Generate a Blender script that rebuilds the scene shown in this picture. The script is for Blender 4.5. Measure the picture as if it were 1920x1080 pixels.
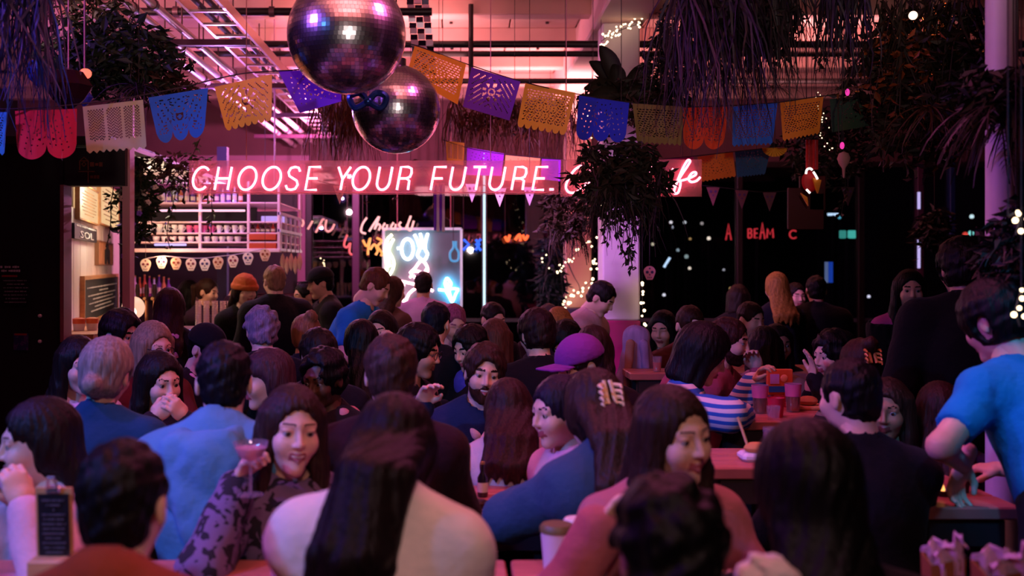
import bpy, math, random
import numpy as np
from mathutils import Vector, Matrix

for _o in list(bpy.data.objects):
    bpy.data.objects.remove(_o)
SC = bpy.context.scene
COL = SC.collection
R0 = random.Random(11)

# ------------------------------------------------------------------ camera
FPX, CX, CY, CAMZ = 2000.0, 860.0, 500.0, 1.58
cam_data = bpy.data.cameras.new('camera')
cam = bpy.data.objects.new('camera', cam_data)
COL.objects.link(cam)
cam.location = (0, 0, CAMZ)
cam.rotation_euler = (math.pi / 2, 0, 0)
cam_data.sensor_width = 36
cam_data.lens = 36 * FPX / 1920
cam_data.shift_x = (960 - CX) / 1920
cam_data.shift_y = -(540 - CY) / 1920
cam_data.clip_start = 0.05
cam_data.dof.use_dof = True
cam_data.dof.focus_distance = 5.6
cam_data.dof.aperture_fstop = 2.2
SC.camera = cam

# ------------------------------------------------------------------ world, light
SC.view_settings.view_transform = 'Standard'
SC.view_settings.look = 'None'
SC.view_settings.exposure = 0.0
SC.view_settings.gamma = 1
SC.view_settings.use_curve_mapping = False
wd = bpy.data.worlds.new('night')
SC.world = wd
wd.use_nodes = True
wd.node_tree.nodes['Background'].inputs[0].default_value = (0.10, 0.09, 0.16, 1)
wd.node_tree.nodes['Background'].inputs[1].default_value = 0.035


def lamp(name, typ, loc, power, color, target=None, size=0.1, spot=60, blend=0.6):
    d = bpy.data.lights.new(name, typ)
    d.energy = power
    d.color = color
    if typ == 'SPOT':
        d.spot_size = math.radians(spot)
        d.spot_blend = blend
        d.shadow_soft_size = size
    elif typ == 'POINT':
        d.shadow_soft_size = size
    elif typ == 'AREA':
        d.size = size
    o = bpy.data.objects.new(name, d)
    COL.objects.link(o)
    o.location = loc
    if target is not None:
        v = Vector(target) - Vector(loc)
        o.rotation_euler = v.to_track_quat('-Z', 'Y').to_euler()
    return o


PINK, MAG, BLUE, VIO, WARM, RED = (1, .42, .42), (1, .16, .55), (.08, .22, 1), (.42, .2, 1), (1, .62, .36), (1, .16, .05)
# stage spots on the ceiling rig (out of frame), a few added fills, and uplights facing the ceiling
lamp('stage_spot_blue', 'SPOT', (-3.4, 0.6, 3.5), 560, (.05, .28, 1), (-1.0, 3.5, 0.9), .12, 50)
lamp('stage_spot_violet', 'SPOT', (-3.2, 3.0, 3.6), 300, (.36, .12, 1), (0.2, 5.0, 0.9), .12, 80)
lamp('stage_spot_purple', 'SPOT', (-2.7, 1.7, 3.4), 170, (.40, .08, 1), (0.0, 2.3, 1.1), .1, 50)
lamp('stage_spot_magenta', 'SPOT', (0.9, 4.4, 3.6), 105, (1, .13, .50), (-0.2, 3.6, 0.8), .12, 120)
lamp('stage_spot_pink', 'SPOT', (0.3, -0.9, 3.3), 165, (1, .56, .52), (-0.05, 2.5, 0.95), .25, 42)
lamp('bunting_fill', 'SPOT', (0.3, 0.2, 2.0), 190, (1, .78, .70), (0.2, 5.4, 3.55), .05, 58, .45)  # added front fill near the camera to brighten the flags, no fixture
lamp('stage_spot_orange', 'SPOT', (2.9, 6.0, 3.4), 260, (1, .16, .04), (1.35, 5.2, 0.9), .12, 36)
lamp('blue_tee_fill', 'SPOT', (1.2, 1.2, 3.5), 210, (.04, .42, 1), (1.95, 3.5, 1.1), .1, 22)  # narrow fill added to brighten the blue T-shirt at the right
lamp('column_wash', 'SPOT', (-0.6, 6.2, 3.3), 560, (.78, .30, 1), (1.3, 8.6, 1.6), .15, 36)
lamp('conduit_fill', 'SPOT', (-2.35, 4.3, 2.75), 150, (1, .55, .60), (-1.80, 8.5, 3.30), .05, 34)  # added out of frame to make the conduits brighter, not a stage lamp
lamp('uplight_a', 'AREA', (-0.7, 9.4, 3.36), 55, (1, .36, .38), (-0.7, 9.5, 3.8), 1.5)
lamp('uplight_b', 'AREA', (1.0, 11.5, 3.3), 60, (1, .36, .38), (1.0, 11.55, 3.8), 1.5)
lamp('uplight_c', 'AREA', (3.0, 9.8, 3.36), 60, (1, .36, .38), (3.0, 9.9, 3.8), 1.5)
lamp('uplight_d', 'AREA', (-2.9, 7.0, 3.36), 30, (1, .34, .40), (-2.8, 7.2, 3.8), 1.0)
lamp('uplight_e', 'AREA', (-0.2, 3.0, 3.3), 80, (1, .40, .44), (-0.2, 3.1, 3.8), 1.6)


# ------------------------------------------------------------------ helpers
def P(px, py, D):
    return Vector(((px - CX) / FPX * D, D, CAMZ + (CY - py) / FPX * D))


def tag(o, label=None, cat=None, group=None, kind=None):
    if label: o['label'] = label
    if cat: o['category'] = cat
    if group: o['group'] = group
    if kind: o['kind'] = kind
    return o


def empty(name, loc, label=None, cat=None, group=None, rz=0):
    o = bpy.data.objects.new(name, None)
    o.empty_display_size = .1
    COL.objects.link(o)
    o.location = loc
    o.rotation_euler = (0, 0, rz)
    return tag(o, label, cat, group)


def mesh_np(name, v, f, smooth=True):
    """v (n,3), f (m,k) arrays or list of faces"""
    me = bpy.data.meshes.new(name)
    if isinstance(f, np.ndarray):
        n, k = f.shape
        me.vertices.add(len(v))
        me.vertices.foreach_set('co', np.ascontiguousarray(v, dtype=np.float32).ravel())
        me.loops.add(n * k)
        me.loops.foreach_set('vertex_index', np.ascontiguousarray(f, dtype=np.int32).ravel())
        me.polygons.add(n)
        me.polygons.foreach_set('loop_start', np.arange(0, n * k, k, dtype=np.int32))
        me.polygons.foreach_set('loop_total', np.full(n, k, dtype=np.int32))
        me.update(calc_edges=True)
    else:
        me.from_pydata([tuple(map(float, p)) for p in v], [], f)
    if smooth:
        me.polygons.foreach_set('use_smooth', np.ones(len(me.polygons), dtype=bool))
    return me


def obj(name, me, mat=None, parent=None, world=True):
    """link a mesh; its vertices are world coordinates when world is True"""
    o = bpy.data.objects.new(name, me)
    COL.objects.link(o)
    if mat is not None:
        for m in (mat if isinstance(mat, (list, tuple)) else [mat]):
            me.materials.append(m)
    if parent is not None:
        o.parent = parent
        if world:
            bpy.context.view_layer.update() if False else None
            o.matrix_parent_inverse = mat_of(parent).inverted()
    return o


def mat_of(o):
    m = Matrix.LocRotScale(o.location, o.rotation_euler, o.scale)
    if o.parent is not None:
        m = mat_of(o.parent) @ o.matrix_parent_inverse @ m
    return m


class MB:
    """collects simple shapes into one mesh"""
    def __init__(s):
        s.v, s.f, s.m = [], [], []

    def add(s, v, f, m=0):
        b = len(s.v)
        s.v += [Vector(p) for p in v]
        s.f += [[i + b for i in q] for q in f]
        s.m += [m] * len(f)
        return s

    def box(s, c, d, rz=0, m=0, M=None, bev=0):
        x, y, z = d[0] / 2, d[1] / 2, d[2] / 2
        if bev:
            e = min(bev, x * .9, y * .9, z * .9)
            rings = []
            for (zz, ins) in ((-z, e), (-z + e, 0), (z - e, 0), (z, e)):
                X, Y = x - ins, y - ins
                rings.append([(-X + e, -Y, zz), (X - e, -Y, zz), (X, -Y + e, zz), (X, Y - e, zz), (X - e, Y, zz), (-X + e, Y, zz), (-X, Y - e, zz), (-X, -Y + e, zz)])
            v = [p for r in rings for p in r]
            f = []
            for k in range(3):
                for i in range(8):
                    j = (i + 1) % 8
                    f.append([k * 8 + i, k * 8 + j, k * 8 + 8 + j, k * 8 + 8 + i])
            f.append(list(range(7, -1, -1)))
            f.append(list(range(24, 32)))
        else:
            v = [(sx * x, sy * y, sz * z) for sz in (-1, 1) for sy in (-1, 1) for sx in (-1, 1)]
            f = [[0, 2, 3, 1], [4, 5, 7, 6], [0, 1, 5, 4], [2, 6, 7, 3], [0, 4, 6, 2], [1, 3, 7, 5]]
        T = Matrix.Translation(Vector(c)) @ (M if M is not None else Matrix.Rotation(rz, 4, 'Z'))
        return s.add([T @ Vector(p) for p in v], f, m)

    def tube(s, pts, r, n=8, m=0, cap=True, closed=False):
        pts = [Vector([float(t) for t in p]) for p in pts]
        k = len(pts)
        rr = r if isinstance(r, (list, tuple)) else [r] * k
        t0 = (pts[1] - pts[0]).normalized()
        a = Vector((0, 0, 1)) if abs(t0.z) < .9 else Vector((1, 0, 0))
        u = t0.cross(a).normalized()
        v, f = [], []
        for i, p in enumerate(pts):
            if closed:
                t = pts[(i + 1) % k] - pts[i - 1]
            else:
                t = pts[min(i + 1, k - 1)] - pts[max(i - 1, 0)]
            t = t.normalized() if t.length > 1e-9 else t0
            u = (u - t * u.dot(t))
            u = u.normalized() if u.length > 1e-6 else t.orthogonal().normalized()
            w = t.cross(u)
            for j in range(n):
                an = 2 * math.pi * j / n
                v.append(p + (u * math.cos(an) + w * math.sin(an)) * rr[i])
        for i in range(k if closed else k - 1):
            for j in range(n):
                i2 = (i + 1) % k
                f.append([i * n + j, i * n + (j + 1) % n, i2 * n + (j + 1) % n, i2 * n + j])
        if cap and not closed:
            f.append(list(range(n - 1, -1, -1)))
            f.append([(k - 1) * n + j for j in range(n)])
        return s.add(v, f, m)

    def lathe(s, prof, c=(0, 0, 0), n=16, m=0, M=None, cap=True):
        """prof: list of (r,z)"""
        v, f = [], []
        for r, z in prof:
            for j in range(n):
                a = 2 * math.pi * j / n
                v.append(Vector((r * math.cos(a), r * math.sin(a), z)))
        for i in range(len(prof) - 1):
            for j in range(n):
                f.append([i * n + j, i * n + (j + 1) % n, (i + 1) * n + (j + 1) % n, (i + 1) * n + j])
        if cap:
            if prof[0][0] > 1e-5: f.append(list(range(n - 1, -1, -1)))
            if prof[-1][0] > 1e-5: f.append([(len(prof) - 1) * n + j for j in range(n)])
        T = Matrix.Translation(Vector(c)) @ (M if M is not None else Matrix.Identity(4))
        return s.add([T @ p for p in v], f, m)

    def sphere(s, c, r, n=10, m=0, sc=(1, 1, 1), M=None):
        prof = [(math.sin(math.pi * i / (n // 2 + 1)), -math.cos(math.pi * i / (n // 2 + 1))) for i in range(n // 2 + 2)]
        prof[0] = (1e-4, -1); prof[-1] = (1e-4, 1)
        T = (M if M is not None else Matrix.Identity(4)) @ Matrix.Diagonal((r * sc[0], r * sc[1], r * sc[2], 1))
        return s.lathe(prof, c, n, m, T)

    def prism(s, pts2, d, T, m=0):
        """extruded polygon in local xz, depth d along local y"""
        n = len(pts2)
        v = [T @ Vector((x, -d / 2, z)) for x, z in pts2] + [T @ Vector((x, d / 2, z)) for x, z in pts2]
        f = [list(range(n)), list(range(2 * n - 1, n - 1, -1))]
        for i in range(n):
            j = (i + 1) % n
            f.append([j, i, n + i, n + j])
        return s.add(v, f, m)

    def build(s, name, mat=None, parent=None, smooth=False):
        me = bpy.data.meshes.new(name)
        me.from_pydata([tuple(p) for p in s.v], [], s.f)
        o = obj(name, me, mat, parent)
        if any(s.m):
            me.polygons.foreach_set('material_index', s.m)
        if smooth:
            me.polygons.foreach_set('use_smooth', [True] * len(me.polygons))
            try:
                me.set_sharp_from_angle(angle=math.radians(40))
            except Exception:
                pass
        return o


# ------------------------------------------------------------------ materials
_M = {}


def srgb(h):
    h = h.lstrip('#')
    c = [int(h[i:i + 2], 16) / 255 for i in (0, 2, 4)]
    return tuple((x / 12.92 if x <= .04045 else ((x + .055) / 1.055) ** 2.4) for x in c) + (1,)


def mat(name, col='#808080', rough=.6, metal=0.0, emit=None, es=0.0, var=0.0, vscale=8.0, bump=0.0, bscale=30.0,
        stretch=(1, 1, 1), sheen=0.0, alpha=None, trans=0.0, spec=.5):
    if name in _M: return _M[name]
    m = bpy.data.materials.new(name)
    m.use_nodes = True
    nt = m.node_tree
    b = nt.nodes['Principled BSDF']
    c = srgb(col) if isinstance(col, str) else tuple(col) + (1,) * (4 - len(col))
    b.inputs['Base Color'].default_value = c
    b.inputs['Roughness'].default_value = rough
    b.inputs['Metallic'].default_value = metal
    b.inputs['Specular IOR Level'].default_value = spec
    if sheen: b.inputs['Sheen Weight'].default_value = sheen
    if trans: b.inputs['Transmission Weight'].default_value = trans
    if emit is not None:
        b.inputs['Emission Color'].default_value = srgb(emit) if isinstance(emit, str) else tuple(emit) + (1,) * (4 - len(emit))
        b.inputs['Emission Strength'].default_value = es
    if var or bump:
        tc = nt.nodes.new('ShaderNodeTexCoord')
        mp = nt.nodes.new('ShaderNodeMapping')
        mp.inputs['Scale'].default_value = stretch
        nt.links.new(tc.outputs['Object'], mp.inputs['Vector'])
        if var:
            nz = nt.nodes.new('ShaderNodeTexNoise')
            nz.inputs['Scale'].default_value = vscale
            nz.inputs['Detail'].default_value = 4
            nt.links.new(mp.outputs['Vector'], nz.inputs['Vector'])
            hs = nt.nodes.new('ShaderNodeMapRange')
            hs.inputs['From Min'].default_value = .3
            hs.inputs['From Max'].default_value = .7
            hs.inputs['To Min'].default_value = 1 - var
            hs.inputs['To Max'].default_value = 1 + var
            nt.links.new(nz.outputs['Fac'], hs.inputs['Value'])
            mx = nt.nodes.new('ShaderNodeVectorMath')
            mx.operation = 'SCALE'
            mx.inputs[0].default_value = c[:3]
            nt.links.new(hs.outputs[0], mx.inputs['Scale'])
            nt.links.new(mx.outputs[0], b.inputs['Base Color'])
        if bump:
            n2 = nt.nodes.new('ShaderNodeTexNoise')
            n2.inputs['Scale'].default_value = bscale
            n2.inputs['Detail'].default_value = 3
            nt.links.new(mp.outputs['Vector'], n2.inputs['Vector'])
            bp = nt.nodes.new('ShaderNodeBump')
            bp.inputs['Strength'].default_value = bump
            bp.inputs['Distance'].default_value = .02
            nt.links.new(n2.outputs['Fac'], bp.inputs['Height'])
            nt.links.new(bp.outputs['Normal'], b.inputs['Normal'])
    if alpha is not None:
        b.inputs['Alpha'].default_value = alpha
    _M[name] = m
    return m


def emis(name, col=None, strength=0):
    if name in _M: return _M[name]
    return mat(name, '#101010', .5, emit=col, es=strength)


def glass_mat(name, tint=(1, 1, 1), gloss=.12, rough=.02, haze=None, hz=.0):
    """thin sheet: mostly see-through with a mirror-like part and an optional diffuse haze"""
    if name in _M: return _M[name]
    m = bpy.data.materials.new(name)
    m.use_nodes = True
    nt = m.node_tree
    nt.nodes.remove(nt.nodes['Principled BSDF'])
    out = nt.nodes['Material Output']
    tr = nt.nodes.new('ShaderNodeBsdfTransparent')
    tr.inputs[0].default_value = tuple(tint) + (1,)
    gl = nt.nodes.new('ShaderNodeBsdfGlossy')
    gl.inputs['Roughness'].default_value = rough
    mx = nt.nodes.new('ShaderNodeMixShader')
    mx.inputs[0].default_value = gloss
    nt.links.new(tr.outputs[0], mx.inputs[1])
    nt.links.new(gl.outputs[0], mx.inputs[2])
    last = mx
    if haze:
        df = nt.nodes.new('ShaderNodeBsdfDiffuse')
        df.inputs[0].default_value = tuple(haze) + (1,)
        tl = nt.nodes.new('ShaderNodeBsdfTranslucent')
        tl.inputs[0].default_value = tuple(haze) + (1,)
        ad = nt.nodes.new('ShaderNodeMixShader')
        ad.inputs[0].default_value = .5
        nt.links.new(df.outputs[0], ad.inputs[1])
        nt.links.new(tl.outputs[0], ad.inputs[2])
        m2 = nt.nodes.new('ShaderNodeMixShader')
        m2.inputs[0].default_value = hz
        nt.links.new(mx.outputs[0], m2.inputs[1])
        nt.links.new(ad.outputs[0], m2.inputs[2])
        last = m2
    nt.links.new(last.outputs[0], out.inputs['Surface'])
    _M[name] = m
    return m


def pattern_mat(name, kind, c1, c2, scale, axis='Z', rough=.85):
    """two-tone printed cloth: stripes, spots or lines of print"""
    if name in _M: return _M[name]
    m = mat(name, c1, rough)
    nt = m.node_tree
    b = nt.nodes['Principled BSDF']
    tc = nt.nodes.new('ShaderNodeTexCoord')
    rp = nt.nodes.new('ShaderNodeValToRGB')
    rp.color_ramp.interpolation = 'CONSTANT'
    rp.color_ramp.elements[0].color = srgb(c1)
    rp.color_ramp.elements[1].color = srgb(c2)
    if kind == 'stripe':
        t = nt.nodes.new('ShaderNodeTexWave')
        t.bands_direction = axis
        t.inputs['Scale'].default_value = scale
        t.inputs['Distortion'].default_value = .6
        t.inputs['Detail'].default_value = 0
        rp.color_ramp.elements[1].position = .5
        nt.links.new(tc.outputs['Object'], t.inputs['Vector'])
        nt.links.new(t.outputs['Fac'], rp.inputs['Fac'])
    else:
        t = nt.nodes.new('ShaderNodeTexNoise')
        t.inputs['Scale'].default_value = scale
        t.inputs['Detail'].default_value = 1.5
        t.inputs['Distortion'].default_value = 1.2
        rp.color_ramp.elements[1].position = .53
        nt.links.new(tc.outputs['Object'], t.inputs['Vector'])
        nt.links.new(t.outputs['Fac'], rp.inputs['Fac'])
    nt.links.new(rp.outputs['Color'], b.inputs['Base Color'])
    return m


def hang(e, q, top=3.85, name='cord', r=.0022):
    """thin cord from a hanging thing up to the ceiling"""
    q = Vector(q)
    m = MB(); m.tube([q, (q.x, q.y, top)], r, 5)
    return m.build(name, mat('hang_cord', '#241a1e', .8), e)
# ------------------------------------------------------------------ smooth surfaces from distance fields
def A3(v):
    return np.array(v, dtype=np.float32)


def rcone(p, a, b, r1, r2):
    a, b = A3(a), A3(b)
    ba = b - a
    L = float(ba @ ba) + 1e-12
    h = np.clip(((p - a) @ ba) / L, 0, 1)
    q = p - a - h[:, None] * ba
    return np.sqrt((q * q).sum(1)) - (r1 + (r2 - r1) * h)


def ell(p, c, rad, R=None):
    q = p - A3(c)
    if R is not None: q = q @ R          # R columns are the local axes in world
    rad = A3(rad)
    k0 = np.sqrt(((q / rad) ** 2).sum(1))
    k1 = np.sqrt(((q / (rad * rad)) ** 2).sum(1)) + 1e-9
    return k0 * (k0 - 1) / k1


def smin(a, b, k):
    h = np.maximum(k - np.abs(a - b), 0) / k
    return np.minimum(a, b) - h * h * k * .25


def smax(a, b, k):
    return -smin(-a, -b, k)


def surf(f, lo, hi, h):
    """surface nets on a regular grid; returns (verts, quads)"""
    lo = np.asarray(lo, dtype=np.float32) - 1.5 * h
    B = 6
    nb = np.ceil((np.asarray(hi) + 1.5 * h - lo) / (h * B)).astype(int)
    n = nb * B
    ca = [lo[i] + h * (B * np.arange(nb[i], dtype=np.float32) + (B - 1) / 2) for i in range(3)]
    CG = np.stack(np.meshgrid(*ca, indexing='ij'), -1).reshape(-1, 3)
    cd = f(CG)
    sel = np.abs(cd) < h * B * .87 * 1.5 + .012
    V = np.repeat(cd[:, None], B ** 3, 1).astype(np.float32)
    r = np.arange(B, dtype=np.float32) - (B - 1) / 2
    offs = np.stack(np.meshgrid(r, r, r, indexing='ij'), -1).reshape(-1, 3) * h
    if sel.any():
        pts = (CG[sel][:, None, :] + offs[None]).reshape(-1, 3).astype(np.float32)
        V[sel] = f(pts).reshape(-1, B ** 3)
    V = V.reshape(nb[0], nb[1], nb[2], B, B, B).transpose(0, 3, 1, 4, 2, 5).reshape(n).copy()
    V[0], V[-1], V[:, 0], V[:, -1], V[:, :, 0], V[:, :, -1] = (np.maximum(V[0], h * .5), np.maximum(V[-1], h * .5), np.maximum(V[:, 0], h * .5), np.maximum(V[:, -1], h * .5), np.maximum(V[:, :, 0], h * .5), np.maximum(V[:, :, -1], h * .5))
    S = V < 0
    c = [(i, j, k) for i in (0, 1) for j in (0, 1) for k in (0, 1)]
    m = n - 1
    cnt = np.zeros(m, dtype=np.int8)
    for (i, j, k) in c:
        cnt += S[i:i + m[0], j:j + m[1], k:k + m[2]]
    act = (cnt > 0) & (cnt < 8)
    idx = np.argwhere(act)
    ids = np.full(m, -1, dtype=np.int32)
    ids[act] = np.arange(len(idx))
    cv = np.stack([V[idx[:, 0] + i, idx[:, 1] + j, idx[:, 2] + k] for (i, j, k) in c], 1)
    co = np.array(c, dtype=np.float32)
    acc = np.zeros((len(idx), 3), dtype=np.float32)
    num = np.zeros(len(idx), dtype=np.float32)
    for a in range(8):
        for b in range(a + 1, 8):
            if np.abs(co[a] - co[b]).sum() != 1: continue
            va, vb = cv[:, a], cv[:, b]
            x = (va < 0) != (vb < 0)
            t = np.where(x, va / np.where(x, va - vb, 1), 0)
            acc += np.where(x[:, None], co[a] + t[:, None] * (co[b] - co[a]), 0)
            num += x
    vert = lo + h * (idx + acc / np.maximum(num, 1)[:, None])
    F = []
    for d in range(3):
        u, w = (d + 1) % 3, (d + 2) % 3
        sl0 = [slice(None)] * 3; sl1 = [slice(None)] * 3
        sl0[d] = slice(0, -1); sl1[d] = slice(1, None)
        s0, s1 = S[tuple(sl0)], S[tuple(sl1)]
        e = np.argwhere(s0 != s1)
        e = e[(e[:, u] > 0) & (e[:, w] > 0) & (e[:, u] < m[u]) & (e[:, w] < m[w])]
        fl = s0[e[:, 0], e[:, 1], e[:, 2]]
        q = []
        for (a, b) in ((-1, -1), (0, -1), (0, 0), (-1, 0)):
            g = e.copy()
            g[:, u] += a
            g[:, w] += b
            q.append(ids[g[:, 0], g[:, 1], g[:, 2]])
        q = np.stack(q, 1)
        q[~fl] = q[~fl][:, ::-1]
        F.append(q)
    F = np.concatenate(F)
    F = F[(F >= 0).all(1)]
    return vert, F


def wob(p, amp, fr, ph=0.):
    return amp * (np.sin(p[:, 0] * fr + ph + 1.7 * np.sin(p[:, 2] * fr * .6 + ph)) + np.sin(p[:, 1] * fr * 1.1 + 2.1 * ph + 1.3 * np.sin(p[:, 0] * fr * .5)) + np.sin(p[:, 2] * fr * .9 + p[:, 0] * fr * .4 + ph * 3)) / 3


# ---- head (local: origin mid skull, face towards -y, z up)
def head_sdf(p, fem, smile, neck=True):
    x = p.copy(); x[:, 0] = np.abs(x[:, 0])
    d = ell(p, (0, .014, .030), (.074, .094, .086))
    d = smin(d, ell(p, (0, -.020, -.036), (.057 if fem else .061, .066, .079)), .03)
    d = smin(d, ell(p, (0, -.066, -.098), (.020 if fem else .026, .019, .017)), .03)
    d = smin(d, ell(x, (.034, -.058, -.026), (.028, .028, .027)), .025)
    d = smin(d, rcone(x, (0, -.080, .031), (.042, -.066, .028), .010, .008), .02)
    d = smax(d, -ell(x, (.031, -.100, .008), (.019, .020, .013)), .016)
    d = smin(d, ell(x, (.031, -.0725, .0160), (.0175, .0125, .0075)), .004)
    d = smin(d, ell(x, (.031, -.0715, -.0020), (.0165, .0110, .0055)), .004)
    d = smin(d, rcone(p, (0, -.084, .022), (0, -.1035, -.021), .0062, .0098), .010)
    d = smin(d, ell(x, (.0105, -.091, -.025), (.0075, .010, .0065)), .008)
    up = .008 if smile else 0
    d = smin(d, rcone(x, (0, -.0925, -.0495), (.021 + up * .6, -.080, -.052 + up), .0055, .003), .006)
    d = smin(d, rcone(x, (0, -.0905, -.0635 - up * .5), (.019 + up * .6, -.079, -.0575 + up), .0065, .003), .006)
    if smile:
        d = smax(d, -ell(p, (0, -.094, -.0560), (.017, .012, .0042)), .003)
    else:
        d = smax(d, -ell(p, (0, -.098, -.0565), (.018, .008, .0018)), .003)
    d = smin(d, ell(x, (.077, .014, -.008), (.0085, .019, .030)), .010)
    d = smax(d, -ell(x, (.087, .006, -.004), (.006, .010, .016)), .006)
    if neck:
        r = .047 if fem else .055
        d = smin(d, rcone(p, (0, .022, -.06), (0, .036, -.135), r, r), .025)
    return d


_HC = {}


def head_mesh(fem, smile, h):
    k = (fem, smile, h)
    if k in _HC: return _HC[k]
    v, f = surf(lambda p: head_sdf(p, fem, smile), (-.1, -.125, -.20), (.1, .125, .13), h)
    c = v[f].mean(1)
    mi = np.zeros(len(f), dtype=np.int32)
    ax = np.abs(c[:, 0])
    lips = (ax < .023) & (c[:, 1] < -.076) & (c[:, 2] < -.045) & (c[:, 2] > -.069)
    mi[lips] = 1
    brow = (ax > .012) & (ax < .047) & (np.abs(c[:, 2] - (.0345 - .10 * np.abs(ax - .032))) < (.0028 if fem else .0040)) & (c[:, 1] < -.05)
    mi[brow] = 2
    _HC[k] = (v, f, mi)
    return _HC[k]


# ---- hand (local: wrist at origin, fingers along +x, palm faces -z, thumb on +y)
def hand_sdf(p, curl):
    d = ell(p, (.045, 0, 0), (.052, .040, .0155))
    d = smin(d, rcone(p, (-.05, 0, 0), (.02, 0, 0), .027, .024), .02)
    for i, (y, L) in enumerate(((.029, .070), (.010, .079), (-.010, .074), (-.028, .057))):
        a0 = A3((.083 - .004 * abs(i - 1), y, 0))
        ang = .12 + curl * .75
        pos = a0; r = .0092
        sp = (1.5 - i) * .07 * (1 - curl)
        for s in (.45, .32, .23):
            nx = pos + A3((math.cos(ang) * math.cos(sp), math.sin(sp), -math.sin(ang))) * L * s
            d = smin(d, rcone(p, pos, nx, r, r - .0009), .006)
            pos = nx; r -= .0009
            ang += curl * .85 + .08
    t0, t1 = A3((.022, .030, -.004)), A3((.058, .058 - .02 * curl, -.014 - .022 * curl))
    t2 = A3((.084, .062 - .038 * curl, -.020 - .036 * curl))
    d = smin(d, rcone(p, t0, t1, .0135, .0105), .010)
    d = smin(d, rcone(p, t1, t2, .0105, .0085), .006)
    return d


_HD = {}


def hand_mesh(curl, h, side):
    k = (curl, h, side)
    if k in _HD: return _HD[k]
    v, f = surf(lambda p: hand_sdf(p, curl), (-.08, -.06, -.10), (.175, .085, .03), h)
    if side < 0:
        v = v * A3((1, -1, 1)); f = f[:, ::-1]
    _HD[k] = (v, f)
    return _HD[k]
# ------------------------------------------------------------------ people
SKIN = {'fair': '#dcae98', 'mid': '#c08f74', 'tan': '#9c6c50', 'dark': '#5a3828'}
LODH = (.004, .006, .0085)
STOOLS = []


def hair_material(col):
    c = tuple(x * .62 for x in srgb(col)[:3])
    return mat('hair_' + col, c, .52, var=.4, vscale=9, stretch=(14, 14, 1.2), bump=.3, bscale=9, spec=.18)


def cloth_material(col, rough=.9):
    return mat('cloth_' + col, col, rough, var=.10, vscale=6, bump=.25, bscale=40, sheen=.03, spec=.2)


def rot3(yaw, pitch=0, roll=0):
    M = Matrix.Rotation(yaw, 3, 'Z') @ Matrix.Rotation(roll, 3, 'Y') @ Matrix.Rotation(pitch, 3, 'X')
    return np.array(M, dtype=np.float32)


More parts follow.
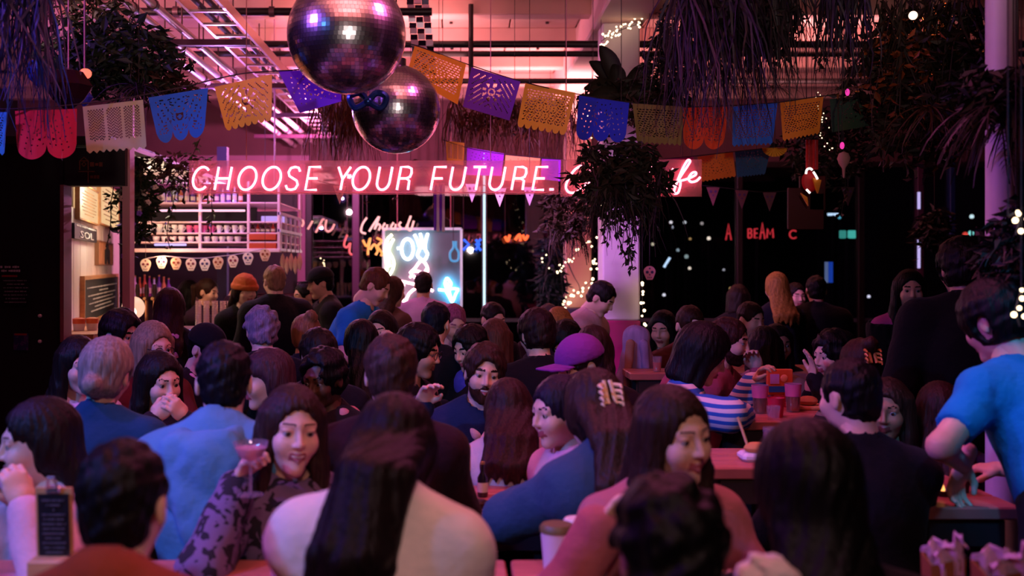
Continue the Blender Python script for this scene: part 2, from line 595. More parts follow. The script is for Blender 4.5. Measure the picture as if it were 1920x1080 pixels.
def person(px, py, D, yaw, label, hair=('short', '#1a1210'), top='#202028', skin='fair', fem=False, s=1.0, hy=0, pitch=6, roll=0,
           stance='sit', lean=.10, side=0., sleeve=1.0, arms=(None, None), kind='jumper', hood=None, collar=None, smile=False,
           legs='#14141c', bulk=1.0, extras=(), baggy=.012, eyes=None, hands=True, group=None, blen=None, hipz=None, topmat=None, fold=1.0, neckp=None):
    ya = math.radians(yaw)
    H = np.array(P(px, py, D), dtype=np.float32)
    f = A3((math.sin(ya), -math.cos(ya), 0)); up = A3((0, 0, 1)); lat = A3((math.cos(ya), math.sin(ya), 0))
    Rh = rot3(ya + math.radians(hy), math.radians(pitch), math.radians(roll))
    Rn = rot3(ya + math.radians(hy) * .4, math.radians(neckp if neckp is not None else pitch * .45), math.radians(roll) * .4)
    C7 = H + Rn @ A3((0, .048, -.185)) * s
    w = (.86 if fem else 1.0) * bulk * s
    if stance == 'sit':
        hz = max(.53, C7[2] - .47 * s) if hipz is None else hipz
    else:
        hz = min(1.0, max(.78, C7[2] - .49 * s)) if hipz is None else hipz
    hip = A3((H[0], H[1], 0)) - f * lean - lat * side
    hip[2] = hz
    upv = C7 - hip; T = float(np.linalg.norm(upv)); upv = upv / T
    fw = f - upv * float(f @ upv); fw /= np.linalg.norm(fw)
    la = np.cross(fw, upv) * -1
    if la @ lat < 0: la = -la
    Rb = np.stack([la, -fw, upv], 1).astype(np.float32)
    LOD = 0 if D < 3.35 else (1 if D < 6 else 2)
    e = empty('person', (hip[0], hip[1], 0), label, 'person', group)
    # joints
    J = {}
    for i, sg in enumerate((1, -1)):          # 1: the person's left
        S = C7 + la * sg * .165 * w - upv * .055 * s + fw * .01
        a = arms[i] or {}
        UA, FA = .285 * s, .25 * s
        if 'w' in a:
            W = np.array(P(*a['w']), dtype=np.float32)
        elif stance == 'sit':
            W = A3((H[0], H[1], 0)) + f * (.24 + .05 * sg) + lat * sg * .10
            W[2] = max(.84, hz + .26)
        else:
            W = S - up * .50 * s + f * .10 + lat * sg * .07
        v = W - S; L = float(np.linalg.norm(v))
        if L > (UA + FA) * .985:
            W = S + v / L * (UA + FA) * .985; v = W - S; L = float(np.linalg.norm(v))
        pole = np.array(a.get('pole', (0, 0, 0)), dtype=np.float32)
        pole = (lat * sg * .5 - up * .9 - f * .25) if not pole.any() else (lat * pole[0] + f * pole[1] + up * pole[2])
        d = v / L
        pole = pole - d * float(pole @ d); pole /= np.linalg.norm(pole) + 1e-6
        x = (UA * UA - FA * FA + L * L) / (2 * L)
        E = S + d * x + pole * math.sqrt(max(UA * UA - x * x, 1e-5))
        J[sg] = (S, E, W, a)
    ar = .9 if fem else 1.0
    ar *= s * (bulk ** .5)

    def torso(p, inf):
        d = ell(p, hip + upv * .03, (.165 * w + inf, .125 * s + inf, .14 * s + inf), Rb)
        d = smin(d, ell(p, hip + upv * .38 * T, (.142 * w + inf, .105 * s * bulk + inf, .17 * s + inf), Rb), .06)
        d = smin(d, ell(p, hip + upv * .68 * T + fw * (.012 if fem else 0), (.165 * w + inf, .118 * s * bulk + inf, .19 * s + inf), Rb), .06)
        d = smin(d, rcone(p, J[1][0], J[-1][0], .062 * s + inf, .062 * s + inf), .05)
        for sg in (1, -1):
            d = smin(d, rcone(p, C7 + upv * .045 * s, J[sg][0], .048 * s + inf * .5, .055 * s + inf), .04)
        return d

    def arm(p, sg, inf, t=2.0):
        S, E, W, a = J[sg]
        r0, r1, r2 = .054 * ar + inf, .043 * ar + inf, .029 * ar + inf
        if t >= 2:
            return smin(rcone(p, S, E, r0, r1), rcone(p, E, W, r1, r2), .02)
        if t <= 1:
            return rcone(p, S, S + (E - S) * t, r0, r0 + (r1 - r0) * t)
        q = E + (W - E) * (t - 1)
        return smin(rcone(p, S, E, r0, r1), rcone(p, E, q, r1, r1 + (r2 - r1) * (t - 1)), .02)

    LJ = []
    for sg in (1, -1):
        h0 = hip + la * sg * .09 * w
        if stance == 'sit':
            k = h0 + f * .40 * s + lat * sg * .05; k[2] = max(hz - .03, .48)
            an = k - f * .04; an[2] = .09
        else:
            k = h0 * .5; k = A3((h0[0] + f[0] * .04, h0[1] + f[1] * .04, hz * .52)); an = A3((h0[0] - f[0] * .02 + lat[0] * sg * .02, h0[1] - f[1] * .02 + lat[1] * sg * .02, .09))
        LJ.append((h0, k, an))

    def legs_sdf(p, inf):
        d = None
        for (h0, k, an) in LJ:
            q = smin(rcone(p, h0, k, .082 * s + inf, .055 * s + inf), rcone(p, k, an, .052 * s + inf, .036 * s + inf), .03)
            d = q if d is None else smin(d, q, .03)
        return d

    def foot(p, l):
        return rcone(p, l[2] + A3((0, 0, -.045)), l[2] + f * .15 + A3((0, 0, -.055)), .042, .034)

    allp = [hip, C7, H] + [x for sg in (1, -1) for x in J[sg][:3]] + [x for l in LJ for x in l] + [l[2] + f * .15 for l in LJ]
    lo, hi = np.min(allp, 0) - .13, np.max(allp, 0) + .13
    lo[2] = max(lo[2], 0.0)

    # --- body: one skin surface (torso, neck, arms, legs), head and hands
    def body_sdf(p):
        d = torso(p, -.014)
        d = smin(d, rcone(p, C7 - upv * .02, H + Rh @ A3((0, .02, -.065)) * s, (.050 if fem else .058) * s, (.046 if fem else .054) * s), .03)
        for sg in (1, -1): d = smin(d, arm(p, sg, -.001), .025)
        d = smin(d, legs_sdf(p, -.010), .04)
        return d
    hb = (.017 if sleeve < 1 else .026) * (1 if LOD < 2 else 1.2)
    bv, bf = surf(body_sdf, lo, hi, hb)
    parts = [(bv, bf, np.zeros(len(bf), dtype=np.int32))]
    hv, hf, hm = head_mesh(fem, smile, LODH[LOD])
    parts.append(((hv * s) @ Rh.T + H, hf, hm))
    for sg in (1, -1):
        S, E, W, a = J[sg]
        d = W - E; d /= np.linalg.norm(d)
        if 'dir' in a:
            dd = a['dir']; d = lat * dd[0] + f * dd[1] + up * dd[2]; d /= np.linalg.norm(d)
        pn = a.get('palm', (0, .25, -1))
        n = -(lat * pn[0] + f * pn[1] + up * pn[2])
        n = n - d * float(n @ d); n /= np.linalg.norm(n) + 1e-6
        yv = np.cross(n, d)
        # thumb side: for a left hand palm down, thumb points to the person's right
        v, q = hand_mesh(a.get('curl', .45), (.0048 if a.get('fine') or LOD == 0 else .0075), 1 if sg < 0 else -1)
        M = np.stack([d, yv, n], 1)
        parts.append((v * (.92 if fem else 1.0) * s @ M.T + W, q if True else q, np.zeros(len(q), dtype=np.int32)))
    off = 0; VV, FF, MM = [], [], []
    for v, q, m in parts:
        VV.append(v); FF.append(q + off); MM.append(m); off += len(v)
    sk = mat('skin_' + skin, SKIN[skin], .48, var=.06, vscale=20, spec=.4)
    lip = mat('lip_' + skin, {'fair': '#a8545a', 'mid': '#8e4640', 'tan': '#75382f', 'dark': '#4a2420'}[skin], .4)
    me = mesh_np('body', np.concatenate(VV), np.concatenate(FF))
    bo = obj('body', me, [sk, lip, hair_material(hair[1])], e)
    me.polygons.foreach_set('material_index', np.concatenate(MM))
    hloc = lambda q: Vector([float(t) for t in (H + Rh @ A3(q) * s)])
    HM = Matrix.Translation(Vector([float(t) for t in H])) @ Matrix([[float(t) for t in r] for r in Rh]).to_4x4()
    fc = Rh @ A3((0, -1, 0))
    facing_cam = fc[1] < .35
    if (eyes is None and facing_cam and D < 7) or eyes:
        for sg in (1, -1):
            m = MB()
            TE = HM @ Matrix.Translation((sg * .031 * s, -.0722 * s, .0068 * s)) @ Matrix.Rotation(math.pi / 2, 4, 'X')
            n = 14; prof = []
            for i in range(17):
                a = math.pi * i / 16
                prof.append((max(.0125 * s * math.sin(a), 1e-5), .0125 * s * math.cos(a)))
            m.lathe(prof, n=n, M=TE)
            for k in range(len(m.m)):
                ring = k // n
                m.m[k] = 2 if ring < 1 else (1 if ring < 3 else 0)
            m.build('eye', [mat('eye_white', '#9a8f8a', .3), mat('eye_iris', '#3a2a20', .2), mat('eye_pupil', '#050505', .1)], e, True)
    if smile:
        m = MB()
        pts = [hloc((x, -.0865 + 9 * x * x, -.0545 + 6 * x * x)) for x in np.linspace(-.017, .017, 7)]
        m.tube(pts, .0045 * s, 6)
        m.build('teeth', mat('teeth', '#e8e0d8', .3), e, True)

    # --- garment
    tm = topmat or cloth_material(top)
    ct = .012 if sleeve < 1 else baggy
    ph = (px * .013 + py * .007)

    def top_sdf(p):
        d = torso(p, ct + .004)
        for sg in (1, -1):
            d = smin(d, arm(p, sg, ct + .006, (.72 if sleeve < 1 else 1.93)), .035)
        d = d + wob(p, .007 * fold, 26, ph) + wob(p, .003 * fold, 60, ph * 1.7)
        nk = rcone(p, C7 + upv * .005 + fw * .01, H, (.058 if fem else .064) * s, .066 * s)
        d = smax(d, -nk, .01)
        z = (p - hip) @ upv
        d = np.maximum(d, -(z + (.07 if stance == 'sit' else .12)))
        if sleeve < 1:
            for sg in (1, -1):
                S, E, W, a = J[sg]
                u = E - S; L = float(np.linalg.norm(u)); u = u / L
                near = rcone(p, S + u * L * .72, W, .09, .06)
                cut = (p - S) @ u - L * .70
                d = np.where(near < 0, np.maximum(d, cut), d)
        if hood or kind == 'hoodie':
            # folds of a hood lying on the upper back and around the neck
            for sg in (1, -1):
                d = smin(d, rcone(p, C7 + la * sg * .085 * s + upv * .03 * s + fw * .03, C7 + la * sg * .06 * s - fw * .085 - upv * .02 * s, .030 * s, .042 * s), .02)
            d = smin(d, ell(p, C7 - fw * .115 * s - upv * .085 * s, (.135 * s, .062 * s, .125 * s), Rb), .03)
            d = smax(d, -ell(p, C7 - fw * .045 * s + upv * .06 * s, (.062 * s, .055 * s, .075 * s), Rb), .015)
        elif collar:
            ring = np.abs(rcone(p, C7 + upv * .015, C7 + upv * .05 + fw * .02, .066 * s, .068 * s)) - .008
            zz = (p - C7) @ upv
            ring = np.maximum(ring, np.maximum(zz - .065, -zz - .03))
            d = smin(d, ring, .01)
        return d
    lt = np.min([hip, C7] + [x for sg in (1, -1) for x in J[sg][:3]], 0) - .2
    ht = np.max([hip, C7] + [x for sg in (1, -1) for x in J[sg][:3]], 0) + .2
    tv, tf = surf(top_sdf, lt, ht, (.0105, .0145, .019)[LOD])
    obj(kind, mesh_np(kind, tv, tf), tm, e)
    # --- trousers and shoes
    def tr_sdf(p):
        d = legs_sdf(p, .010)
        d = smin(d, ell(p, hip + upv * .01, (.172 * w, .135 * s, .13 * s), Rb), .04)
        return np.maximum(d, (p - hip) @ upv - .05)
    ll = np.min([hip] + [x for l in LJ for x in l], 0) - .17; ll[2] = .05
    lh = np.max([hip] + [x for l in LJ for x in l], 0) + .17
    v, q = surf(tr_sdf, ll, lh, .024 if D < 4 else .03)
    obj('trousers', mesh_np('trousers', v, q), cloth_material(legs), e)
    for l in LJ:
        fl = l[2] - .22; fl[2] = .0
        v, q = surf(lambda p: foot(p, l), fl, l[2] + .22, .022)
        obj('shoe', mesh_np('shoe', v, q), mat('shoe_leather', '#0c0c0e', .5), e)

    # --- hair
    ht_, hc = hair[0], hair[1]
    opt = hair[2] if len(hair) > 2 else {}
    lobes = []
    back = -fw
    if ht_ in ('long', 'longfront', 'half'):
        L = blen or .34
        n = 6
        sw = opt.get('sway', 0.0)
        hw = opt.get('w', 1.0)
        for i in range(n):
            t = (i - (n - 1) / 2) / ((n - 1) / 2)
            a0 = hloc((t * .052, .056 - .02 * abs(t), .03))
            a1 = C7 + la * (t * .066 * hw + sw * .25) * s + back * (.088 - .03 * abs(t)) * s + upv * (.04 + (.0018 * max(neckp - 10, 0) if neckp else 0))
            a2 = a1 - upv * L * (.55 + .05 * math.cos(i * 2.3)) * s + back * .062 + la * (t * .02 * hw + sw * .5)
            a3 = a1 - upv * L * (1 + .10 * math.sin(i * 4.1)) * s + back * .066 + la * (t * .03 * hw + sw)
            lobes += [(a0, a1, .036, .033), (a1, a2, .032, .027), (a2, a3, .026, .007)]
    if ht_ in ('longfront', 'sides', 'half'):
        L = blen or .30
        for sg in (1, -1):
            for j, (xx, yy) in enumerate(((.068, -.012), (.074, .012), (.066, .038))):
                a0 = hloc((sg * xx, yy, .045))
                a1 = hloc((sg * (xx + .012), yy - .006, -.09))
                base = C7 + la * sg * (.092 + .020 * j) * s + fw * (.075 - .035 * j) * s - upv * .04
                a2 = base - upv * .06 * s
                a3 = base - upv * L * (.85 + .1 * j) * s + fw * .03 * s + la * sg * .012
                if ht_ == 'half' and sg * opt.get('s', 1) < 0: continue
                lobes += [(a0, a1, .026, .026), (a1, a2, .026, .026), (a2, a3, .026, .008)]
    if ht_ == 'bob':
        for i in range(9):
            an = math.radians(-115 + 230 * i / 8)
            xx, yy = math.sin(an) * .074, .012 + math.cos(an) * .085
            a0 = hloc((xx, yy, .03)); a1 = hloc((xx * 1.12, yy * 1.05, -.12 - .01 * math.sin(i * 3)))
            lobes += [(a0, a1, .030, .028)]
    if ht_ == 'pony':
        a0 = hloc((0, .10, .05)); a1 = hloc((0, .15, .01)); a2 = Vector(a1) + Vector((0, 0, -.22)) + Vector(back) * .02
        lobes += [(a0, a1, .022, .032), (a1, a2, .032, .010)]
    if ht_ == 'bun':
        b = opt.get('at', (0, .085, .075))
        lobes += [(hloc(b), hloc((b[0], b[1] + .02, b[2] + .01)), .036, .034)]
    curly = ht_ in ('curly', 'afro')
    th = {'short': .0065, 'crop': .004, 'afro': .040, 'curly': .018, 'bun': .008, 'pony': .008}.get(ht_, .0105) + opt.get('th', 0)

    def hair_sdf(p):
        q = (p - H) @ Rh / s
        ang = np.arctan2(q[:, 0], q[:, 1])
        d = ell(q, (0, .016, .032), (.076 + th, .096 + th, .088 + th * 1.15))
        if ht_ in ('short', 'crop', 'curly', 'afro', 'bun', 'pony'):
            xq = q.copy(); xq[:, 0] = np.abs(xq[:, 0])
            nape = ell(q, (0, .044, -.038), (.054 + th, .056 + th, .052))
            d = smin(d, nape, .03)
            d = smax(d, -ell(xq, (.086, .008, -.026), (.030, .034, .050)), .01)
            d = np.maximum(d, -(q[:, 2] + (.078 if ht_ != 'crop' else .065)))
            fr = -.006
        else:
            d = smin(d, ell(q, (0, .04, -.03), (.080, .075, .085)), .03)
            fr = .004
            xq = q.copy(); xq[:, 0] = np.abs(xq[:, 0])
            d = smin(d, ell(xq, (.072, .018, -.010), (.024, .036, .052)), .02)
        if ht_ == 'long' and not opt.get('cover'):
            xq = q.copy(); xq[:, 0] = np.abs(xq[:, 0])
            d = smax(d, -ell(xq, (.080, -.062, -.045), (.040, .050, .085)), .012)
        fh = opt.get('fringe', 0)
        d = smax(d, -ell(q, (0, -.128, -.022 - fh), (.072 + fr, .102, .112)), .012)
        if curly:
            d = d + wob(q, .010 if ht_ == 'curly' else .012, 95) + wob(q, .005, 170, 2.)
        else:
            if ht_ == 'short': d = d + wob(q, .0042, 140, ph) + wob(q, .0022, 250, ph * 2)
            d = d + (.0012 if ht_ == 'short' else .0020) * np.sin(ang * 22 + 3 * np.sin(q[:, 2] * 26)) + .0012 * np.sin(ang * 41 + q[:, 2] * 60)
        d = d * s
        if lobes:
            u = (p @ lat) * 150 + (p @ f) * 90 + 2.4 * np.sin(p[:, 2] * 17 + ph)
            g = None
            for (a, b, r1, r2) in lobes:
                c = rcone(p, np.array(a), np.array(b), r1 * s, r2 * s)
                g = c if g is None else smin(g, c, .014)
            g = g + .0020 * np.sin(u) + .0016 * np.sin(u * 2.3 + 1)
            fcq = smax(-ell(q, (0, -.13, -.035), (.058, .085, .095)), -g * 0 - 1, .001) * s
            g = np.maximum(g, fcq) if ht_ in ('longfront', 'sides', 'half', 'bob') else g
            d = smin(d, g, .018)
        return d
    pts = [H] + [np.array(x) for l in lobes for x in l[:2]]
    if ht_ != 'bald':
        v, q = surf(hair_sdf, np.min(pts, 0) - .165, np.max(pts, 0) + .165, (.0062, .0078, .0105)[LOD])
        obj('hair', mesh_np('hair', v, q), hair_material(hc), e)

    # --- extras
    for x in extras:
        k, c = x[0], (x[1] if len(x) > 1 else '#101014')
        if k == 'beard':
            def bsd(p):
                q = (p - H) @ Rh / s
                d = ell(q, (0, -.024, -.050), (.0625, .070, .071))
                d = smin(d, ell(q, (0, -.068, -.098), (.027, .022, .021)), .02)
                xq = q.copy(); xq[:, 0] = np.abs(xq[:, 0])
                d = smax(d, -ell(q, (0, -.112, -.010), (.062, .070, .052)), .008)
                mo = rcone(xq, (0, -.097, -.039), (.028, -.078, -.052), .0075, .006)
                d = np.maximum(d, q[:, 2] + .012)
                d = smax(d, -ell(q, (0, -.1, -.0565), (.021, .03, .010)), .004)
                d = np.minimum(d, mo) + wob(q, .002, 240)
                return d * s
            v, q = surf(bsd, H - .16, H + .16, (.0055, .007, .01)[LOD])
            obj('beard', mesh_np('beard', v, q), hair_material(c), e)
        elif k == 'cap' or k == 'beanie':
            def csd(p):
                q = (p - H) @ Rh / s
                d = ell(q, (0, .014, .036), (.095, .114, .104))
                if k == 'beanie':
                    d = d + .003 * np.sin(np.arctan2(q[:, 0], q[:, 1]) * 34)
                    d = np.maximum(d, -(q[:, 2] - .020 + .25 * (q[:, 1])) if False else -(q[:, 2] - .018))
                    rim = np.abs(ell(q, (0, .012, .03), (.096, .116, .108))) - .010
                    rim = np.maximum(rim, np.maximum(q[:, 2] - .052, -(q[:, 2] - .010)))
                    d = smin(d, rim, .006)
                else:
                    d = np.maximum(d, -(q[:, 2] - .034))
                return d * s
            v, q = surf(csd, H - .16, H + .16, (.006, .008, .011)[LOD])
            co = obj(k, mesh_np(k, v, q), cloth_material(c), e)
            if k == 'cap':
                def br(p):
                    q = (p - H) @ Rh / s
                    d = ell(q, (0, -.105, .040), (.082, .092, .16))
                    zz = q[:, 2] - (.040 - 2.2 * q[:, 0] ** 2 - .12 * (q[:, 1] + .09))
                    d = np.maximum(d, np.abs(zz) - .005)
                    return np.maximum(d, q[:, 1] + .06) * s
                v, q = surf(br, H - .23, H + .23, (.006, .008, .011)[LOD])
                obj('brim', mesh_np('brim', v, q), cloth_material(c), co)
        elif k == 'glasses':
            m = MB()
            for sg in (1, -1):
                m.tube([hloc((sg * .032 + .022 * math.cos(t), -.100 + .004 * abs(math.cos(t)), .008 + .018 * math.sin(t))) for t in np.linspace(0, 2 * math.pi, 15)[:-1]], .0022, 6, closed=True)
                m.tube([hloc((sg * .054, -.096, .012)), hloc((sg * .078, -.03, .012)), hloc((sg * .080, .02, .006))], .002, 6)
            m.tube([hloc((-.010, -.101, .010)), hloc((.010, -.101, .010))], .002, 6)
            m.build('glasses', mat('glasses_frame', '#0a0a0c', .3), e, True)
        elif k == 'hoodpiece':          # hood or scarf in another colour lying round the neck
            g_ = x[2] if len(x) > 2 else 1.0
            def hsd(p):
                d = None
                for sg in (1, -1):
                    g = rcone(p, C7 + la * sg * .080 * s + upv * .035 * s + fw * .045, C7 + la * sg * .055 * s * g_ - fw * .088 * g_ - upv * .005 * s, .024 * s * g_, .040 * s * g_)
                    g = np.minimum(g, rcone(p, C7 + la * sg * .080 * s + upv * .035 * s + fw * .045, C7 + la * sg * .035 + fw * .115 - upv * .05 * s, .024 * s, .026 * s))
                    d = g if d is None else smin(d, g, .02)
                d = smin(d, ell(p, C7 - fw * .092 * s * g_ - upv * .06 * s * g_, (.11 * s * g_, .055 * s * g_, .10 * s * g_), Rb), .03)
                d = smin(d, ell(p, C7 - fw * .12 * s * g_ - upv * .15 * s * g_, (.05 * s * g_, .035 * s * g_, .07 * s * g_), Rb), .04)
                return d + wob(p, .007 if g_ > 1 else .005, 45, ph) + wob(p, .004, 90, ph)
            v, q = surf(hsd, C7 - .34, C7 + .3, (.008, .010, .014)[LOD])
            obj('hood', mesh_np('hood', v, q), cloth_material(c), e)
        elif k == 'fur':
            q0 = np.array(P(*x[2]), dtype=np.float32)
            v, q = surf(lambda p: ell(p, q0, (.058, .05, .05)) + wob(p, .008, 160) + wob(p, .004, 300), q0 - .09, q0 + .09, .006)
            obj('fur_trim', mesh_np('fur_trim', v, q), cloth_material(c), e)
        elif k == 'sleeves':            # sleeves in another colour (waistcoat or backpack worn over)
            for sg in (1, -1):
                v, q = surf(lambda p: arm(p, sg, ct + .012, 1.95) + wob(p, .005, 40, ph), np.min(J[sg][:3], 0) - .1, np.max(J[sg][:3], 0) + .1, (.010, .013, .018)[LOD])
                obj('sleeve', mesh_np('sleeve', v, q), x[2] if len(x) > 2 else cloth_material(c), e)
        elif k == 'openjacket':
            def ojs(p):
                d = np.abs(torso(p, .030)) - .008
                for sg in (1, -1): d = smin(d, arm(p, sg, .026, 1.9), .03)
                r = (p - C7)
                d = np.maximum(d, np.where(r @ fw > .0, .045 - np.abs(r @ la), -1))
                return np.maximum(d, r @ upv + .005)
            v, q = surf(ojs, lt, ht, (.0105, .0145, .019)[LOD])
            obj('jacket', mesh_np('jacket', v, q), cloth_material(c), e)
        elif k == 'pompom':
            v, q = surf(lambda p: ell((p - H) @ Rh, (0, .01, .185), (.055, .055, .05)) + wob(p, .008, 160), H - .26, H + .26, .008)
            obj('pompom', mesh_np('pompom', v, q), cloth_material(c), e)
        elif k == 'clip':
            for t in (-1, 1):
                m = MB()
                for j in range(4):
                    a = hloc((t * .012, .105 + .006 * j, .075 - .018 * j))
                    b = hloc((t * .034, .122 + .004 * j, .070 - .018 * j))
                    m.tube([a, b, hloc((t * .030, .140, .060 - .018 * j))], [.006, .006, .003], 6)
                m.tube([hloc((t * .010, .105, .085)), hloc((t * .012, .13, .015))], .007, 6)
                m.build('hair_clip', mat('clip_' + c, c, .35), e, True)
        elif k == 'earring':
            for sg in (1, -1):
                m = MB(); m.sphere(hloc((sg * .083, .006, -.045)), .006, 8)
                m.build('earring', mat('earring_metal', '#d8c8b8', .2, 1), e, True)
        elif k == 'backpack':
            m = MB()
            Mx = Matrix.Translation(Vector([float(t) for t in (C7 - fw * .20 - upv * .24)])) @ Matrix([[float(t) for t in r] for r in Rb]).to_4x4()
            m.box((0, 0, 0), (.27, .13, .40), M=Matrix.Identity(4), bev=.05)
            for i in range(len(m.v)): m.v[i] = Mx @ m.v[i]
            bp = m.build('backpack', cloth_material(c), e, True)
            for sg in (1, -1):
                m = MB()
                m.tube([C7 + la * sg * .10 - fw * .13 - upv * .06, C7 + la * sg * .105 + upv * .018, C7 + la * sg * .11 + fw * .11 - upv * .10, C7 + la * sg * .13 + fw * .07 - upv * .30], .014, 8)
                m.build('strap', cloth_material(c), bp, True)
    if stance == 'sit':
        STOOLS.append((hip[0], hip[1], hz - .125 * s, ya))
    return dict(e=e, H=H, C7=C7, hip=hip, J=J, f=f, lat=lat, Rh=Rh)
# ------------------------------------------------------------------ the room
WY = 13.6
CEILZ = 3.8
m = MB(); m.box((1.0, 7, -.05), (14, 18, .1))
tag(m.build('floor', mat('floor_concrete', '#241c20', .55, var=.25, vscale=1.2, bump=.2)), kind='structure')
m = MB(); m.box((1.0, 6.0, CEILZ + .14), (14, 15.6, .1))
ceil = tag(m.build('ceiling', mat('ceiling_gap', '#3a2624', .9)), kind='structure')
pm = MB(); pm.box((0, 0, 0), (.62, 1.06, .045), bev=.006)
cm = mat('ceiling_board', '#cfa79c', .75, var=.14, vscale=1.3, bump=.25, bscale=14)
bays = [.76, 1.94, 3.12, 4.3, 5.48, 6.66, 7.84, 9.02, 10.2, 11.38, 12.56]
first = None
for y in bays:
    for i in range(20):
        x = -4.9 + .633 * i
        if first is None:
            first = pm.build('ceiling_board', cm); o = first
        else:
            o = first.copy(); COL.objects.link(o)
        o.location = (x, y + .59, CEILZ + .07); o.parent = ceil
for y in bays + [13.45]:
    m = MB(); m.box((1.0, y, CEILZ - .03), (13.6, .17, .16), bev=.01)
    m.build('ceiling_rib', mat('rib_paint', '#c9a096', .6, var=.12, vscale=2), ceil)
bolt = None
for y in bays[6:]:
    for i in range(11):
        x = -2.0 + .47 * i + .05 * (i % 3)
        if bolt is None:
            m = MB(); m.lathe([(.016, 0), (.016, .02)], n=8); bolt = m.build('bolt', mat('bolt_steel', '#3a2c2c', .5, .6)); o = bolt
        else:
            o = bolt.copy(); COL.objects.link(o)
        o.location = (x, y + (.30 if i % 2 else .86), CEILZ + .03); o.parent = ceil
for k, x in enumerate((1.31, -3.55)):
    m = MB(); m.box((x, 8.6, CEILZ - .10), (.40, 10.0, .30), bev=.015)
    m.build('long_beam', mat('beam_paint', '#d3aaa2', .6, var=.10, vscale=2), ceil)

black = mat('black_paint', '#141216', .6, var=.2, vscale=2)
wallm = mat('bulkhead_paint', '#6a4048', .8, var=.2, vscale=1.5)
m = MB(); m.box((1.0, WY + .15, 3.4), (14, .16, 1.0))
tag(m.build('wall_back', wallm), kind='structure')
m = MB(); m.box((-4.4, WY + .1, 1.5), (5.0, .16, 3.0))
tag(m.build('wall_bar', mat('bar_wall_paint', '#a8708f', .7, var=.15, vscale=2)), kind='structure')
m = MB(); m.box((-5.75, 6, 2), (.2, 16, 4.1))
tag(m.build('wall_left', black), kind='structure')
m = MB(); m.box((7.9, 6, 2), (.2, 16, 4.1))
tag(m.build('wall_right', black), kind='structure')
m = MB(); m.box((1, -1.7, 2), (14, .2, 4.1))
tag(m.build('wall_front', black), kind='structure')

# glazing: panes between mullions
gm = glass_mat('window_glass', (.82, .82, .9), .075, .015)
mul = [(580, 12, '#2a1c28'), (668, 14, '#5b3358'), (908, 9, '#8a8fa6'), (1150, 11, '#2c1c28'), (1385, 11, '#2a1c26'), (1612, 12, '#20161e'), (1722, 12, '#6a3a58'), (1782, 10, '#28407a'), (2010, 12, '#20161e')]
for i in range(len(mul) - 1):
    a, b = P(mul[i][0], 500, WY).x, P(mul[i + 1][0], 500, WY).x
    m = MB(); m.box(((a + b) / 2, WY, 1.45), (b - a - .05, .012, 2.9))
    w = tag(m.build('window_%d' % (i + 1), gm), kind='structure')
    m = MB()
    for (px, wd_, cc) in (mul[i],):
        m.box((a, WY - .02, 1.45), (wd_ / 2000 * WY, .10, 2.9), bev=.008)
    m.build('mullion', mat('mullion_' + mul[i][2], mul[i][2], .45, .2), w)
    m = MB(); m.box(((a + b) / 2, WY - .01, .90), (b - a, .06, .045)); m.build('transom', mat('transom_metal', '#56506a', .4, .3), w)
    m = MB(); m.box(((a + b) / 2, WY - .01, 2.88), (b - a, .08, .07)); m.build('head_rail', mat('transom_dark', '#2a1a20', .5), w)
# terrace outside, dark
m = MB(); m.box((2, 22, -.05), (30, 16.5, .1))
tag(m.build('trim_1', mat('terrace_asphalt', '#0c0c10', .7)), kind='structure')
m = MB(); m.box((2, 30, 4), (30, .3, 8))
tag(m.build('trim_2', mat('far_dark_wall', '#08080c', .9)), kind='structure')


def led_profile(px, y0, y1, D, col, es, wpx, name, label):
    a, b = P(px, y0, D), P(px, y1, D)
    w = wpx / 2000 * D
    e = empty(name, (a.x, D, b.z), label, 'light')
    m = MB(); m.box((a.x, D + .015, (a.z + b.z) / 2), (w * 2.0, .02, a.z - b.z)); m.build('channel', mat('led_channel', '#777788', .4, .8), e)
    m = MB(); m.box((a.x, D, (a.z + b.z) / 2), (w, .014, a.z - b.z), bev=.003); m.build('diffuser', emis(name + str(px), col, es), e)


led_profile(908, 285, 612, 13.512, (.55, .85, 1), 1.6, 4, 'led_strip', 'pale cyan vertical light strip on the window mullion')
led_profile(1723, 360, 392, 13.512, (.62, .5, 1), .9, 5, 'led_strip', 'short upper lilac light strip on the far door frame')
led_profile(1723, 445, 503, 13.512, (.62, .5, 1), .8, 5, 'led_strip', 'longer lower lilac light strip on the far door frame')

# columns
def column(px0, px1, D, dado, cu, cl, label):
    a, b = P(px0, dado, D), P(px1, dado, D)
    w = b.x - a.x
    e = empty('column', ((a.x + b.x) / 2, D + w / 2, 0), label, 'column')
    m = MB(); m.box(((a.x + b.x) / 2, D + w / 2, (a.z + CEILZ - .25) / 2), (w, w, CEILZ - .25 - a.z), bev=.012)
    m.build('shaft', mat('column_' + cu, cu, .55, var=.05, vscale=3), e)
    m = MB(); m.box(((a.x + b.x) / 2, D + w / 2, a.z / 2), (w + .012, w + .012, a.z), bev=.012)
    m.build('painted_base', mat('column_' + cl, cl, .5, var=.05, vscale=3), e)


column(1130, 1200, 8.6, 601, '#d9cbd6', '#a0195a', 'square white column with a magenta base in the middle of the hall')
column(1061, 1109, 12.3, 578, '#e0b4ae', '#3a2a6a', 'pale pink column with an indigo base far behind')
m = MB(); c = P(1878, 400, 4.0)
m.lathe([(.056, 0), (.056, CEILZ)], (c.x, c.y, 0), 24)
tag(m.build('round_column', mat('round_column_paint', '#c9c4d4', .5, var=.05), smooth=True), 'slim round white column at the right edge', 'column')

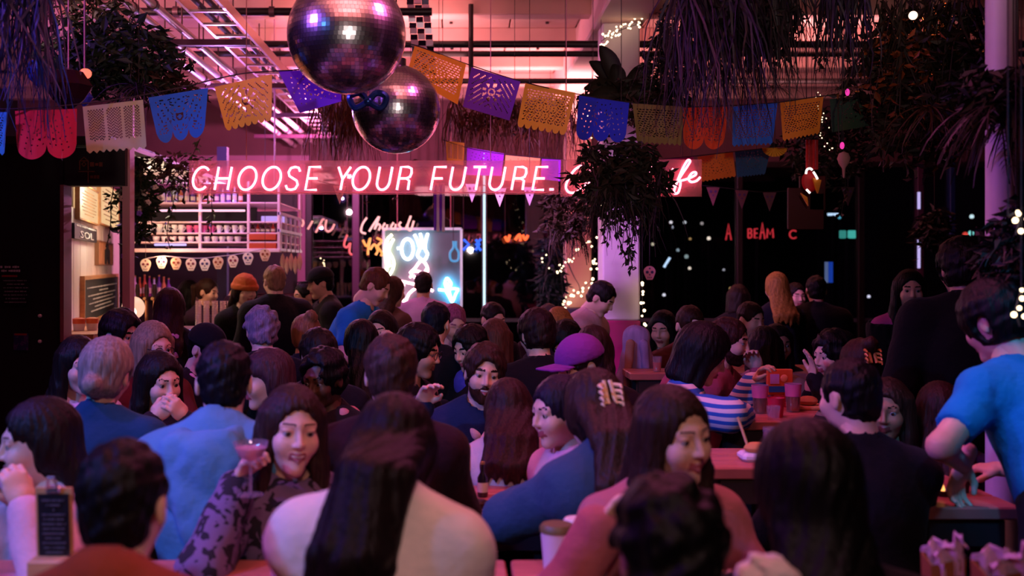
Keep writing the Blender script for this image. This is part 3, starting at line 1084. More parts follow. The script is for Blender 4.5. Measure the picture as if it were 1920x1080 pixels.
# pipes under the ceiling
def pipe(a, b, r, col, label, name='pipe', metal=.3, rough=.45, n=10, clamps=()):
    e = empty(name, tuple(a), label, 'pipe')
    m = MB(); m.tube([a, b], r, n); m.build('pipe_run', mat('pipe_' + col, col, rough, metal), e, True)
    for t in clamps:
        q = Vector(a).lerp(Vector(b), t)
        m = MB(); d = (Vector(b) - Vector(a)).normalized()
        m.tube([q - d * .02, q + d * .02], r * 1.35, n)
        m.build('clamp', mat('pipe_clamp', '#6a5058', .4, .6), e, True)
        m = MB(); m.tube([q, (q.x, q.y, CEILZ)], .006, 6); m.build('hanger_rod', mat('pipe_rod', '#4a3a3e', .4, .6), e)


for (py, D, x0, x1, r, lb) in ((22, 8.0, -2.6, -.2, .03, 'upper left'), (83, 9.0, -2.4, 6.5, .03, 'front of the pair'), (101, 9.35, -2.4, 6.5, .026, 'rear of the pair'), (152, 10.6, -1.6, 6.5, .028, 'lowest and farthest')):
    z = P(0, py, D).z
    pipe((x0, D, z), (x1, D, z), r, '#171012', 'black pipe running across under the ceiling, ' + lb, 'ceiling_pipe', clamps=(.2, .5, .8))
q = P(883, 12, 8.9)
pipe(P(883, 8, 8.9), P(883, 180, 8.9), .022, '#2a1a1c', 'dark vertical drop pipe left of the purple flag', 'drop_pipe')
for k, (x, z, lb) in enumerate(((-2.06, 3.10, 'leftmost of the three'), (-1.94, 3.12, 'middle of the three'), (-1.82, 3.14, 'rightmost of the three'))):
    pipe((x, 4.0, z), (x, 13.4, z), .027, '#e7c7c9', 'bright white conduit running away under the ceiling, ' + lb, 'conduit', .15, .35, clamps=[.12 * j + .25 for j in range(7)])
# cable tray beside the conduits
e = empty('cable_tray', (-1.60, 4, 3.2), 'pale metal cable tray beside the white conduits', 'cable tray')
for x in (-1.70, -1.46):
    m = MB(); m.box((x, 8.7, 3.22), (.02, 9.4, .07)); m.build('side_rail', mat('tray_steel', '#d8b6b8', .35, .5), e)
for j in range(26):
    m = MB(); m.box((-1.58, 4.2 + .36 * j, 3.19), (.24, .03, .015)); m.build('rung', mat('tray_steel'), e)
for j in range(5):
    m = MB(); m.box((-1.86, 5.4 + 1.7 * j, 3.07), (.95, .05, .04)); m.build('bracket', mat('tray_bracket', '#5a2a4a', .5, .3), e)
for j in range(2):
    m = MB(); m.tube([(-1.62 + .08 * j, 4.2, 3.215), (-1.61 + .08 * j, 13, 3.215)], .018, 8); m.build('cable', mat('tray_cable', '#3a2838', .5), e)
# short lit bars at upper left
for k, (a, b, lb) in enumerate((((118, -5, 6.5), (192, 46, 7.2), 'slanting near the top left foliage'), ((220, 52, 7.0), (248, 52, 7.0), 'short and level beside the conduits'))):
    m = MB(); m.tube([P(*a), P(*b)], .012, 8)
    tag(m.build('metal_bar', mat('bar_pale', '#e8cfc8', .3, .3), smooth=True), 'thin pale metal bar ' + lb, 'bar')
# foil air duct by the mirror balls
e = empty('foil_duct', tuple(P(790, 60, 8.4)), 'chequered foil strip hanging behind the large mirror ball', 'foil')
for i in range(14):
    for j in range(3):
        a = P(768 + 14 * j + 1.2 * i, -8 + 11 * i, 8.4)
        m = MB(); m.box((a.x, a.y + .01 * ((i + j) % 2), a.z), (.056, .012, .043), M=Matrix.Rotation(.25 * ((i * 7 + j * 3) % 5 - 2), 4, 'X'))
        m.build('foil_tile', mat('foil_%d' % ((i + j) % 2), ('#d9c8d8', '#241430')[(i + j) % 2], .25, .6), e)

# kiosk on the left
kx0, kx1 = P(120, 0, 7.0).x, P(222, 0, 7.0).x
e = tag(empty('wall_kiosk', (-3.9, 7.0, 0)), kind='structure')
def kbox(name, c, d, mt, par=e, **k):
    m = MB(); m.box(c, d, **k); return m.build(name, mt, par)
zt, zb = P(0, 348, 7).z, P(0, 640, 7).z
kbox('front_panel', ((kx0 - 5.7) / 2, 7.06, 1.2), (kx0 + 5.7, .12, 2.4), black)
kbox('header', ((kx0 + kx1) / 2 + .02, 7.06, (zt + 2.36) / 2), (kx1 - kx0 + .05, .12, 2.36 - zt), black)
kbox('counter_front', ((kx0 + kx1) / 2, 7.06, zb / 2), (kx1 - kx0, .12, zb), black)
kbox('roof_edge', (-4.0, 7.6, 2.40), (3.5, 1.4, .05), black)
kbox('opening_trim', (kx0 + .012, 7.0, (zt + zb) / 2), (.024, .14, zt - zb), mat('kiosk_trim', '#8a5058', .5))
kbox('side_post', (kx1 + .035, 7.10, 1.2), (.05, .10, 2.4), mat('kiosk_post', '#d9a8a6', .6))
kbox('ceiling_board', (-2.9, 8.6, 2.38), (1.4, 3.0, .03), mat('kiosk_white', '#e9e2da', .6))
# inner wall, slanting away to the left
A, B = Vector((-2.66, 7.2, 0)), Vector((-3.30, 10.0, 0))
th = math.atan2(B.y - A.y, B.x - A.x)
KM = Matrix.Translation(A) @ Matrix.Rotation(th, 4, 'Z')       # local x along the wall, -y... towards the opening
def kz(px, py):
    """point on the inner wall seen at a pixel -> local (x, z)"""
    t = (px - CX) / FPX
    # x = A.x + s dx, y = A.y + s dy, x = t*y
    dx, dy = math.cos(th), math.sin(th)
    s = (t * A.y - A.x) / (dx - t * dy)
    D = A.y + s * dy
    return s, CAMZ + (CY - py) / FPX * D
L = 4.3
def kpan(name, x0, x1, z0, z1, d, y, mt, par, **k):
    m = MB(); m.box((0, 0, 0), (x1 - x0, d, z1 - z0), M=KM @ Matrix.Translation(((x0 + x1) / 2, y, (z0 + z1) / 2)), **k)
    return m.build(name, mt, par)
kpan('inner_wall', .03, L, 0, 2.36, .05, .03, mat('kiosk_white'), e)
for j in range(10):
    kpan('wall_board', 0.03 + j * .40, .41 + j * .40, .02, 2.0, .012, 0.0, mat('kiosk_white'), e)
lamp('kiosk_lamp', 'POINT', (-2.62, 8.3, 2.15), 16, (1, .82, .62), size=.08)
def quad_panel(name, c, label, cat, y0=-.03, d=.02, mt=None, cut=0):
    """panel on the kiosk's inner wall from two pixel corners"""
    mid = (c[0] + c[2]) / 2
    xa, xb, za, zb_ = kz(c[0], c[1])[0], kz(c[2], c[3])[0], kz(mid, c[1])[1], kz(mid, c[3])[1]
    return xa, xb, min(za, zb_), max(za, zb_)
def wall_thing(name, c, label, cat, mt, frame=None, d=.02):
    x0, x1, z0, z1 = quad_panel(name, c, label, cat)
    w = empty(name, tuple(KM @ Vector(((x0 + x1) / 2, -.02, z0))), label, cat)
    kpan('board', x0, x1, z0, z1, d, -.022, mt, w)
    if frame:
        t = frame[0]
        for (a, b, c_, d_) in ((x0 - t, x1 + t, z1, z1 + t), (x0 - t, x1 + t, z0 - t, z0), (x0 - t, x0, z0, z1), (x1, x1 + t, z0, z1)):
            kpan('frame', a, b, c_, d_, d + .015, -.024, frame[1], w)
    return w, x0, x1, z0, z1
def stroke_text(par, lines, x0, x1, z0, z1, y, mt, M, seed=1, h=.5, name='lettering', wid=1.0):
    """rows of small raised strokes as lettering too small to read"""
    rr = random.Random(seed); m = MB(); n = len(lines)
    for i, ln in enumerate(lines):
        zc = z1 - (i + .5) * (z1 - z0) / n; hh = (z1 - z0) / n * h
        x = x0 + (1 - ln) * (x1 - x0) / 2
        while x < x1 - (1 - ln) * (x1 - x0) / 2:
            w = hh * rr.uniform(.5, .9) * wid
            m.box((0, 0, 0), (w, .004, hh * rr.uniform(.55, 1)), M=M @ Matrix.Translation((x + w / 2, y, zc)))
            x += w * 1.35 if rr.random() > .18 else w * 2.2
    return tag(m.build(name, mt, par), kind='stuff')
woodm = mat('light_wood', '#c9935e', .55, var=.15, vscale=5, stretch=(1, 1, 6))
lm = emis('menu_paper_lit', (1, .62, .30), .85)
for (c, lb) in (((139, 352, 176, 414), 'warm lit menu board in the kiosk, left half'), ((180, 350, 216, 424), 'warm lit menu board in the kiosk, right half')):
    w, x0, x1, z0, z1 = wall_thing('menu_board', c, lb, 'menu board', lm, (.012, woodm))
    stroke_text(w, [.5, .8, .7, .8, .6, .75, .7, .5], x0 + .02, x1 - .02, z0 + .03, z1 - .03, -.036, mat('menu_ink', '#a06a3a', .8), KM, 3, .22, wid=4)
w, x0, x1, z0, z1 = wall_thing('wall_sign', (131, 424, 174, 451), 'dark blue sign reading SOL on the white kiosk wall', 'sign', mat('sign_navy', '#10182c', .5))
def font_text(txt, size, M, mt, par, name='lettering', ext=.002, align='CENTER', shear=0):
    cu = bpy.data.curves.new(name, 'FONT')
    cu.body = txt; cu.size = size; cu.extrude = ext; cu.align_x = align; cu.shear = shear; cu.resolution_u = 2
    o = bpy.data.objects.new(name, cu); COL.objects.link(o)
    dg = bpy.context.evaluated_depsgraph_get(); dg.update()
    me = bpy.data.meshes.new_from_object(o.evaluated_get(dg))
    bpy.data.objects.remove(o); bpy.data.curves.remove(cu)
    me.transform(M)
    o = obj(name, me, mt, par)
    return o
RX = Matrix.Rotation(math.pi / 2, 4, 'X')
white = mat('print_white', '#e8e4de', .6)
font_text('SOL', (z1 - z0) * .68, KM @ Matrix.Translation(((x0 + x1) / 2, -.036, z0 + (z1 - z0) * .12)) @ Matrix.Diagonal(((x1 - x0) * .62 / ((z1 - z0) * .68 * 1.75), 1, 1, 1)) @ RX, white, w)
stroke_text(w, [.9], x0 + .01, x1 - .01, z0 + (z1 - z0) * .78, z1, -.034, white, KM, 5, .6, wid=5)
w, x0, x1, z0, z1 = wall_thing('framed_picture', (176, 456, 204, 495), 'small brown framed picture of a dark figure on the kiosk wall', 'picture', mat('picture_tan', '#c48a62', .7, var=.2), (.012, mat('picture_frame', '#8a5a3a', .5)))
m = MB(); cx, cz = 0.0, 0.0
kq = (x1 - x0) / .30
m.prism([(cx - .05, cz - .12), (cx - .02, cz - .12), (cx, cz - .02), (cx + .02, cz - .12), (cx + .05, cz - .12), (cx + .05, cz + .04), (cx + .02, cz + .06), (cx + .02, cz + .11), (cx - .02, cz + .11), (cx - .02, cz + .06), (cx - .05, cz + .04)], .006, KM @ Matrix.Translation(((x0 + x1) / 2 + .1 * (x1 - x0), -.036, (z0 + z1) / 2)) @ Matrix.Diagonal((kq, 1, .8, 1)))
m.build('figure', mat('picture_dark', '#241410', .7), w)
w, x0, x1, z0, z1 = wall_thing('chalkboard', (149, 522, 214, 592), 'chalkboard menu in a pale wood frame leaning in the kiosk', 'chalkboard', mat('slate', '#1d2422', .7, var=.2), (.03, woodm))
ch = mat('chalk', '#cfd0c8', .9)
stroke_text(w, [.9, .25, .85, .6, .8, .5, .7], x0 + .04, x1 - .04, z0 + .05, z1 - .05, -.036, ch, KM, 9, .45, wid=3.5)
# kiosk counter with tubs
kc = kbox('worktop', (-2.80, 7.75, P(0, 617, 7.7).z - .02), (.74, 1.3, .04), woodm)
for (px, py, D, cc, lb) in ((148, 604, 7.5, '#d8642c', 'orange tub with white base, left one on the kiosk counter'), (173, 604, 7.55, '#e07a3c', 'orange tub with white base, right one on the kiosk counter')):
    p = P(px, py, D); zc = P(0, 617, 7.7).z
    t = empty('condiment_tub', (p.x, D, zc), lb, 'tub')
    m = MB(); m.lathe([(.036, 0), (.042, .05)], (p.x, D, zc), 16); m.build('pot', mat('tub_white', '#e9e6e0', .4), t, True)
    m = MB(); m.lathe([(.043, .05), (.044, .085), (.02, .092)], (p.x, D, zc), 16); m.build('lid', mat('tub_' + cc, cc, .4), t, True)
# small print and fittings on the black panel
pz = Matrix.Translation((0, 6.995, 0))
pa, pb = P(2, 497, 7), P(40, 570, 7)
e2 = empty('wall_notice', (pa.x, 6.99, pb.z), 'printed notice with white and red lines on the black panel', 'notice')
m = MB(); m.box(((pa.x + pb.x) / 2 + .02, 6.993, (pa.z + pb.z) / 2), (pb.x - pa.x + .07, .006, pa.z - pb.z + .03)); m.build('sheet', mat('notice_black', '#0e0c10', .5), e2)
stroke_text(e2, [1, .9], pa.x, pb.x, pa.z - .05, pa.z, 6.988, mat('notice_print', '#d8d0d4', .7), Matrix.Identity(4), 2, .6)
stroke_text(e2, [1, .7, 1, .9, 1, .8, .9], pa.x + .02, pb.x + .04, pb.z, pa.z - .09, 6.988, mat('notice_print_dim', '#8a8488', .7), Matrix.Identity(4), 4, .35)
m = MB(); m.box((pa.x + .06, 6.988, pa.z - .072), (.10, .004, .012)); m.build('red_line', mat('notice_red', '#a01828', .6), e2)
a = P(40, 641, 7)
e2 = empty('sticker', (a.x, 6.99, a.z - .06), 'square dark blue and violet sticker on the black panel', 'sticker')
m = MB(); m.box((a.x, 6.993, a.z), (.095, .006, .11)); m.build('backing', pattern_mat('sticker_print', 'blob', '#1a1a5a', '#4a1a6a', 30), e2)
m = MB(); m.box((a.x, 6.989, a.z + .05), (.08, .004, .012)); m.build('printed_line', mat('notice_red'), e2)
for (py, lb) in ((592, 'upper'), (640, 'lower')):
    a = P(76, py, 7); m = MB(); m.lathe([(.012, 0), (.012, .012), (.006, .018)], tuple(a - Vector((0, 0, 0))), 10, M=Matrix.Rotation(math.pi / 2, 4, 'X'))
    tag(m.build('panel_knob', mat('knob_chrome', '#e8e4e8', .2, .2, emit=(.6, .6, .65), es=.0), smooth=True), lb + ' small bright knob on the black panel', 'knob').location = (0, -.005, 0)
# line drawing logo on the header
a = P(147, 338, 7); b = P(192, 297, 7)
e2 = empty('header_logo', (a.x, 6.99, a.z), 'brown line logo of a little house on the black header', 'logo')
lg = mat('logo_brown', '#7a4628', .6)
def lgl(pts):
    m = MB(); m.tube([Vector((P(x, y, 7).x, 6.992, P(x, y, 7).z)) for x, y in pts], .0035, 5); m.build('logo_line', lg, e2)
for pts in ([(148, 322), (178, 322)], [(166, 322), (166, 343)], [(150, 319), (150, 302), (158, 295), (166, 302), (166, 319)], [(150, 302), (166, 302)], [(158, 312), (154, 308), (158, 304), (162, 308), (158, 312)]): lgl(pts)
stroke_text(e2, [1], P(170, 0, 7).x, P(191, 0, 7).x, P(0, 314, 7).z, P(0, 303, 7).z, 6.99, lg, Matrix.Identity(4), 6, .8)
stroke_text(e2, [1], P(170, 0, 7).x, P(191, 0, 7).x, P(0, 337, 7).z, P(0, 327, 7).z, 6.99, lg, Matrix.Identity(4), 7, .8)
# ------------------------------------------------------------------ neon
def crom(pts, k=6):
    """smooth curve through points"""
    pts = [Vector(p) for p in pts]; out = []
    for i in range(len(pts) - 1):
        p0, p1, p2, p3 = pts[max(i - 1, 0)], pts[i], pts[i + 1], pts[min(i + 2, len(pts) - 1)]
        for j in range(k):
            t = j / k
            out.append(.5 * (2 * p1 + (p2 - p0) * t + (2 * p0 - 5 * p1 + 4 * p2 - p3) * t * t + (3 * p1 - p0 - 3 * p2 + p3) * t ** 3))
    out.append(pts[-1])
    return out


def arc(cx, cy, rx, ry, a0, a1, n=14):
    return [(cx + rx * math.cos(math.radians(a0 + (a1 - a0) * i / n)), cy + ry * math.sin(math.radians(a0 + (a1 - a0) * i / n))) for i in range(n + 1)]


GL = {  # strokes in a 0..1 box, y up
    'C': [arc(.52, .5, .48, .5, 45, 315)],
    'H': [[(.08, 0), (.08, 1)], [(.92, 0), (.92, 1)], [(.08, .5), (.92, .5)]],
    'O': [arc(.5, .5, .48, .5, 90, 450, 22)],
    'S': [[(.93, .80), (.78, .96), (.5, 1), (.2, .95), (.08, .77), (.2, .6), (.5, .5), (.8, .4), (.93, .23), (.8, .05), (.5, 0), (.2, .04), (.05, .2)]],
    'E': [[(.95, 1), (.1, 1), (.1, 0), (.95, 0)], [(.1, .5), (.85, .5)]],
    'Y': [[(.0, 1), (.5, .47), (.5, 0)], [(1.0, 1), (.5, .47)]],
    'U': [[(.05, 1), (.05, .35)] + arc(.5, .35, .45, .35, 180, 360, 10) + [(.95, 1)]],
    'R': [[(.08, 0), (.08, 1), (.6, 1), (.85, .93), (.92, .75), (.85, .57), (.6, .5), (.08, .5)], [(.6, .5), (.85, .4), (.88, 0)]],
    'F': [[(.1, 0), (.1, 1), (.98, 1)], [(.1, .5), (.85, .5)]],
    'T': [[(0, 1), (1, 1)], [(.5, 1), (.5, 0)]],
    '.': [[(.0, .02), (1, .02)]],
    'A': [[(0, 0), (.5, 1), (1, 0)], [(.2, .4), (.8, .4)]],
    'B': [[(.1, 0), (.1, 1), (.6, 1), (.85, .9), (.85, .62), (.6, .52), (.1, .52)], [(.6, .52), (.92, .4), (.92, .1), (.6, 0), (.1, 0)]],
    'M': [[(0, 0), (.1, 1), (.5, .4), (.9, 1), (1, 0)]],
}
neon_pink = emis('neon_pink_tube', (1, .17, .26), 8.5)
ND = 6.6
sign = empty('neon_sign', tuple(P(690, 362, ND)), 'long pink neon sign reading CHOOSE YOUR FUTURE in slanted capitals', 'neon sign')
acr = glass_mat('acrylic_sheet', (.98, .94, .94), .03, .05, (1, .46, .50), .26)
a, b = P(352, 300, ND), P(1048, 364, ND)
m = MB(); m.box(((a.x + b.x) / 2, ND + .035, (a.z + b.z) / 2), (b.x - a.x, .006, a.z - b.z)); m.build('acrylic_panel', acr, sign)
spec = [('C', 357, 396), ('H', 400, 436), ('O', 443, 484), ('O', 488, 530), ('S', 533, 565), ('E', 570, 602), ('Y', 627, 657), ('O', 657, 697), ('U', 703, 736), ('R', 742, 775), ('F', 805, 837), ('U', 840, 874), ('T', 880, 911), ('U', 914, 948), ('R', 957, 990), ('E', 996, 1028), ('.', 1030, 1038)]
for ch, x0, x1 in spec:
    m = MB()
    w = x1 - x0 - (7 if ch != '.' else 0)
    for st in GL[ch]:
        pts = []
        for (u, v) in st:
            pts.append(P(x0 + u * w + v * 8 - (0 if ch != '.' else 0), 356 - v * 43, ND))
        m.tube(pts, .0074, 8)
    m.build('neon_letter', neon_pink, sign, True)
for px in (462, 727, 920):
    m = MB(); m.tube([P(px, 300, ND + .03), (P(px, 300, ND + .03).x, ND + .03, CEILZ)], .003, 5); m.build('hanging_wire', mat('wire_pale', '#c07880', .5), sign)
m = MB(); m.tube([P(362, 361, ND + .02), P(1030, 361, ND + .02)], .003, 5); m.build('sign_cable', mat('wire_pale'), sign)
sign2 = empty('neon_sign', tuple(P(1190, 366, ND)), 'pink neon script sign reading Choose life, mostly hidden by the hanging plant', 'neon sign')
a, b = P(1052, 298, ND), P(1318, 368, ND)
m = MB(); m.box(((a.x + b.x) / 2, ND + .035, (a.z + b.z) / 2), (b.x - a.x, .006, a.z - b.z)); m.build('acrylic_panel', acr, sign2)
SCR = {'C': [(1091, 310), (1078, 318), (1066, 335), (1061, 350), (1066, 360), (1078, 361), (1090, 354)],
       'h': [(1092, 356), (1104, 330), (1110, 312), (1104, 330), (1098, 358), (1106, 342), (1112, 346), (1110, 358)],
       'o': [(1122, 344), (1116, 350), (1118, 358), (1126, 354), (1126, 346), (1120, 344)],
       'o2': [(1136, 344), (1130, 350), (1132, 358), (1140, 354), (1140, 346), (1134, 344)],
       's': [(1154, 344), (1148, 348), (1154, 354), (1146, 358)],
       'e': [(1160, 352), (1168, 346), (1162, 344), (1158, 354), (1168, 357)],
       'l': [(1206, 352), (1222, 314), (1216, 312), (1210, 345), (1218, 357)],
       'i': [(1228, 344), (1226, 357), (1236, 352)],
       'dot': [(1260, 317), (1262, 318), (1264, 319)],
       'tail': [(1248, 354), (1256, 352), (1264, 349)],
       'f': [(1266, 348), (1278, 328), (1290, 310), (1294, 302), (1289, 301), (1280, 316), (1270, 340), (1264, 358), (1266, 363), (1272, 360), (1276, 345), (1274, 338)],
       'e2': [(1276, 339), (1290, 335), (1304, 328), (1304, 323), (1297, 325), (1291, 335), (1296, 341), (1306, 339), (1313, 332)]}
for k, pts in SCR.items():
    m = MB(); m.tube(crom([P(x, y, ND) for x, y in pts], 5), .0070, 8); m.build('neon_letter', neon_pink, sign2, True)
m = MB(); m.tube([P(1062, 300, ND + .03), (P(1062, 300, ND + .03).x, ND + .03, CEILZ)], .003, 5); m.build('hanging_wire', mat('wire_pale'), sign2)


def neon_piece(name, label, strokes, D, r, mt, cat='neon sign', smooth=True, part='neon_tube', hang=True):
    q = P(strokes[0][0][0], strokes[0][0][1], D)
    e = empty(name, tuple(q), label, cat)
    for st in strokes:
        m = MB(); pts = [P(x, y, D) for x, y in st]
        m.tube(crom(pts, 4) if smooth and len(pts) > 2 else pts, r, 7)
        m.build(part, mt, e, True)
    if hang:
        q = P(strokes[0][0][0], strokes[0][0][1], D); m = MB(); m.tube([q, (q.x, D, CEILZ + .05)], .004, 5); m.build('hanging_wire', mat('wire_dark', '#3a2026', .6), e)
    return e


# small neon pieces by the windows; pink script is the sign's reflection built as tubes
reflection_dim = emis('reflection_pink_dim', (1, .30, .30), 1.3)
neon_piece('glow_script', 'small faint pink window reflection of the neon script, modelled as tubes, left of the purple mullion', [[(566, 425), (569, 418), (567, 412)], [(577, 430), (584, 418), (586, 414)], [(592, 436), (598, 425), (604, 413), (608, 411)], [(598, 424), (606, 423)], [(612, 412), (610, 428), (615, 434), (622, 430), (627, 420)]], 12.4, .012, reflection_dim)
neon_piece('glow_script', 'small pink window reflection of the neon script reading Choose, modelled as tubes, in front of the bright neon picture', [[(688, 408), (680, 420), (677, 434), (686, 438)], [(692, 434), (702, 418), (711, 406), (702, 430), (708, 420), (713, 424), (710, 432)], [(722, 418), (717, 428), (724, 430), (726, 421)], [(738, 417), (733, 427), (740, 429), (742, 420)], [(752, 416), (748, 422), (752, 428), (745, 431)], [(760, 430), (768, 412), (770, 405), (764, 425), (770, 432), (776, 414)]], 12.5, .012, emis('reflection_pink_mid', (1, .42, .42), 1.6))
neon_piece('glow_script', 'small red neon squiggle just left of the purple mullion', [[(651, 440), (645, 458), (650, 464), (656, 456)], [(657, 455), (655, 472), (660, 478)]], 12.4, .012, emis('neon_red_dim', (1, .12, .14), 1.2))
neon_piece('glow_script', 'orange neon lettering beside the bright neon picture', [[(680, 450), (688, 462), (694, 446), (690, 470), (690, 478)], [(694, 468), (702, 458), (708, 470), (704, 478)], [(706, 446), (716, 452), (708, 462), (716, 474), (714, 480)]], 12.5, .014, emis('neon_orange', (1, .32, .08), 1.6))
neon_piece('neon_arrow', 'blue neon chevron, left one beside the cyan mullion', [[(869, 449), (879, 458), (868, 469)]], 12.6, .016, emis('neon_blue', (.02, .13, 1), 1.4), smooth=False)
neon_piece('neon_arrow', 'blue neon chevron, right one beside the cyan mullion', [[(902, 448), (893, 458), (902, 470)], [(892, 449), (899, 458), (892, 469)]], 12.6, .016, emis('neon_blue'), smooth=False)
neon_piece('glow_script', 'red orange neon lettering in the dark window right of the cyan mullion', [[(947, 443), (952, 452), (956, 440)], [(966, 450), (974, 440), (976, 452)], [(980, 440), (985, 449), (990, 441)]], 13.2, .018, emis('neon_redorange', (1, .12, .03), 1.8))

# bright neon picture
AD = 12.9
art = empty('neon_picture', tuple(P(792, 576, AD)), 'large square neon picture glowing white, yellow, pink and cyan behind the crowd', 'neon sign')
a, b = P(719, 429, AD), P(865, 576, AD)
m = MB(); m.box(((a.x + b.x) / 2, AD + .06, (a.z + b.z) / 2), (b.x - a.x, .01, a.z - b.z)); m.build('back_panel', mat('art_panel', '#566470', .35, var=.15, vscale=3), art)
fr = mat('art_frame', '#c8c8dc', .3, .4, emit=(.6, .62, .9), es=.25)
for (c, d) in ((((a.x + b.x) / 2, AD + .03, a.z), (b.x - a.x, .05, .03)), (((a.x + b.x) / 2, AD + .03, b.z), (b.x - a.x, .05, .025)), ((a.x, AD + .03, (a.z + b.z) / 2), (.03, .05, a.z - b.z)), ((b.x, AD + .03, (a.z + b.z) / 2), (.03, .05, a.z - b.z))):
    m = MB(); m.box(c, d); m.build('frame_bar', fr, art)
TY, TW, TP, TC = emis('tube_yellow', (1, .85, .45), 13), emis('tube_white', (.72, .92, 1), 14), emis('tube_pink', (1, .36, .42), 15), emis('tube_cyan', (.12, .68, 1), 30)
for mt, sts in ((TY, [[(735, 440), (725, 452), (729, 470), (738, 490), (736, 506), (728, 518)], [(728, 445), (722, 470), (726, 498), (722, 518)], [(738, 448), (731, 462), (728, 480), (731, 500)]]),
                (TW, [[(c_, d_) for c_, d_ in arc(764, 467, 11, 19, 0, 360, 12)], [(777, 440), (783, 452), (787, 466)], [(788, 438), (791, 452), (793, 466)], [(802, 438), (798, 452), (797, 466), (802, 476)], [(787, 466), (783, 480), (795, 488), (802, 476)], [(745, 466), (754, 464)]]),
                (TP, [[(770, 510), (778, 503), (788, 490), (796, 492), (802, 505), (798, 516)], [(768, 512), (780, 508), (794, 512), (800, 504)], [(740, 525), (760, 529), (778, 533)], [(757, 533), (753, 552), (762, 578)], [(768, 520), (775, 517), (780, 524)], [(780, 540), (766, 552), (757, 578)], [(800, 528), (804, 540), (812, 546)]]),
                (TC, [[(838, 521), (834, 532), (840, 542), (846, 532), (838, 521)], [(822, 543), (836, 544), (850, 541), (860, 543)], [(836, 546), (842, 556), (848, 566), (854, 552), (859, 543)], [(838, 530), (842, 545), (846, 560)]])):
    for st in sts:
        m = MB(); m.tube(crom([P(x, y, AD) for x, y in st], 4), .014, 7); m.build('neon_tube', mt, art, True)
for px in (745, 845):
    m = MB(); m.tube([P(px, 429, AD + .03), (P(px, 429, AD + .03).x, AD + .03, CEILZ)], .005, 5); m.build('hanging_wire', mat('wire_pale'), art)
# small blue bottle shaped neon
neon_piece('neon_bottle', 'small blue and white bottle shaped neon at the right of the neon picture', [[(850, 452), (850, 464), (844, 474), (846, 488), (858, 488), (860, 474), (855, 464), (855, 452)]], 12.7, .014, emis('neon_bluewhite', (.1, .4, .8), .8))

# lights of the city beyond the glass
for k, (px, py, r, col, st) in enumerate(((1258, 417, 3, (.9, .85, .8), .9), (1284, 417, 3, (.7, .75, .7), .7), (1260, 426, 3, (.7, .75, .8), .5), (1316, 419, 3, (.8, .7, .6), .4), (1329, 447, 3.5, (1, .85, .6), 1.0), (1294, 448, 2.5, (1, .6, .2), .4), (1224, 458, 3, (.9, .8, .5), .6), (1271, 469, 3, (.6, .8, .8), .4), (1287, 481, 4, (.6, .8, .7), .35), (1293, 503, 3, (1, .85, .6), .9), (1245, 553, 3, (.9, .9, .9), .9), (1370, 541, 3, (1, .6, .2), .5), (1357, 506, 2.5, (.8, .8, .8), .4), (1822, 406, 4, (.7, 1, .9), .9), (1821, 437, 5, (.3, 1, .8), .9), (1810, 440, 5, (1, .08, .05), .7), (1629, 556, 3, (.9, .9, 1), .9), (1535, 418, 3, (.8, .95, 1), .8), (1574, 408, 3, (.1, .5, .6), .7), (1512, 583, 3, (.6, .8, 1), .9))):
    D = 20 + (k % 4)
    q = P(px, py, D)
    e = empty('street_light', (q.x, D, 0), 'tiny out of focus lamp in the dark beyond the glass', 'light', 'city lights beyond the glass')
    m = MB(); m.sphere(q, r * D / 2000, 10); m.build('lamp_head', emis('city_%d' % k, col, st * 1.6), e, True)
    m = MB(); m.tube([q, (q.x, D + .02, 0)], .02, 6); m.build('post', mat('post_black', '#060608', .8), e)
for (px0, py, px1, lb) in ((1552, 402, 1572, 'short white light bar high in the dark window beside the red lantern'), (1245, 495, 1256, 'slanting pale blue light streak in the dark window right of the column')):
    m = MB(); m.tube([P(px0, py + (6 if px0 < 1300 else 0), 19), P(px1, py - (12 if px0 < 1300 else 0), 19)], .022, 8)
    e = empty('window_light', tuple(P(px0, py, 19)), lb, 'light'); m.build('tube', emis('lightbar_%d' % px0, (.6, .85, 1), 1.6), e)
    q = P((px0 + px1) / 2, py, 19); m = MB(); m.tube([q, (q.x, 19.05, 0)], .02, 6); m.build('post', mat('post_black', '#060608', .8), e)
e = empty('neon_lettering', tuple(P(1410, 446, 18)), 'red neon lettering hanging outside beyond the dark glass', 'neon sign')
q = P(1420, 446, 18); m = MB(); m.tube([q, (q.x, 18.1, 0)], .03, 6); m.build('post', mat('post_black'), e)
rd = emis('neon_outside_red', (1, .05, .06), .9)
for ch, x0, x1, y0, y1 in (('A', 1361, 1371, 450, 420), ('B', 1402, 1410, 446, 429), ('E', 1414, 1421, 446, 429), ('A', 1425, 1434, 448, 418), ('M', 1438, 1450, 446, 429), ('C', 1480, 1495, 447, 432)):
    m = MB()
    for st in GL[ch]: m.tube([P(x0 + u * (x1 - x0), y0 - v * (y0 - y1), 18) for u, v in st], .013, 6)
    m.build('neon_letter', rd, e, True)
e = empty('exit_sign', tuple(P(1591, 450, 17)), 'small teal glowing double sign box above the far doors', 'sign')
q = P(1588, 446, 17); m = MB(); m.tube([q, (q.x, 17.05, 0)], .03, 6); m.build('post', mat('post_black'), e)
for (x0, x1, st) in ((1574, 1586, .5), (1590, 1604, .85)):
    a, b = P(x0, 432, 17), P(x1, 447, 17)
    m = MB(); m.box(((a.x + b.x) / 2, 17, (a.z + b.z) / 2), (b.x - a.x, .05, a.z - b.z), bev=.01); m.build('lit_panel', emis('teal_%d' % x0, (.10, .75, .55), st), e)
e = empty('blue_screen', tuple(P(1555, 535, 16)), 'narrow blue lit panel beyond the glass doors', 'screen')
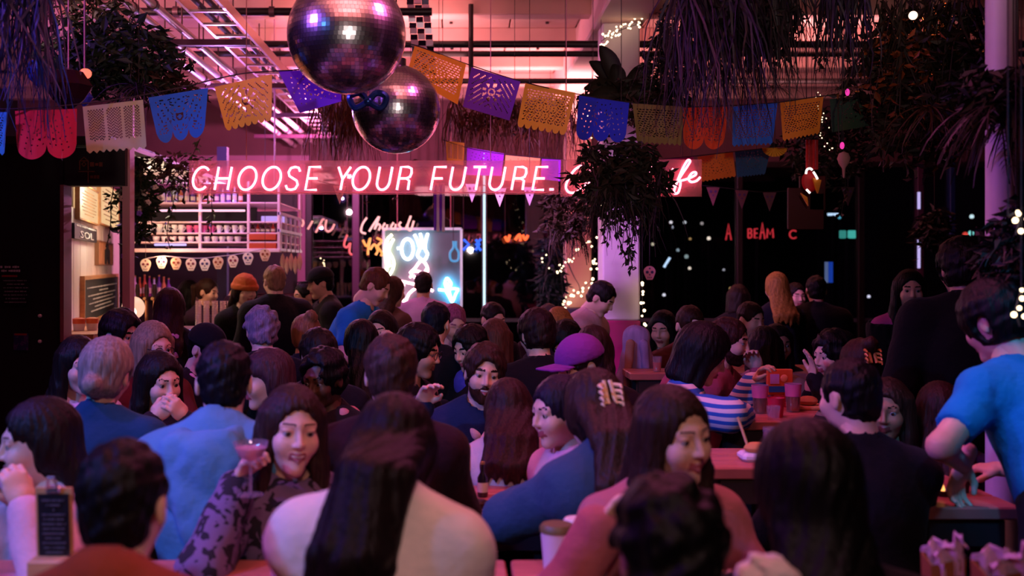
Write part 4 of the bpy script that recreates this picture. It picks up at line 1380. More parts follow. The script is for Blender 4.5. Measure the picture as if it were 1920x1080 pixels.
q = P(1553, 528, 16); m = MB(); m.box((q.x, 16.03, q.z / 2), (.05, .04, q.z)); m.build('post', mat('post_black'), e)
for (x0, x1, col, st) in ((1547, 1552, (.35, .5, .9), .35), (1554, 1561, (.02, .10, .7), .6)):
    a, b = P(x0, 491, 16), P(x1, 530, 16)
    m = MB(); m.box(((a.x + b.x) / 2, 16, (a.z + b.z) / 2), (b.x - a.x, .04, a.z - b.z)); m.build('lit_panel', emis('screen_%d' % x0, col, st), e)

# ------------------------------------------------------------------ mirror balls
def mirror_ball(px, py, rpx, D, label, n=64):
    c = P(px, py, D); r = rpx / 2000 * D
    e = empty('mirror_ball', tuple(c - Vector((0, 0, r))), label, 'mirror ball')
    m = MB(); m.sphere(c, r * .985, 40); m.build('core', mat('ball_core', '#8a8490', .3, .9), e, True)
    v, f = [], []
    rr = random.Random(int(px)); rows = n // 2
    for i in range(rows):
        t0, t1 = math.pi * (i + .025) / rows, math.pi * (i + .975) / rows
        k = max(6, int(n * math.sin((t0 + t1) / 2)))
        for j in range(k):
            p0, p1 = 2 * math.pi * (j + .025) / k, 2 * math.pi * (j + .975) / k
            q = [Vector((math.sin(t) * math.cos(p), math.sin(t) * math.sin(p), math.cos(t))) * r for t, p in ((t0, p0), (t0, p1), (t1, p1), (t1, p0))]
            nrm = sum(q, Vector()).normalized()
            ax = Vector((rr.gauss(0, 1), rr.gauss(0, 1), rr.gauss(0, 1))).cross(nrm) * .006
            cc = sum(q, Vector()) / 4
            b = len(v)
            for w in q:
                v.append(c + w + nrm * ax.dot(w - cc) / max(r * .05, 1e-4) * .02)
            f.append([b + 3, b + 2, b + 1, b])
    me = bpy.data.meshes.new('mirror_tiles'); me.from_pydata([tuple(p) for p in v], [], f)
    tag(obj('mirror_tiles', me, mat('mirror_tile', '#e6e2ea', .22, 1.0), e), kind='stuff')
    m = MB(); m.lathe([(.05, r * .985), (.05, r + .03), (.02, r + .04), (.012, r + .06)], tuple(c), 16); m.build('cap_ring', mat('ball_cap', '#7a7480', .3, .9), e, True)
    m = MB(); m.tube([c + Vector((0, 0, r + .05)), (c.x, c.y, CEILZ - .05)], .004, 6); m.build('chain', mat('ball_chain', '#4a4248', .4, .8), e)


mirror_ball(650, 65, 111, 4.7, 'larger mirror ball hanging at the top of the picture', 88)
mirror_ball(743, 205, 83, 5.4, 'smaller mirror ball hanging lower and behind the larger one', 80)
# small motor box with dark twigs between the balls
q = P(690, 190, 5.0)
e = empty('bow_ornament', tuple(q), 'small dark blue foil bow between the two mirror balls', 'ornament')
for s_ in (-1, 1):
    m = MB(); m.tube(crom([q, q + Vector((s_ * .04, 0, .04)), q + Vector((s_ * .085, 0, .02)), q + Vector((s_ * .06, 0, -.03)), q], 5), .016, 8); m.build('loop', mat('foil_blue', '#2a4a8a', .25, .8), e, True)
m = MB(); m.sphere(q, .025, 8); m.build('knot', mat('foil_blue'), e, True)
m = MB(); m.tube([q, (q.x, q.y, CEILZ)], .003, 5); m.build('cord', mat('wire_pale'), e)
# faceted foil ornaments at the upper left
def prism_lamp(px, py, D, w, h, label, col, rough=.25):
    c = P(px, py, D); s_ = D / 2000
    e = empty('foil_lantern', tuple(c - Vector((0, 0, h * s_ / 2))), label, 'lantern')
    n = 8
    prof = [(1e-3, h * .5), (w * .30, h * .42), (w * .5, h * .1), (w * .32, -h * .2), (1e-3, -h * .5)]
    for j in range(n):
        a0, a1 = 2 * math.pi * j / n, 2 * math.pi * (j + 1) / n
        m = MB()
        for k in range(4):
            (r0, z0), (r1, z1) = prof[k], prof[k + 1]
            vs = [c + Vector((r0 * math.cos(a0), r0 * math.sin(a0), z0)) * s_, c + Vector((r0 * math.cos(a1), r0 * math.sin(a1), z0)) * s_, c + Vector((r1 * math.cos(a1), r1 * math.sin(a1), z1)) * s_, c + Vector((r1 * math.cos(a0), r1 * math.sin(a0), z1)) * s_]
            m.add(vs, [[3, 2, 1, 0]])
        m.build('foil_gore', mat('gore_' + col, col, rough, .7), e)
    m = MB(); m.tube([c + Vector((0, 0, h * s_ / 2)), (c.x, c.y, CEILZ - .1)], .003, 5); m.build('cord', mat('wire_pale'), e)


prism_lamp(72, 138, 4.6, 52, 54, 'bright blue faceted foil lantern at the upper left', '#3f7cf0')
prism_lamp(128, 170, 4.8, 92, 84, 'dark red faceted foil lantern beside the blue one', '#3a1626')
prism_lamp(158, 186, 5.0, 34, 30, 'small violet blue foil lantern above the beige flag', '#4c56e0')
q = P(160, 138, 4.9)
m = MB(); m.sphere(q, .03, 12, sc=(1, .8, .8))
e = empty('glow_bulb', tuple(q), 'small glowing red bulb in the upper left foliage', 'bulb'); m.build('bulb', emis('bulb_red', (1, .16, .10), 1.6), e, True); hang(e, q)
q = P(1712, 29, 5.3)
m = MB(); m.sphere(q, .022, 12)
e = empty('glow_bulb', tuple(q), 'small glowing peach bulb among the upper right foliage', 'bulb'); m.build('bulb', emis('bulb_peach', (1, .62, .45), 2.2), e, True); hang(e, q)
for (px, py, lb) in ((1589, 173, 'upper'), (1579, 273, 'lower')):
    m = MB(); m.sphere(P(px, py, 5.6), .012, 10, sc=(1, 1, 1.6)); e = empty('glow_bulb', tuple(P(px, py, 5.6)), lb + ' tiny magenta bulb in the right foliage', 'bulb'); m.build('bulb', emis('bulb_magenta', (1, .05, .45), .9), e, True); hang(e, P(px, py, 5.6))

# ------------------------------------------------------------------ paper bunting
def flag_mesh(c, D, seed, style, edge, nx=42, ny=33, curl=.02):
    """c: pixel corners tl,tr,br,bl; cut paper sheet with holes"""
    rr = random.Random(seed)
    v, f = [], []
    idx = {}
    def bottom(u):
        if edge == 'big2': return .72 + .28 * abs(math.sin(u * 2 * math.pi)) ** .45
        if edge == 'big3': return .78 + .22 * abs(math.sin(u * 3 * math.pi)) ** .5
        if edge == 'zig': return .93 + .07 * (1 - abs((u * 9) % 1 * 2 - 1))
        if edge == 'scal': return .90 + .10 * abs(math.sin(u * 7 * math.pi)) ** .5
        return 1.0
    dz = lambda a: a if isinstance(D, (int, float)) else a
    Dl, Dr = (D, D) if isinstance(D, (int, float)) else D
    for j in range(ny + 1):
        for i in range(nx + 1):
            u, t = i / nx, j / ny * bottom(i / nx)
            x = (c[0][0] * (1 - u) + c[1][0] * u) * (1 - t) + (c[3][0] * (1 - u) + c[2][0] * u) * t
            y = (c[0][1] * (1 - u) + c[1][1] * u) * (1 - t) + (c[3][1] * (1 - u) + c[2][1] * u) * t
            d = Dl + (Dr - Dl) * u + curl * math.sin(u * 3 + seed) * t
            v.append(tuple(P(x, y, d)))
    def hole(i, j):
        u, t = (i + .5) / nx, (j + .5) / ny
        if u < .06 or u > .94 or t < .09 or t > .86: return False
        s_ = abs(u - .5) * 2
        if style == 'grid': return (i + j) % 2 == 0 and not (.25 < s_ < .33) and (t < .75)
        if style == 'rows': return j % 2 == 0 and (i + j // 2) % 3 != 0 and not ((u - .5) ** 2 + (t - .48) ** 2 < .05 and (i * j) % 3)
        if style == 'flower':
            r = math.hypot((u - .5) * 1.2, t - .45); a = math.atan2(t - .45, u - .5)
            if r < .26: return .05 < r < .10 or (math.sin(a * 8) > .25 and .13 < r < .24)
            return (int(s_ * nx / 2) * 7 + j * 3) % 5 == 0
        if style == 'figure':
            r = math.hypot((u - .5), t - .5)
            if r < .08: return r > .04
            return (int(s_ * nx / 2) * 5 + j * 7 + int(5 * math.sin(s_ * 9 + j * .6))) % 6 == 0
        r = math.hypot((u - .5) * 1.1, t - .5)
        return (abs(r - .18) < .012 and math.sin(9 * math.atan2(t - .5, u - .5)) > 0) or (int(s_ * nx / 2) * 5 + j * 3) % 17 == 0
    for j in range(ny):
        for i in range(nx):
            if not hole(i, j):
                b = j * (nx + 1) + i
                f.append([b, b + nx + 1, b + nx + 2, b + 1])
    me = bpy.data.meshes.new('flag'); me.from_pydata(v, [], f)
    return me


def paper(col):
    m_ = mat('paper_' + col, col, .75)
    return m_


def bunting(label, cords, flags, name='paper_bunting'):
    e = empty(name, tuple(P(*cords[0][0])), label, 'bunting')
    for cc in cords:
        m = MB(); m.tube(crom([P(*p) for p in cc], 6), .003, 5); m.build('cord', mat('bunting_cord', '#2a2026', .8), e)
        hang(e, P(*cc[0])); hang(e, P(*cc[-1]))
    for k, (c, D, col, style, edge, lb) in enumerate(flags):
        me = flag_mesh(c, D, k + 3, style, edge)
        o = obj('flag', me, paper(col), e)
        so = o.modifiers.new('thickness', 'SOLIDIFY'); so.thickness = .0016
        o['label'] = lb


bunting('left string of cut paper flags rising towards the mirror balls', [[(-60, 205, 4.4), (60, 203, 4.45), (215, 187, 4.6), (335, 165, 4.75), (455, 138, 4.9), (580, 128, 5.05), (690, 100, 5.2)]], [
    (((-75, 214), (13, 210), (8, 292), (-70, 290)), 4.4, '#1fa0c8', 'rows', 'zig', 'cyan paper flag cut off by the frame'),
    (((28, 208), (144, 204), (143, 296), (33, 300)), 4.45, '#cc0810', 'sparse', 'big2', 'red paper flag with two round lobes'),
    (((155, 200), (268, 187), (275, 280), (163, 289)), 4.6, '#b9ad8a', 'grid', 'zig', 'beige paper flag with diamond holes'),
    (((278, 183), (390, 165), (382, 256), (298, 270)), 4.75, '#1f5fd8', 'figure', 'big3', 'blue paper flag with three lobes'),
    (((402, 163), (510, 139), (509, 226), (424, 246)), 4.9, '#e8a040', 'flower', 'scal', 'gold paper flag left of the mirror balls'),
    (((522, 134), (640, 128), (640, 190), (562, 212)), 5.05, '#6a18c0', 'sparse', 'flat', 'purple paper flag behind the larger mirror ball')])
bunting('right string of cut paper flags falling from the mirror balls', [[(700, 70, 5.5), (775, 84, 5.6), (875, 120, 5.7), (975, 152, 5.8), (1080, 176, 5.9), (1180, 192, 6.0), (1280, 200, 6.05), (1370, 198, 6.1), (1460, 192, 6.1), (1545, 180, 6.1), (1640, 178, 6.1), (1710, 168, 6.1)]], [
    (((778, 84), (874, 120), (858, 196), (762, 142)), 5.65, '#f09020', 'rows', 'flat', 'bright orange paper flag right of the mirror balls'),
    (((884, 126), (976, 153), (955, 226), (868, 200)), 5.75, '#6f1cc4', 'flower', 'flat', 'purple paper flag between two orange ones'),
    (((985, 155), (1079, 174), (1060, 254), (969, 238)), 5.85, '#eea63c', 'rows', 'scal', 'gold paper flag with scalloped edge beside the purple one'),
    (((1086, 179), (1180, 193), (1172, 268), (1079, 262)), 5.95, '#1226d8', 'sparse', 'big3', 'deep blue paper flag'),
    (((1186, 194), (1281, 200), (1279, 274), (1195, 270)), 6.0, '#7c6a38', 'rows', 'zig', 'olive paper flag under the leafy plant'),
    (((1280, 202), (1366, 200), (1356, 280), (1282, 280)), 6.05, '#f04a22', 'figure', 'big2', 'orange red paper flag with two lobes'),
    (((1374, 200), (1458, 192), (1448, 272), (1373, 276)), 6.1, '#2f6ee8', 'rows', 'zig', 'light blue paper flag'),
    (((1463, 192), (1544, 181), (1536, 252), (1468, 266)), 6.1, '#f58a1c', 'rows', 'zig', 'vivid orange paper flag at the right'),
    (((1556, 186), (1636, 176), (1632, 236), (1560, 248)), 6.1, '#26402c', 'sparse', 'flat', 'dark green paper flag'),
    (((1642, 178), (1704, 170), (1700, 212), (1646, 228)), 6.1, '#e0188c', 'figure', 'zig', 'magenta paper flag half hidden by leaves')])
bunting('rear string of small paper flags behind the neon letters', [[(830, 262, 8.0), (880, 278, 8.0), (950, 290, 8.0), (1020, 296, 8.0), (1060, 300, 8.0)]], [
    (((836, 264), (871, 268), (869, 310), (838, 306)), 8.0, '#f0a030', 'grid', 'flat', 'small orange flag under the smaller mirror ball'),
    (((876, 276), (945, 288), (940, 330), (874, 328)), 8.0, '#a018c8', 'sparse', 'flat', 'violet flag behind the neon letters'),
    (((948, 291), (1013, 297), (1008, 344), (944, 338)), 8.0, '#f0a85a', 'sparse', 'flat', 'peach flag behind the last neon letters'),
    (((1016, 298), (1052, 300), (1050, 340), (1014, 336)), 8.0, '#9a20c0', 'sparse', 'flat', 'second violet flag behind the neon full stop')])
bunting('rear string of paper flags right of the script neon', [[(1225, 300, 7.4), (1308, 292, 7.4), (1380, 284, 7.4), (1450, 276, 7.4), (1480, 268, 7.4)]], [
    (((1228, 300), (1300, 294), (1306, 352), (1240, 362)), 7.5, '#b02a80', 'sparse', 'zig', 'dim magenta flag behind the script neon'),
    (((1308, 294), (1374, 285), (1380, 332), (1316, 342)), 7.4, '#e87a28', 'sparse', 'zig', 'orange flag right of the script neon'),
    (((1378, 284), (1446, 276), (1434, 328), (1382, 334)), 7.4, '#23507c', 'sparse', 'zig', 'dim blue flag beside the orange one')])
# paper fan rosette
c = P(1452, 277, 7.0); e = empty('paper_fan', tuple(c), 'yellow half round paper fan hanging at the right', 'paper fan')
for j in range(12):
    a0, a1 = math.pi * (1 + j / 12), math.pi * (1 + (j + 1) / 12); am = (a0 + a1) / 2; r = .082
    pts = [c, c + Vector((math.cos(a0), 0, math.sin(a0) * .72)) * r, c + Vector((math.cos(am) * r * 1.02, -.012, math.sin(am) * r * .74)), c + Vector((math.cos(a1), 0, math.sin(a1) * .72)) * r]
    m = MB(); m.add(pts, [[0, 1, 2], [0, 2, 3]]); m.build('pleat', paper('#d8a030'), e)
m = MB(); m.tube([c, (c.x, c.y, 3.72)], .002, 5); m.build('cord', mat('bunting_cord'), e)

# triangular skull pennants under the neon
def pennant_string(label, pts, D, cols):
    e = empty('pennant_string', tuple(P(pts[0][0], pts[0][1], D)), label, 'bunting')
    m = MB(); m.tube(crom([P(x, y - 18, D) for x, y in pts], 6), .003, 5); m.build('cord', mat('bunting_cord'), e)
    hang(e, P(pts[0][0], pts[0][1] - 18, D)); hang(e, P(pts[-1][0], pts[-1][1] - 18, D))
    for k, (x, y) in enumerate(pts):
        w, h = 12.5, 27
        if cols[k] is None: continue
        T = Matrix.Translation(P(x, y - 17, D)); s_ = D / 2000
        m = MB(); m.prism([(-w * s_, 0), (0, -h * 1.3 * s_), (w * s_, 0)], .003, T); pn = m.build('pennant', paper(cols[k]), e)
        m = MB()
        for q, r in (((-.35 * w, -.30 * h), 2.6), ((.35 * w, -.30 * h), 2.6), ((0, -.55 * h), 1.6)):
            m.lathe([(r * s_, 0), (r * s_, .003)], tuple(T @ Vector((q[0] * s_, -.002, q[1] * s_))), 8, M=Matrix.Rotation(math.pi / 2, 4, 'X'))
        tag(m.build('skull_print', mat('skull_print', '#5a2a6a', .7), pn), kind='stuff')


pennant_string('string of pale skull pennants under the pink neon sign', [(580, 352), (637, 365), (720, 362), (823, 360), (885, 362), (937, 370), (993, 368)], 7.6, [None, '#e6c8b8', None, None, '#e2d0c8', '#e8d2b8', '#d8b8c0'])
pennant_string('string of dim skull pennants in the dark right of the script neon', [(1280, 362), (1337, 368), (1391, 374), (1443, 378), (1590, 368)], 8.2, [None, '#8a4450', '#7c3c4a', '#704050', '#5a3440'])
# banner strips
q = P(823, 385, 8.5); e = empty('paper_streamer', tuple(q), 'violet and white striped paper streamer hanging under the neon', 'streamer')
hang(e, q + Vector((0, 0, .15)))
for j in range(4):
    m = MB(); m.box((q.x - .03 + .022 * j, q.y, q.z - .02), (.021, .003, .36 + .02 * (j % 2))); m.build('strip', paper(('#6a2ad0', '#d8d0e8')[j % 2]), e)

# red lantern decoration at the right
D = 7.2
def pxbox(name, x0, y0, x1, y1, D, d, mt, par, **k):
    a, b = P(x0, y0, D), P(x1, y1, D)
    m = MB(); m.box(((a.x + b.x) / 2, D + d / 2, (a.z + b.z) / 2), (abs(b.x - a.x), d, abs(a.z - b.z)), **k); return m.build(name, mt, par)
e = empty('parrot_decoration', tuple(P(1525, 400, D)), 'red paper parrot decoration hanging on a red ribbon at the right', 'decoration')
hang(e, P(1522, 264, D))
rm = mat('paper_red_deco', '#c4101c', .6)
for j in range(4): pxbox('ribbon', 1511 + 6 * j, 262, 1516 + 6 * j, 318, D + .004 * (j % 2), .004, mat('ribbon_%d' % (j % 2), ('#c8101c', '#a8141a')[j % 2], .5), e)
m = MB(); c = P(1519, 340, D); s_ = D / 2000
m.sphere(c, 17 * s_, 16, sc=(.95, .35, 1.2)); m.build('body', rm, e, True)
m = MB(); m.prism([(-6 * s_, 14 * s_), (10 * s_, 10 * s_), (4 * s_, -14 * s_), (0, -4 * s_)], .03, Matrix.Translation(P(1529, 348, D - .03))); m.build('wing', mat('deco_orange', '#e88a1c', .6), e)
m = MB(); m.prism([(-8 * s_, 10 * s_), (4 * s_, 2 * s_), (6 * s_, -14 * s_)], .02, Matrix.Translation(P(1509, 372, D - .02))); m.build('tail', mat('deco_orange'), e)
wt = emis('deco_white_tube', (1, .85, .8), 1.8)
for pts in ([(1511, 326), (1513, 318), (1519, 316), (1523, 319)], [(1525, 322), (1530, 330), (1533, 336)], [(1512, 355), (1516, 359), (1519, 362)]):
    m = MB(); m.tube(crom([P(x, y, D - .06) for x, y in pts], 4), .0075, 7); m.build('glow_trim', wt, e, True)
e = empty('red_stall_front', tuple(P(1510, 430, 7.6)), 'dim red panelled box standing under the red decoration', 'stall')
for (x0, y0, x1, y1, col) in ((1478, 352, 1545, 430, '#4a0d16'), (1500, 330, 1548, 395, '#5c0f18'), (1484, 388, 1490, 404, '#a04a20'), (1482, 408, 1512, 424, '#1a0508'), (1526, 400, 1538, 414, '#2a4a9a'), (1518, 362, 1546, 394, '#43061a')):
    pxbox('panel', x0, y0, x1, y1, 7.6 - .02 * ((x0 * 7 + y0) % 5), .03, mat('stall_' + col, col, .6), e, bev=.004)
m = MB(); m.tube([P(1512, 330, 7.6), (P(1512, 330, 7.6).x, 7.6, 3.7)], .004, 5); m.build('cord', mat('bunting_cord'), e)
# pendant paper bulbs
c = P(1582, 300, 6.4); e = empty('paper_ornament', tuple(c), 'pale pink teardrop ornament hanging at the right', 'ornament')
m = MB(); m.lathe([(1e-3, .05), (.028, .04), (.038, .01), (.030, -.02), (.010, -.05), (.006, -.10), (1e-3, -.11)], tuple(c), 14); m.build('drop', paper('#c8868a'), e, True)
m = MB(); m.tube([c, (c.x, c.y, 3.72)], .002, 5); m.build('cord', mat('bunting_cord'), e)

# skull garland under the bar rack and single skull by the column
SKM = None
def skull(px, py, D, w, par, col='#e6d2c0', seed=0, tilt=0):
    s_ = D / 2000 * w / 2
    T = Matrix.Translation(P(px, py, D)) @ Matrix.Rotation(tilt, 4, 'Y')
    pts = [(1.0 * math.sin(a), .25 + .95 * math.cos(a)) for a in np.linspace(-2.0, 2.0, 15)] + [(.62, -.85), (.45, -1.15), (-.45, -1.15), (-.62, -.85)]
    m = MB(); m.prism([(x * s_, z * s_) for x, z in reversed(pts)], .006, T); o = m.build('skull', paper(col), par)
    m = MB()
    for (x, z, r) in ((-.42, .15, .26), (.42, .15, .26), (0, -.28, .13), (0, .8, .16), (-.3, -.75, .10), (0, -.78, .10), (.3, -.75, .10)):
        m.lathe([(r * s_, 0), (r * s_, .004)], tuple(T @ Vector((x * s_, -.003, z * s_))), 9, M=Matrix.Rotation(math.pi / 2, 4, 'X'))
    tag(m.build('skull_face', mat('skull_face_%d' % (seed % 3), ('#7a2038', '#3a2460', '#8a3a20')[seed % 3], .7), o), kind='stuff')
    return o


e = empty('skull_garland', tuple(P(272, 480, 9.2)), 'garland of pale paper skulls hanging under the bar rack', 'garland')
hang(e, P(273, 485, 9.2)); hang(e, P(497, 466, 9.2))
sk = [(273, 497), (303, 492), (330, 494), (358, 496), (384, 496), (409, 493), (437, 490), (465, 485), (497, 478)]
m = MB(); m.tube(crom([P(x, y - 12, 9.2) for x, y in sk], 5), .004, 5); m.build('cord', mat('cord_pale', '#b0a0b0', .8), e)
for k, (x, y) in enumerate(sk): skull(x, y, 9.2, 20, e, ('#e6cdbb', '#e8d8cc', '#dcb898')[k % 3], k)
e = empty('skull_cutout', tuple(P(1218, 514, 8.3)), 'single pink paper skull hanging right of the white column', 'decoration')
skull(1218, 512, 8.3, 22, e, '#d890a0', 1)
m = MB(); m.tube([P(1218, 500, 8.3), (P(1218, 500, 8.3).x, 8.3, 3.72)], .002, 5); m.build('cord', mat('bunting_cord'), e)
# ------------------------------------------------------------------ plants
def leafmat(col):
    return mat('leaf_' + col, col, .55, var=.45, vscale=7, spec=.3)


def strip_mesh(strands, w, taper=True):
    """strands: list of point lists -> ribbon faces"""
    v, f = [], []
    for pts, ww in strands:
        k = len(pts); b = len(v)
        d0 = Vector((R0.uniform(-1, 1), R0.uniform(-1, 1), .1)).normalized()
        for i, p in enumerate(pts):
            t = i / (k - 1)
            q = d0 * ww * (1 - t * .85) * (.5 if i else .3)
            v += [tuple(p - q), tuple(p + q)]
        for i in range(k - 1):
            f.append([b + 2 * i, b + 2 * i + 1, b + 2 * i + 3, b + 2 * i + 2])
    me = bpy.data.meshes.new('strands'); me.from_pydata(v, [], f)
    return me


def droop(o, d, L, n=6, g=1.0, jit=.02):
    """drooping strand from o, start direction d"""
    pts = [Vector(o)]; v = Vector(d).normalized()
    for i in range(n):
        v = (v + Vector((R0.gauss(0, jit * 6), R0.gauss(0, jit * 6), -g * .42))).normalized()
        pts.append(pts[-1] + v * L / n)
    return pts


def leaves_mesh(pos, size, droopy=.4, asp=.42):
    v, f = [], []
    for p, s_ in pos:
        d = Vector((R0.gauss(0, 1), R0.gauss(0, 1), R0.gauss(-droopy, .6))).normalized()
        u = d.orthogonal().normalized()
        u = (Matrix.Rotation(R0.uniform(0, 6.28), 3, d) @ u)
        n = d.cross(u)
        L = s_ * R0.uniform(.7, 1.3); w = L * asp
        b = len(v)
        v += [tuple(p), tuple(p + d * L * .45 + u * w * .5 + n * L * .06), tuple(p + d * L - n * L * .1), tuple(p + d * L * .45 - u * w * .5 + n * L * .06)]
        f += [[b, b + 1, b + 2], [b, b + 2, b + 3]]
    me = bpy.data.meshes.new('leaves'); me.from_pydata(v, [], f)
    return me


def plant(label, comps, name='hanging_plant', anchor=None, cat='plant'):
    """comps: (kind, colour, ...) with pixel regions at their depths"""
    c0 = anchor or comps[0][2]
    if comps[0][0] == 'hang': c0 = ((c0[0] + c0[2]) / 2, c0[1], c0[3])
    if comps[0][0] == 'vine': c0 = (c0[0][0], c0[0][1], c0[0][3])
    if comps[0][0] == 'big': c0 = (c0[0][0], c0[0][1], c0[0][4])
    e = empty(name, tuple(P(*c0)), label, cat)
    if P(*c0).z < 3.6: hang(e, P(*c0), name='hanger')
    for cp in comps:
        kind, col = cp[0], cp[1]
        if kind == 'cloud':         # (cx,cy,D), (rx,ry) px, depth, n, leaf size
            _, _, c, r, dep, n, ls = cp[:7]
            C_ = P(*c); s_ = c[2] / 2000; pos = []
            for i in range(n):
                while True:
                    q = Vector((R0.uniform(-1, 1), R0.uniform(-1, 1), R0.uniform(-1, 1)))
                    if .25 < q.length < 1: break
                k = 1 + .25 * math.sin(q.x * 7 + c[0]) * math.cos(q.z * 6)
                pos.append((C_ + Vector((q.x * r[0] * s_, q.y * dep, q.z * r[1] * s_)) * k, ls))
            tag(obj('leaves', leaves_mesh(pos, ls), leafmat(col), e), kind='stuff')
            m = MB()
            for i in range(9):
                q = pos[R0.randrange(n)][0]; m.tube(crom([C_ + Vector((0, 0, r[1] * s_ * .5)), C_.lerp(q, .5) + Vector((0, 0, .02)), q], 3), .004, 5)
            tag(m.build('stems', mat('stem_brown', '#2a1c14', .8), e), kind='stuff')
        elif kind == 'hang':        # region (x0,y0,x1,D) top line, length range px, n, width m : long drooping strands
            _, _, (x0, y0, x1, D), (l0, l1), n, w = cp[:6]
            st = []; s_ = D / 2000
            for i in range(n):
                o = P(R0.uniform(x0, x1), y0 + R0.uniform(-25, 25), D + R0.uniform(-.18, .18))
                st.append((droop(o, (R0.gauss(0, .35), R0.gauss(0, .35), -.6), R0.uniform(l0, l1) * s_, 7, .9, .03), w * R0.uniform(.6, 1.3)))
            tag(obj('strands', strip_mesh(st, w), leafmat(col), e), kind='stuff')
        elif kind == 'tuft':        # spray of arching blades from a point
            _, _, c, Lpx, n, w, up = cp[:7]
            st = []; s_ = c[2] / 2000
            for i in range(n):
                a = R0.uniform(0, 6.28); d = Vector((math.cos(a), math.sin(a) * .8, R0.uniform(up - .5, up + .5)))
                st.append((droop(P(*c) + Vector((R0.gauss(0, .02), R0.gauss(0, .02), 0)), d, Lpx * s_ * R0.uniform(.6, 1.1), 7, .55, .01), w))
            tag(obj('blades', strip_mesh(st, w), leafmat(col), e), kind='stuff')
        elif kind == 'vine':        # list of (x,y,Lpx,D): trailing stems with leaves along them
            _, _, vs, ls, dens = cp[:5]
            m = MB(); pos = []
            for (x, y, Lp, D) in vs:
                pts = droop(P(x, y, D), (R0.gauss(0, .3), R0.gauss(0, .2), -.5), Lp * D / 2000, 8, .8, .03)
                m.tube(pts, .0035, 5)
                for i in range(int(dens * Lp / 10)):
                    t = R0.random() * 7.99; k = int(t); q = pts[k].lerp(pts[k + 1], t - k)
                    pos.append((q + Vector((R0.gauss(0, .012), R0.gauss(0, .012), 0)), ls))
            tag(m.build('vines', mat('stem_brown', '#2a1c14', .8), e), kind='stuff')
            tag(obj('leaves', leaves_mesh(pos, ls, .8, .5), leafmat(col), e), kind='stuff')
        elif kind == 'fern':        # fronds with side leaflets
            _, _, c, Lpx, n, up = cp[:6]
            st = []; s_ = c[2] / 2000; m = MB()
            for i in range(n):
                a = R0.uniform(0, 6.28); d = Vector((math.cos(a), math.sin(a) * .7, R0.uniform(up - .4, up + .4)))
                pts = droop(P(*c), d, Lpx * s_ * R0.uniform(.6, 1.1), 9, .6, .01); m.tube(pts, .003, 4)
                for j in range(1, 9):
                    t = (pts[j] - pts[j - 1]).normalized(); sd = t.cross(Vector((0, 0, 1))).normalized()
                    for sg in (-1, 1):
                        for h_ in (0, .5):
                            q = pts[j - 1].lerp(pts[j], h_); L = Lpx * s_ * .22 * (1 - j / 11)
                            st.append(([q, q + (sd * sg + t * .5) * L * .5, q + (sd * sg + t * .6 - Vector((0, 0, .35))) * L], .008))
            tag(m.build('midribs', mat('stem_brown'), e), kind='stuff')
            tag(obj('leaflets', strip_mesh(st, .01), leafmat(col), e), kind='stuff')
        elif kind == 'big':         # a few large leaves, each one an object
            _, _, lv = cp[:3]
            for (x0, y0, x1, y1, D, w) in lv:
                a, b = P(x0, y0, D), P(x1, y1, D - .05); L = (b - a).length; d = (b - a).normalized()
                sd = d.cross(Vector((0, 1, .25))).normalized(); v, f = [], []
                n = 8
                for i in range(n + 1):
                    t = i / n; ww = w * math.sin(math.pi * min(1, t * .93 + .05)) ** .8
                    cpt = a.lerp(b, t) + Vector((0, 0, .10 * L * math.sin(math.pi * t)))
                    v += [tuple(cpt - sd * ww + Vector((0, -.02, 0)) * ww / w), tuple(cpt + Vector((0, .012, 0))), tuple(cpt + sd * ww + Vector((0, -.02, 0)) * ww / w)]
                for i in range(n):
                    f += [[3 * i, 3 * i + 1, 3 * i + 4, 3 * i + 3], [3 * i + 1, 3 * i + 2, 3 * i + 5, 3 * i + 4]]
                me = bpy.data.meshes.new('leaf'); me.from_pydata(v, [], f)
                me.polygons.foreach_set('use_smooth', [True] * len(f))
                obj('leaf', me, leafmat(col), e)
        elif kind == 'flower':      # (points) small pale blossoms
            _, _, pts, r = cp[:4]
            for (x, y, D) in pts:
                m = MB(); c = P(x, y, D)
                for j in range(5):
                    a = j * 1.2566; m.sphere(c + Vector((math.cos(a) * r * .6, -.01, math.sin(a) * r * .6)), r * .5, 6, sc=(1, .4, 1))
                m.build('blossom', mat('petal_' + col, col, .6), e, True)
    return e


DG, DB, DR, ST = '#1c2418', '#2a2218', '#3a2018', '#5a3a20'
plant('long dark strands of hanging moss at the far upper left', [('hang', '#22284a', (-30, -40, 95, 4.2), (180, 330), 150, .014), ('hang', '#3a1c4a', (20, -40, 110, 4.3), (120, 260), 40, .010)])
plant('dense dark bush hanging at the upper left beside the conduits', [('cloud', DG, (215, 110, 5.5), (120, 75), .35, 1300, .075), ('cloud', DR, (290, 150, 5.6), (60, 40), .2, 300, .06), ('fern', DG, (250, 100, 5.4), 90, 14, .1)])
plant('sparse leafy branch above the upper left bush', [('cloud', DB, (170, 30, 5.8), (70, 45), .3, 260, .06), ('vine', DB, [(130, -20, 120, 5.7), (180, -20, 100, 5.8), (240, 10, 90, 5.8)], .05, 2.0)])
plant('feathery plant below the upper left bush', [('tuft', '#2a1c30', (260, 160, 5.3), 90, 50, .008, .1), ('cloud', DR, (330, 175, 6.0), (60, 30), .2, 260, .05)])
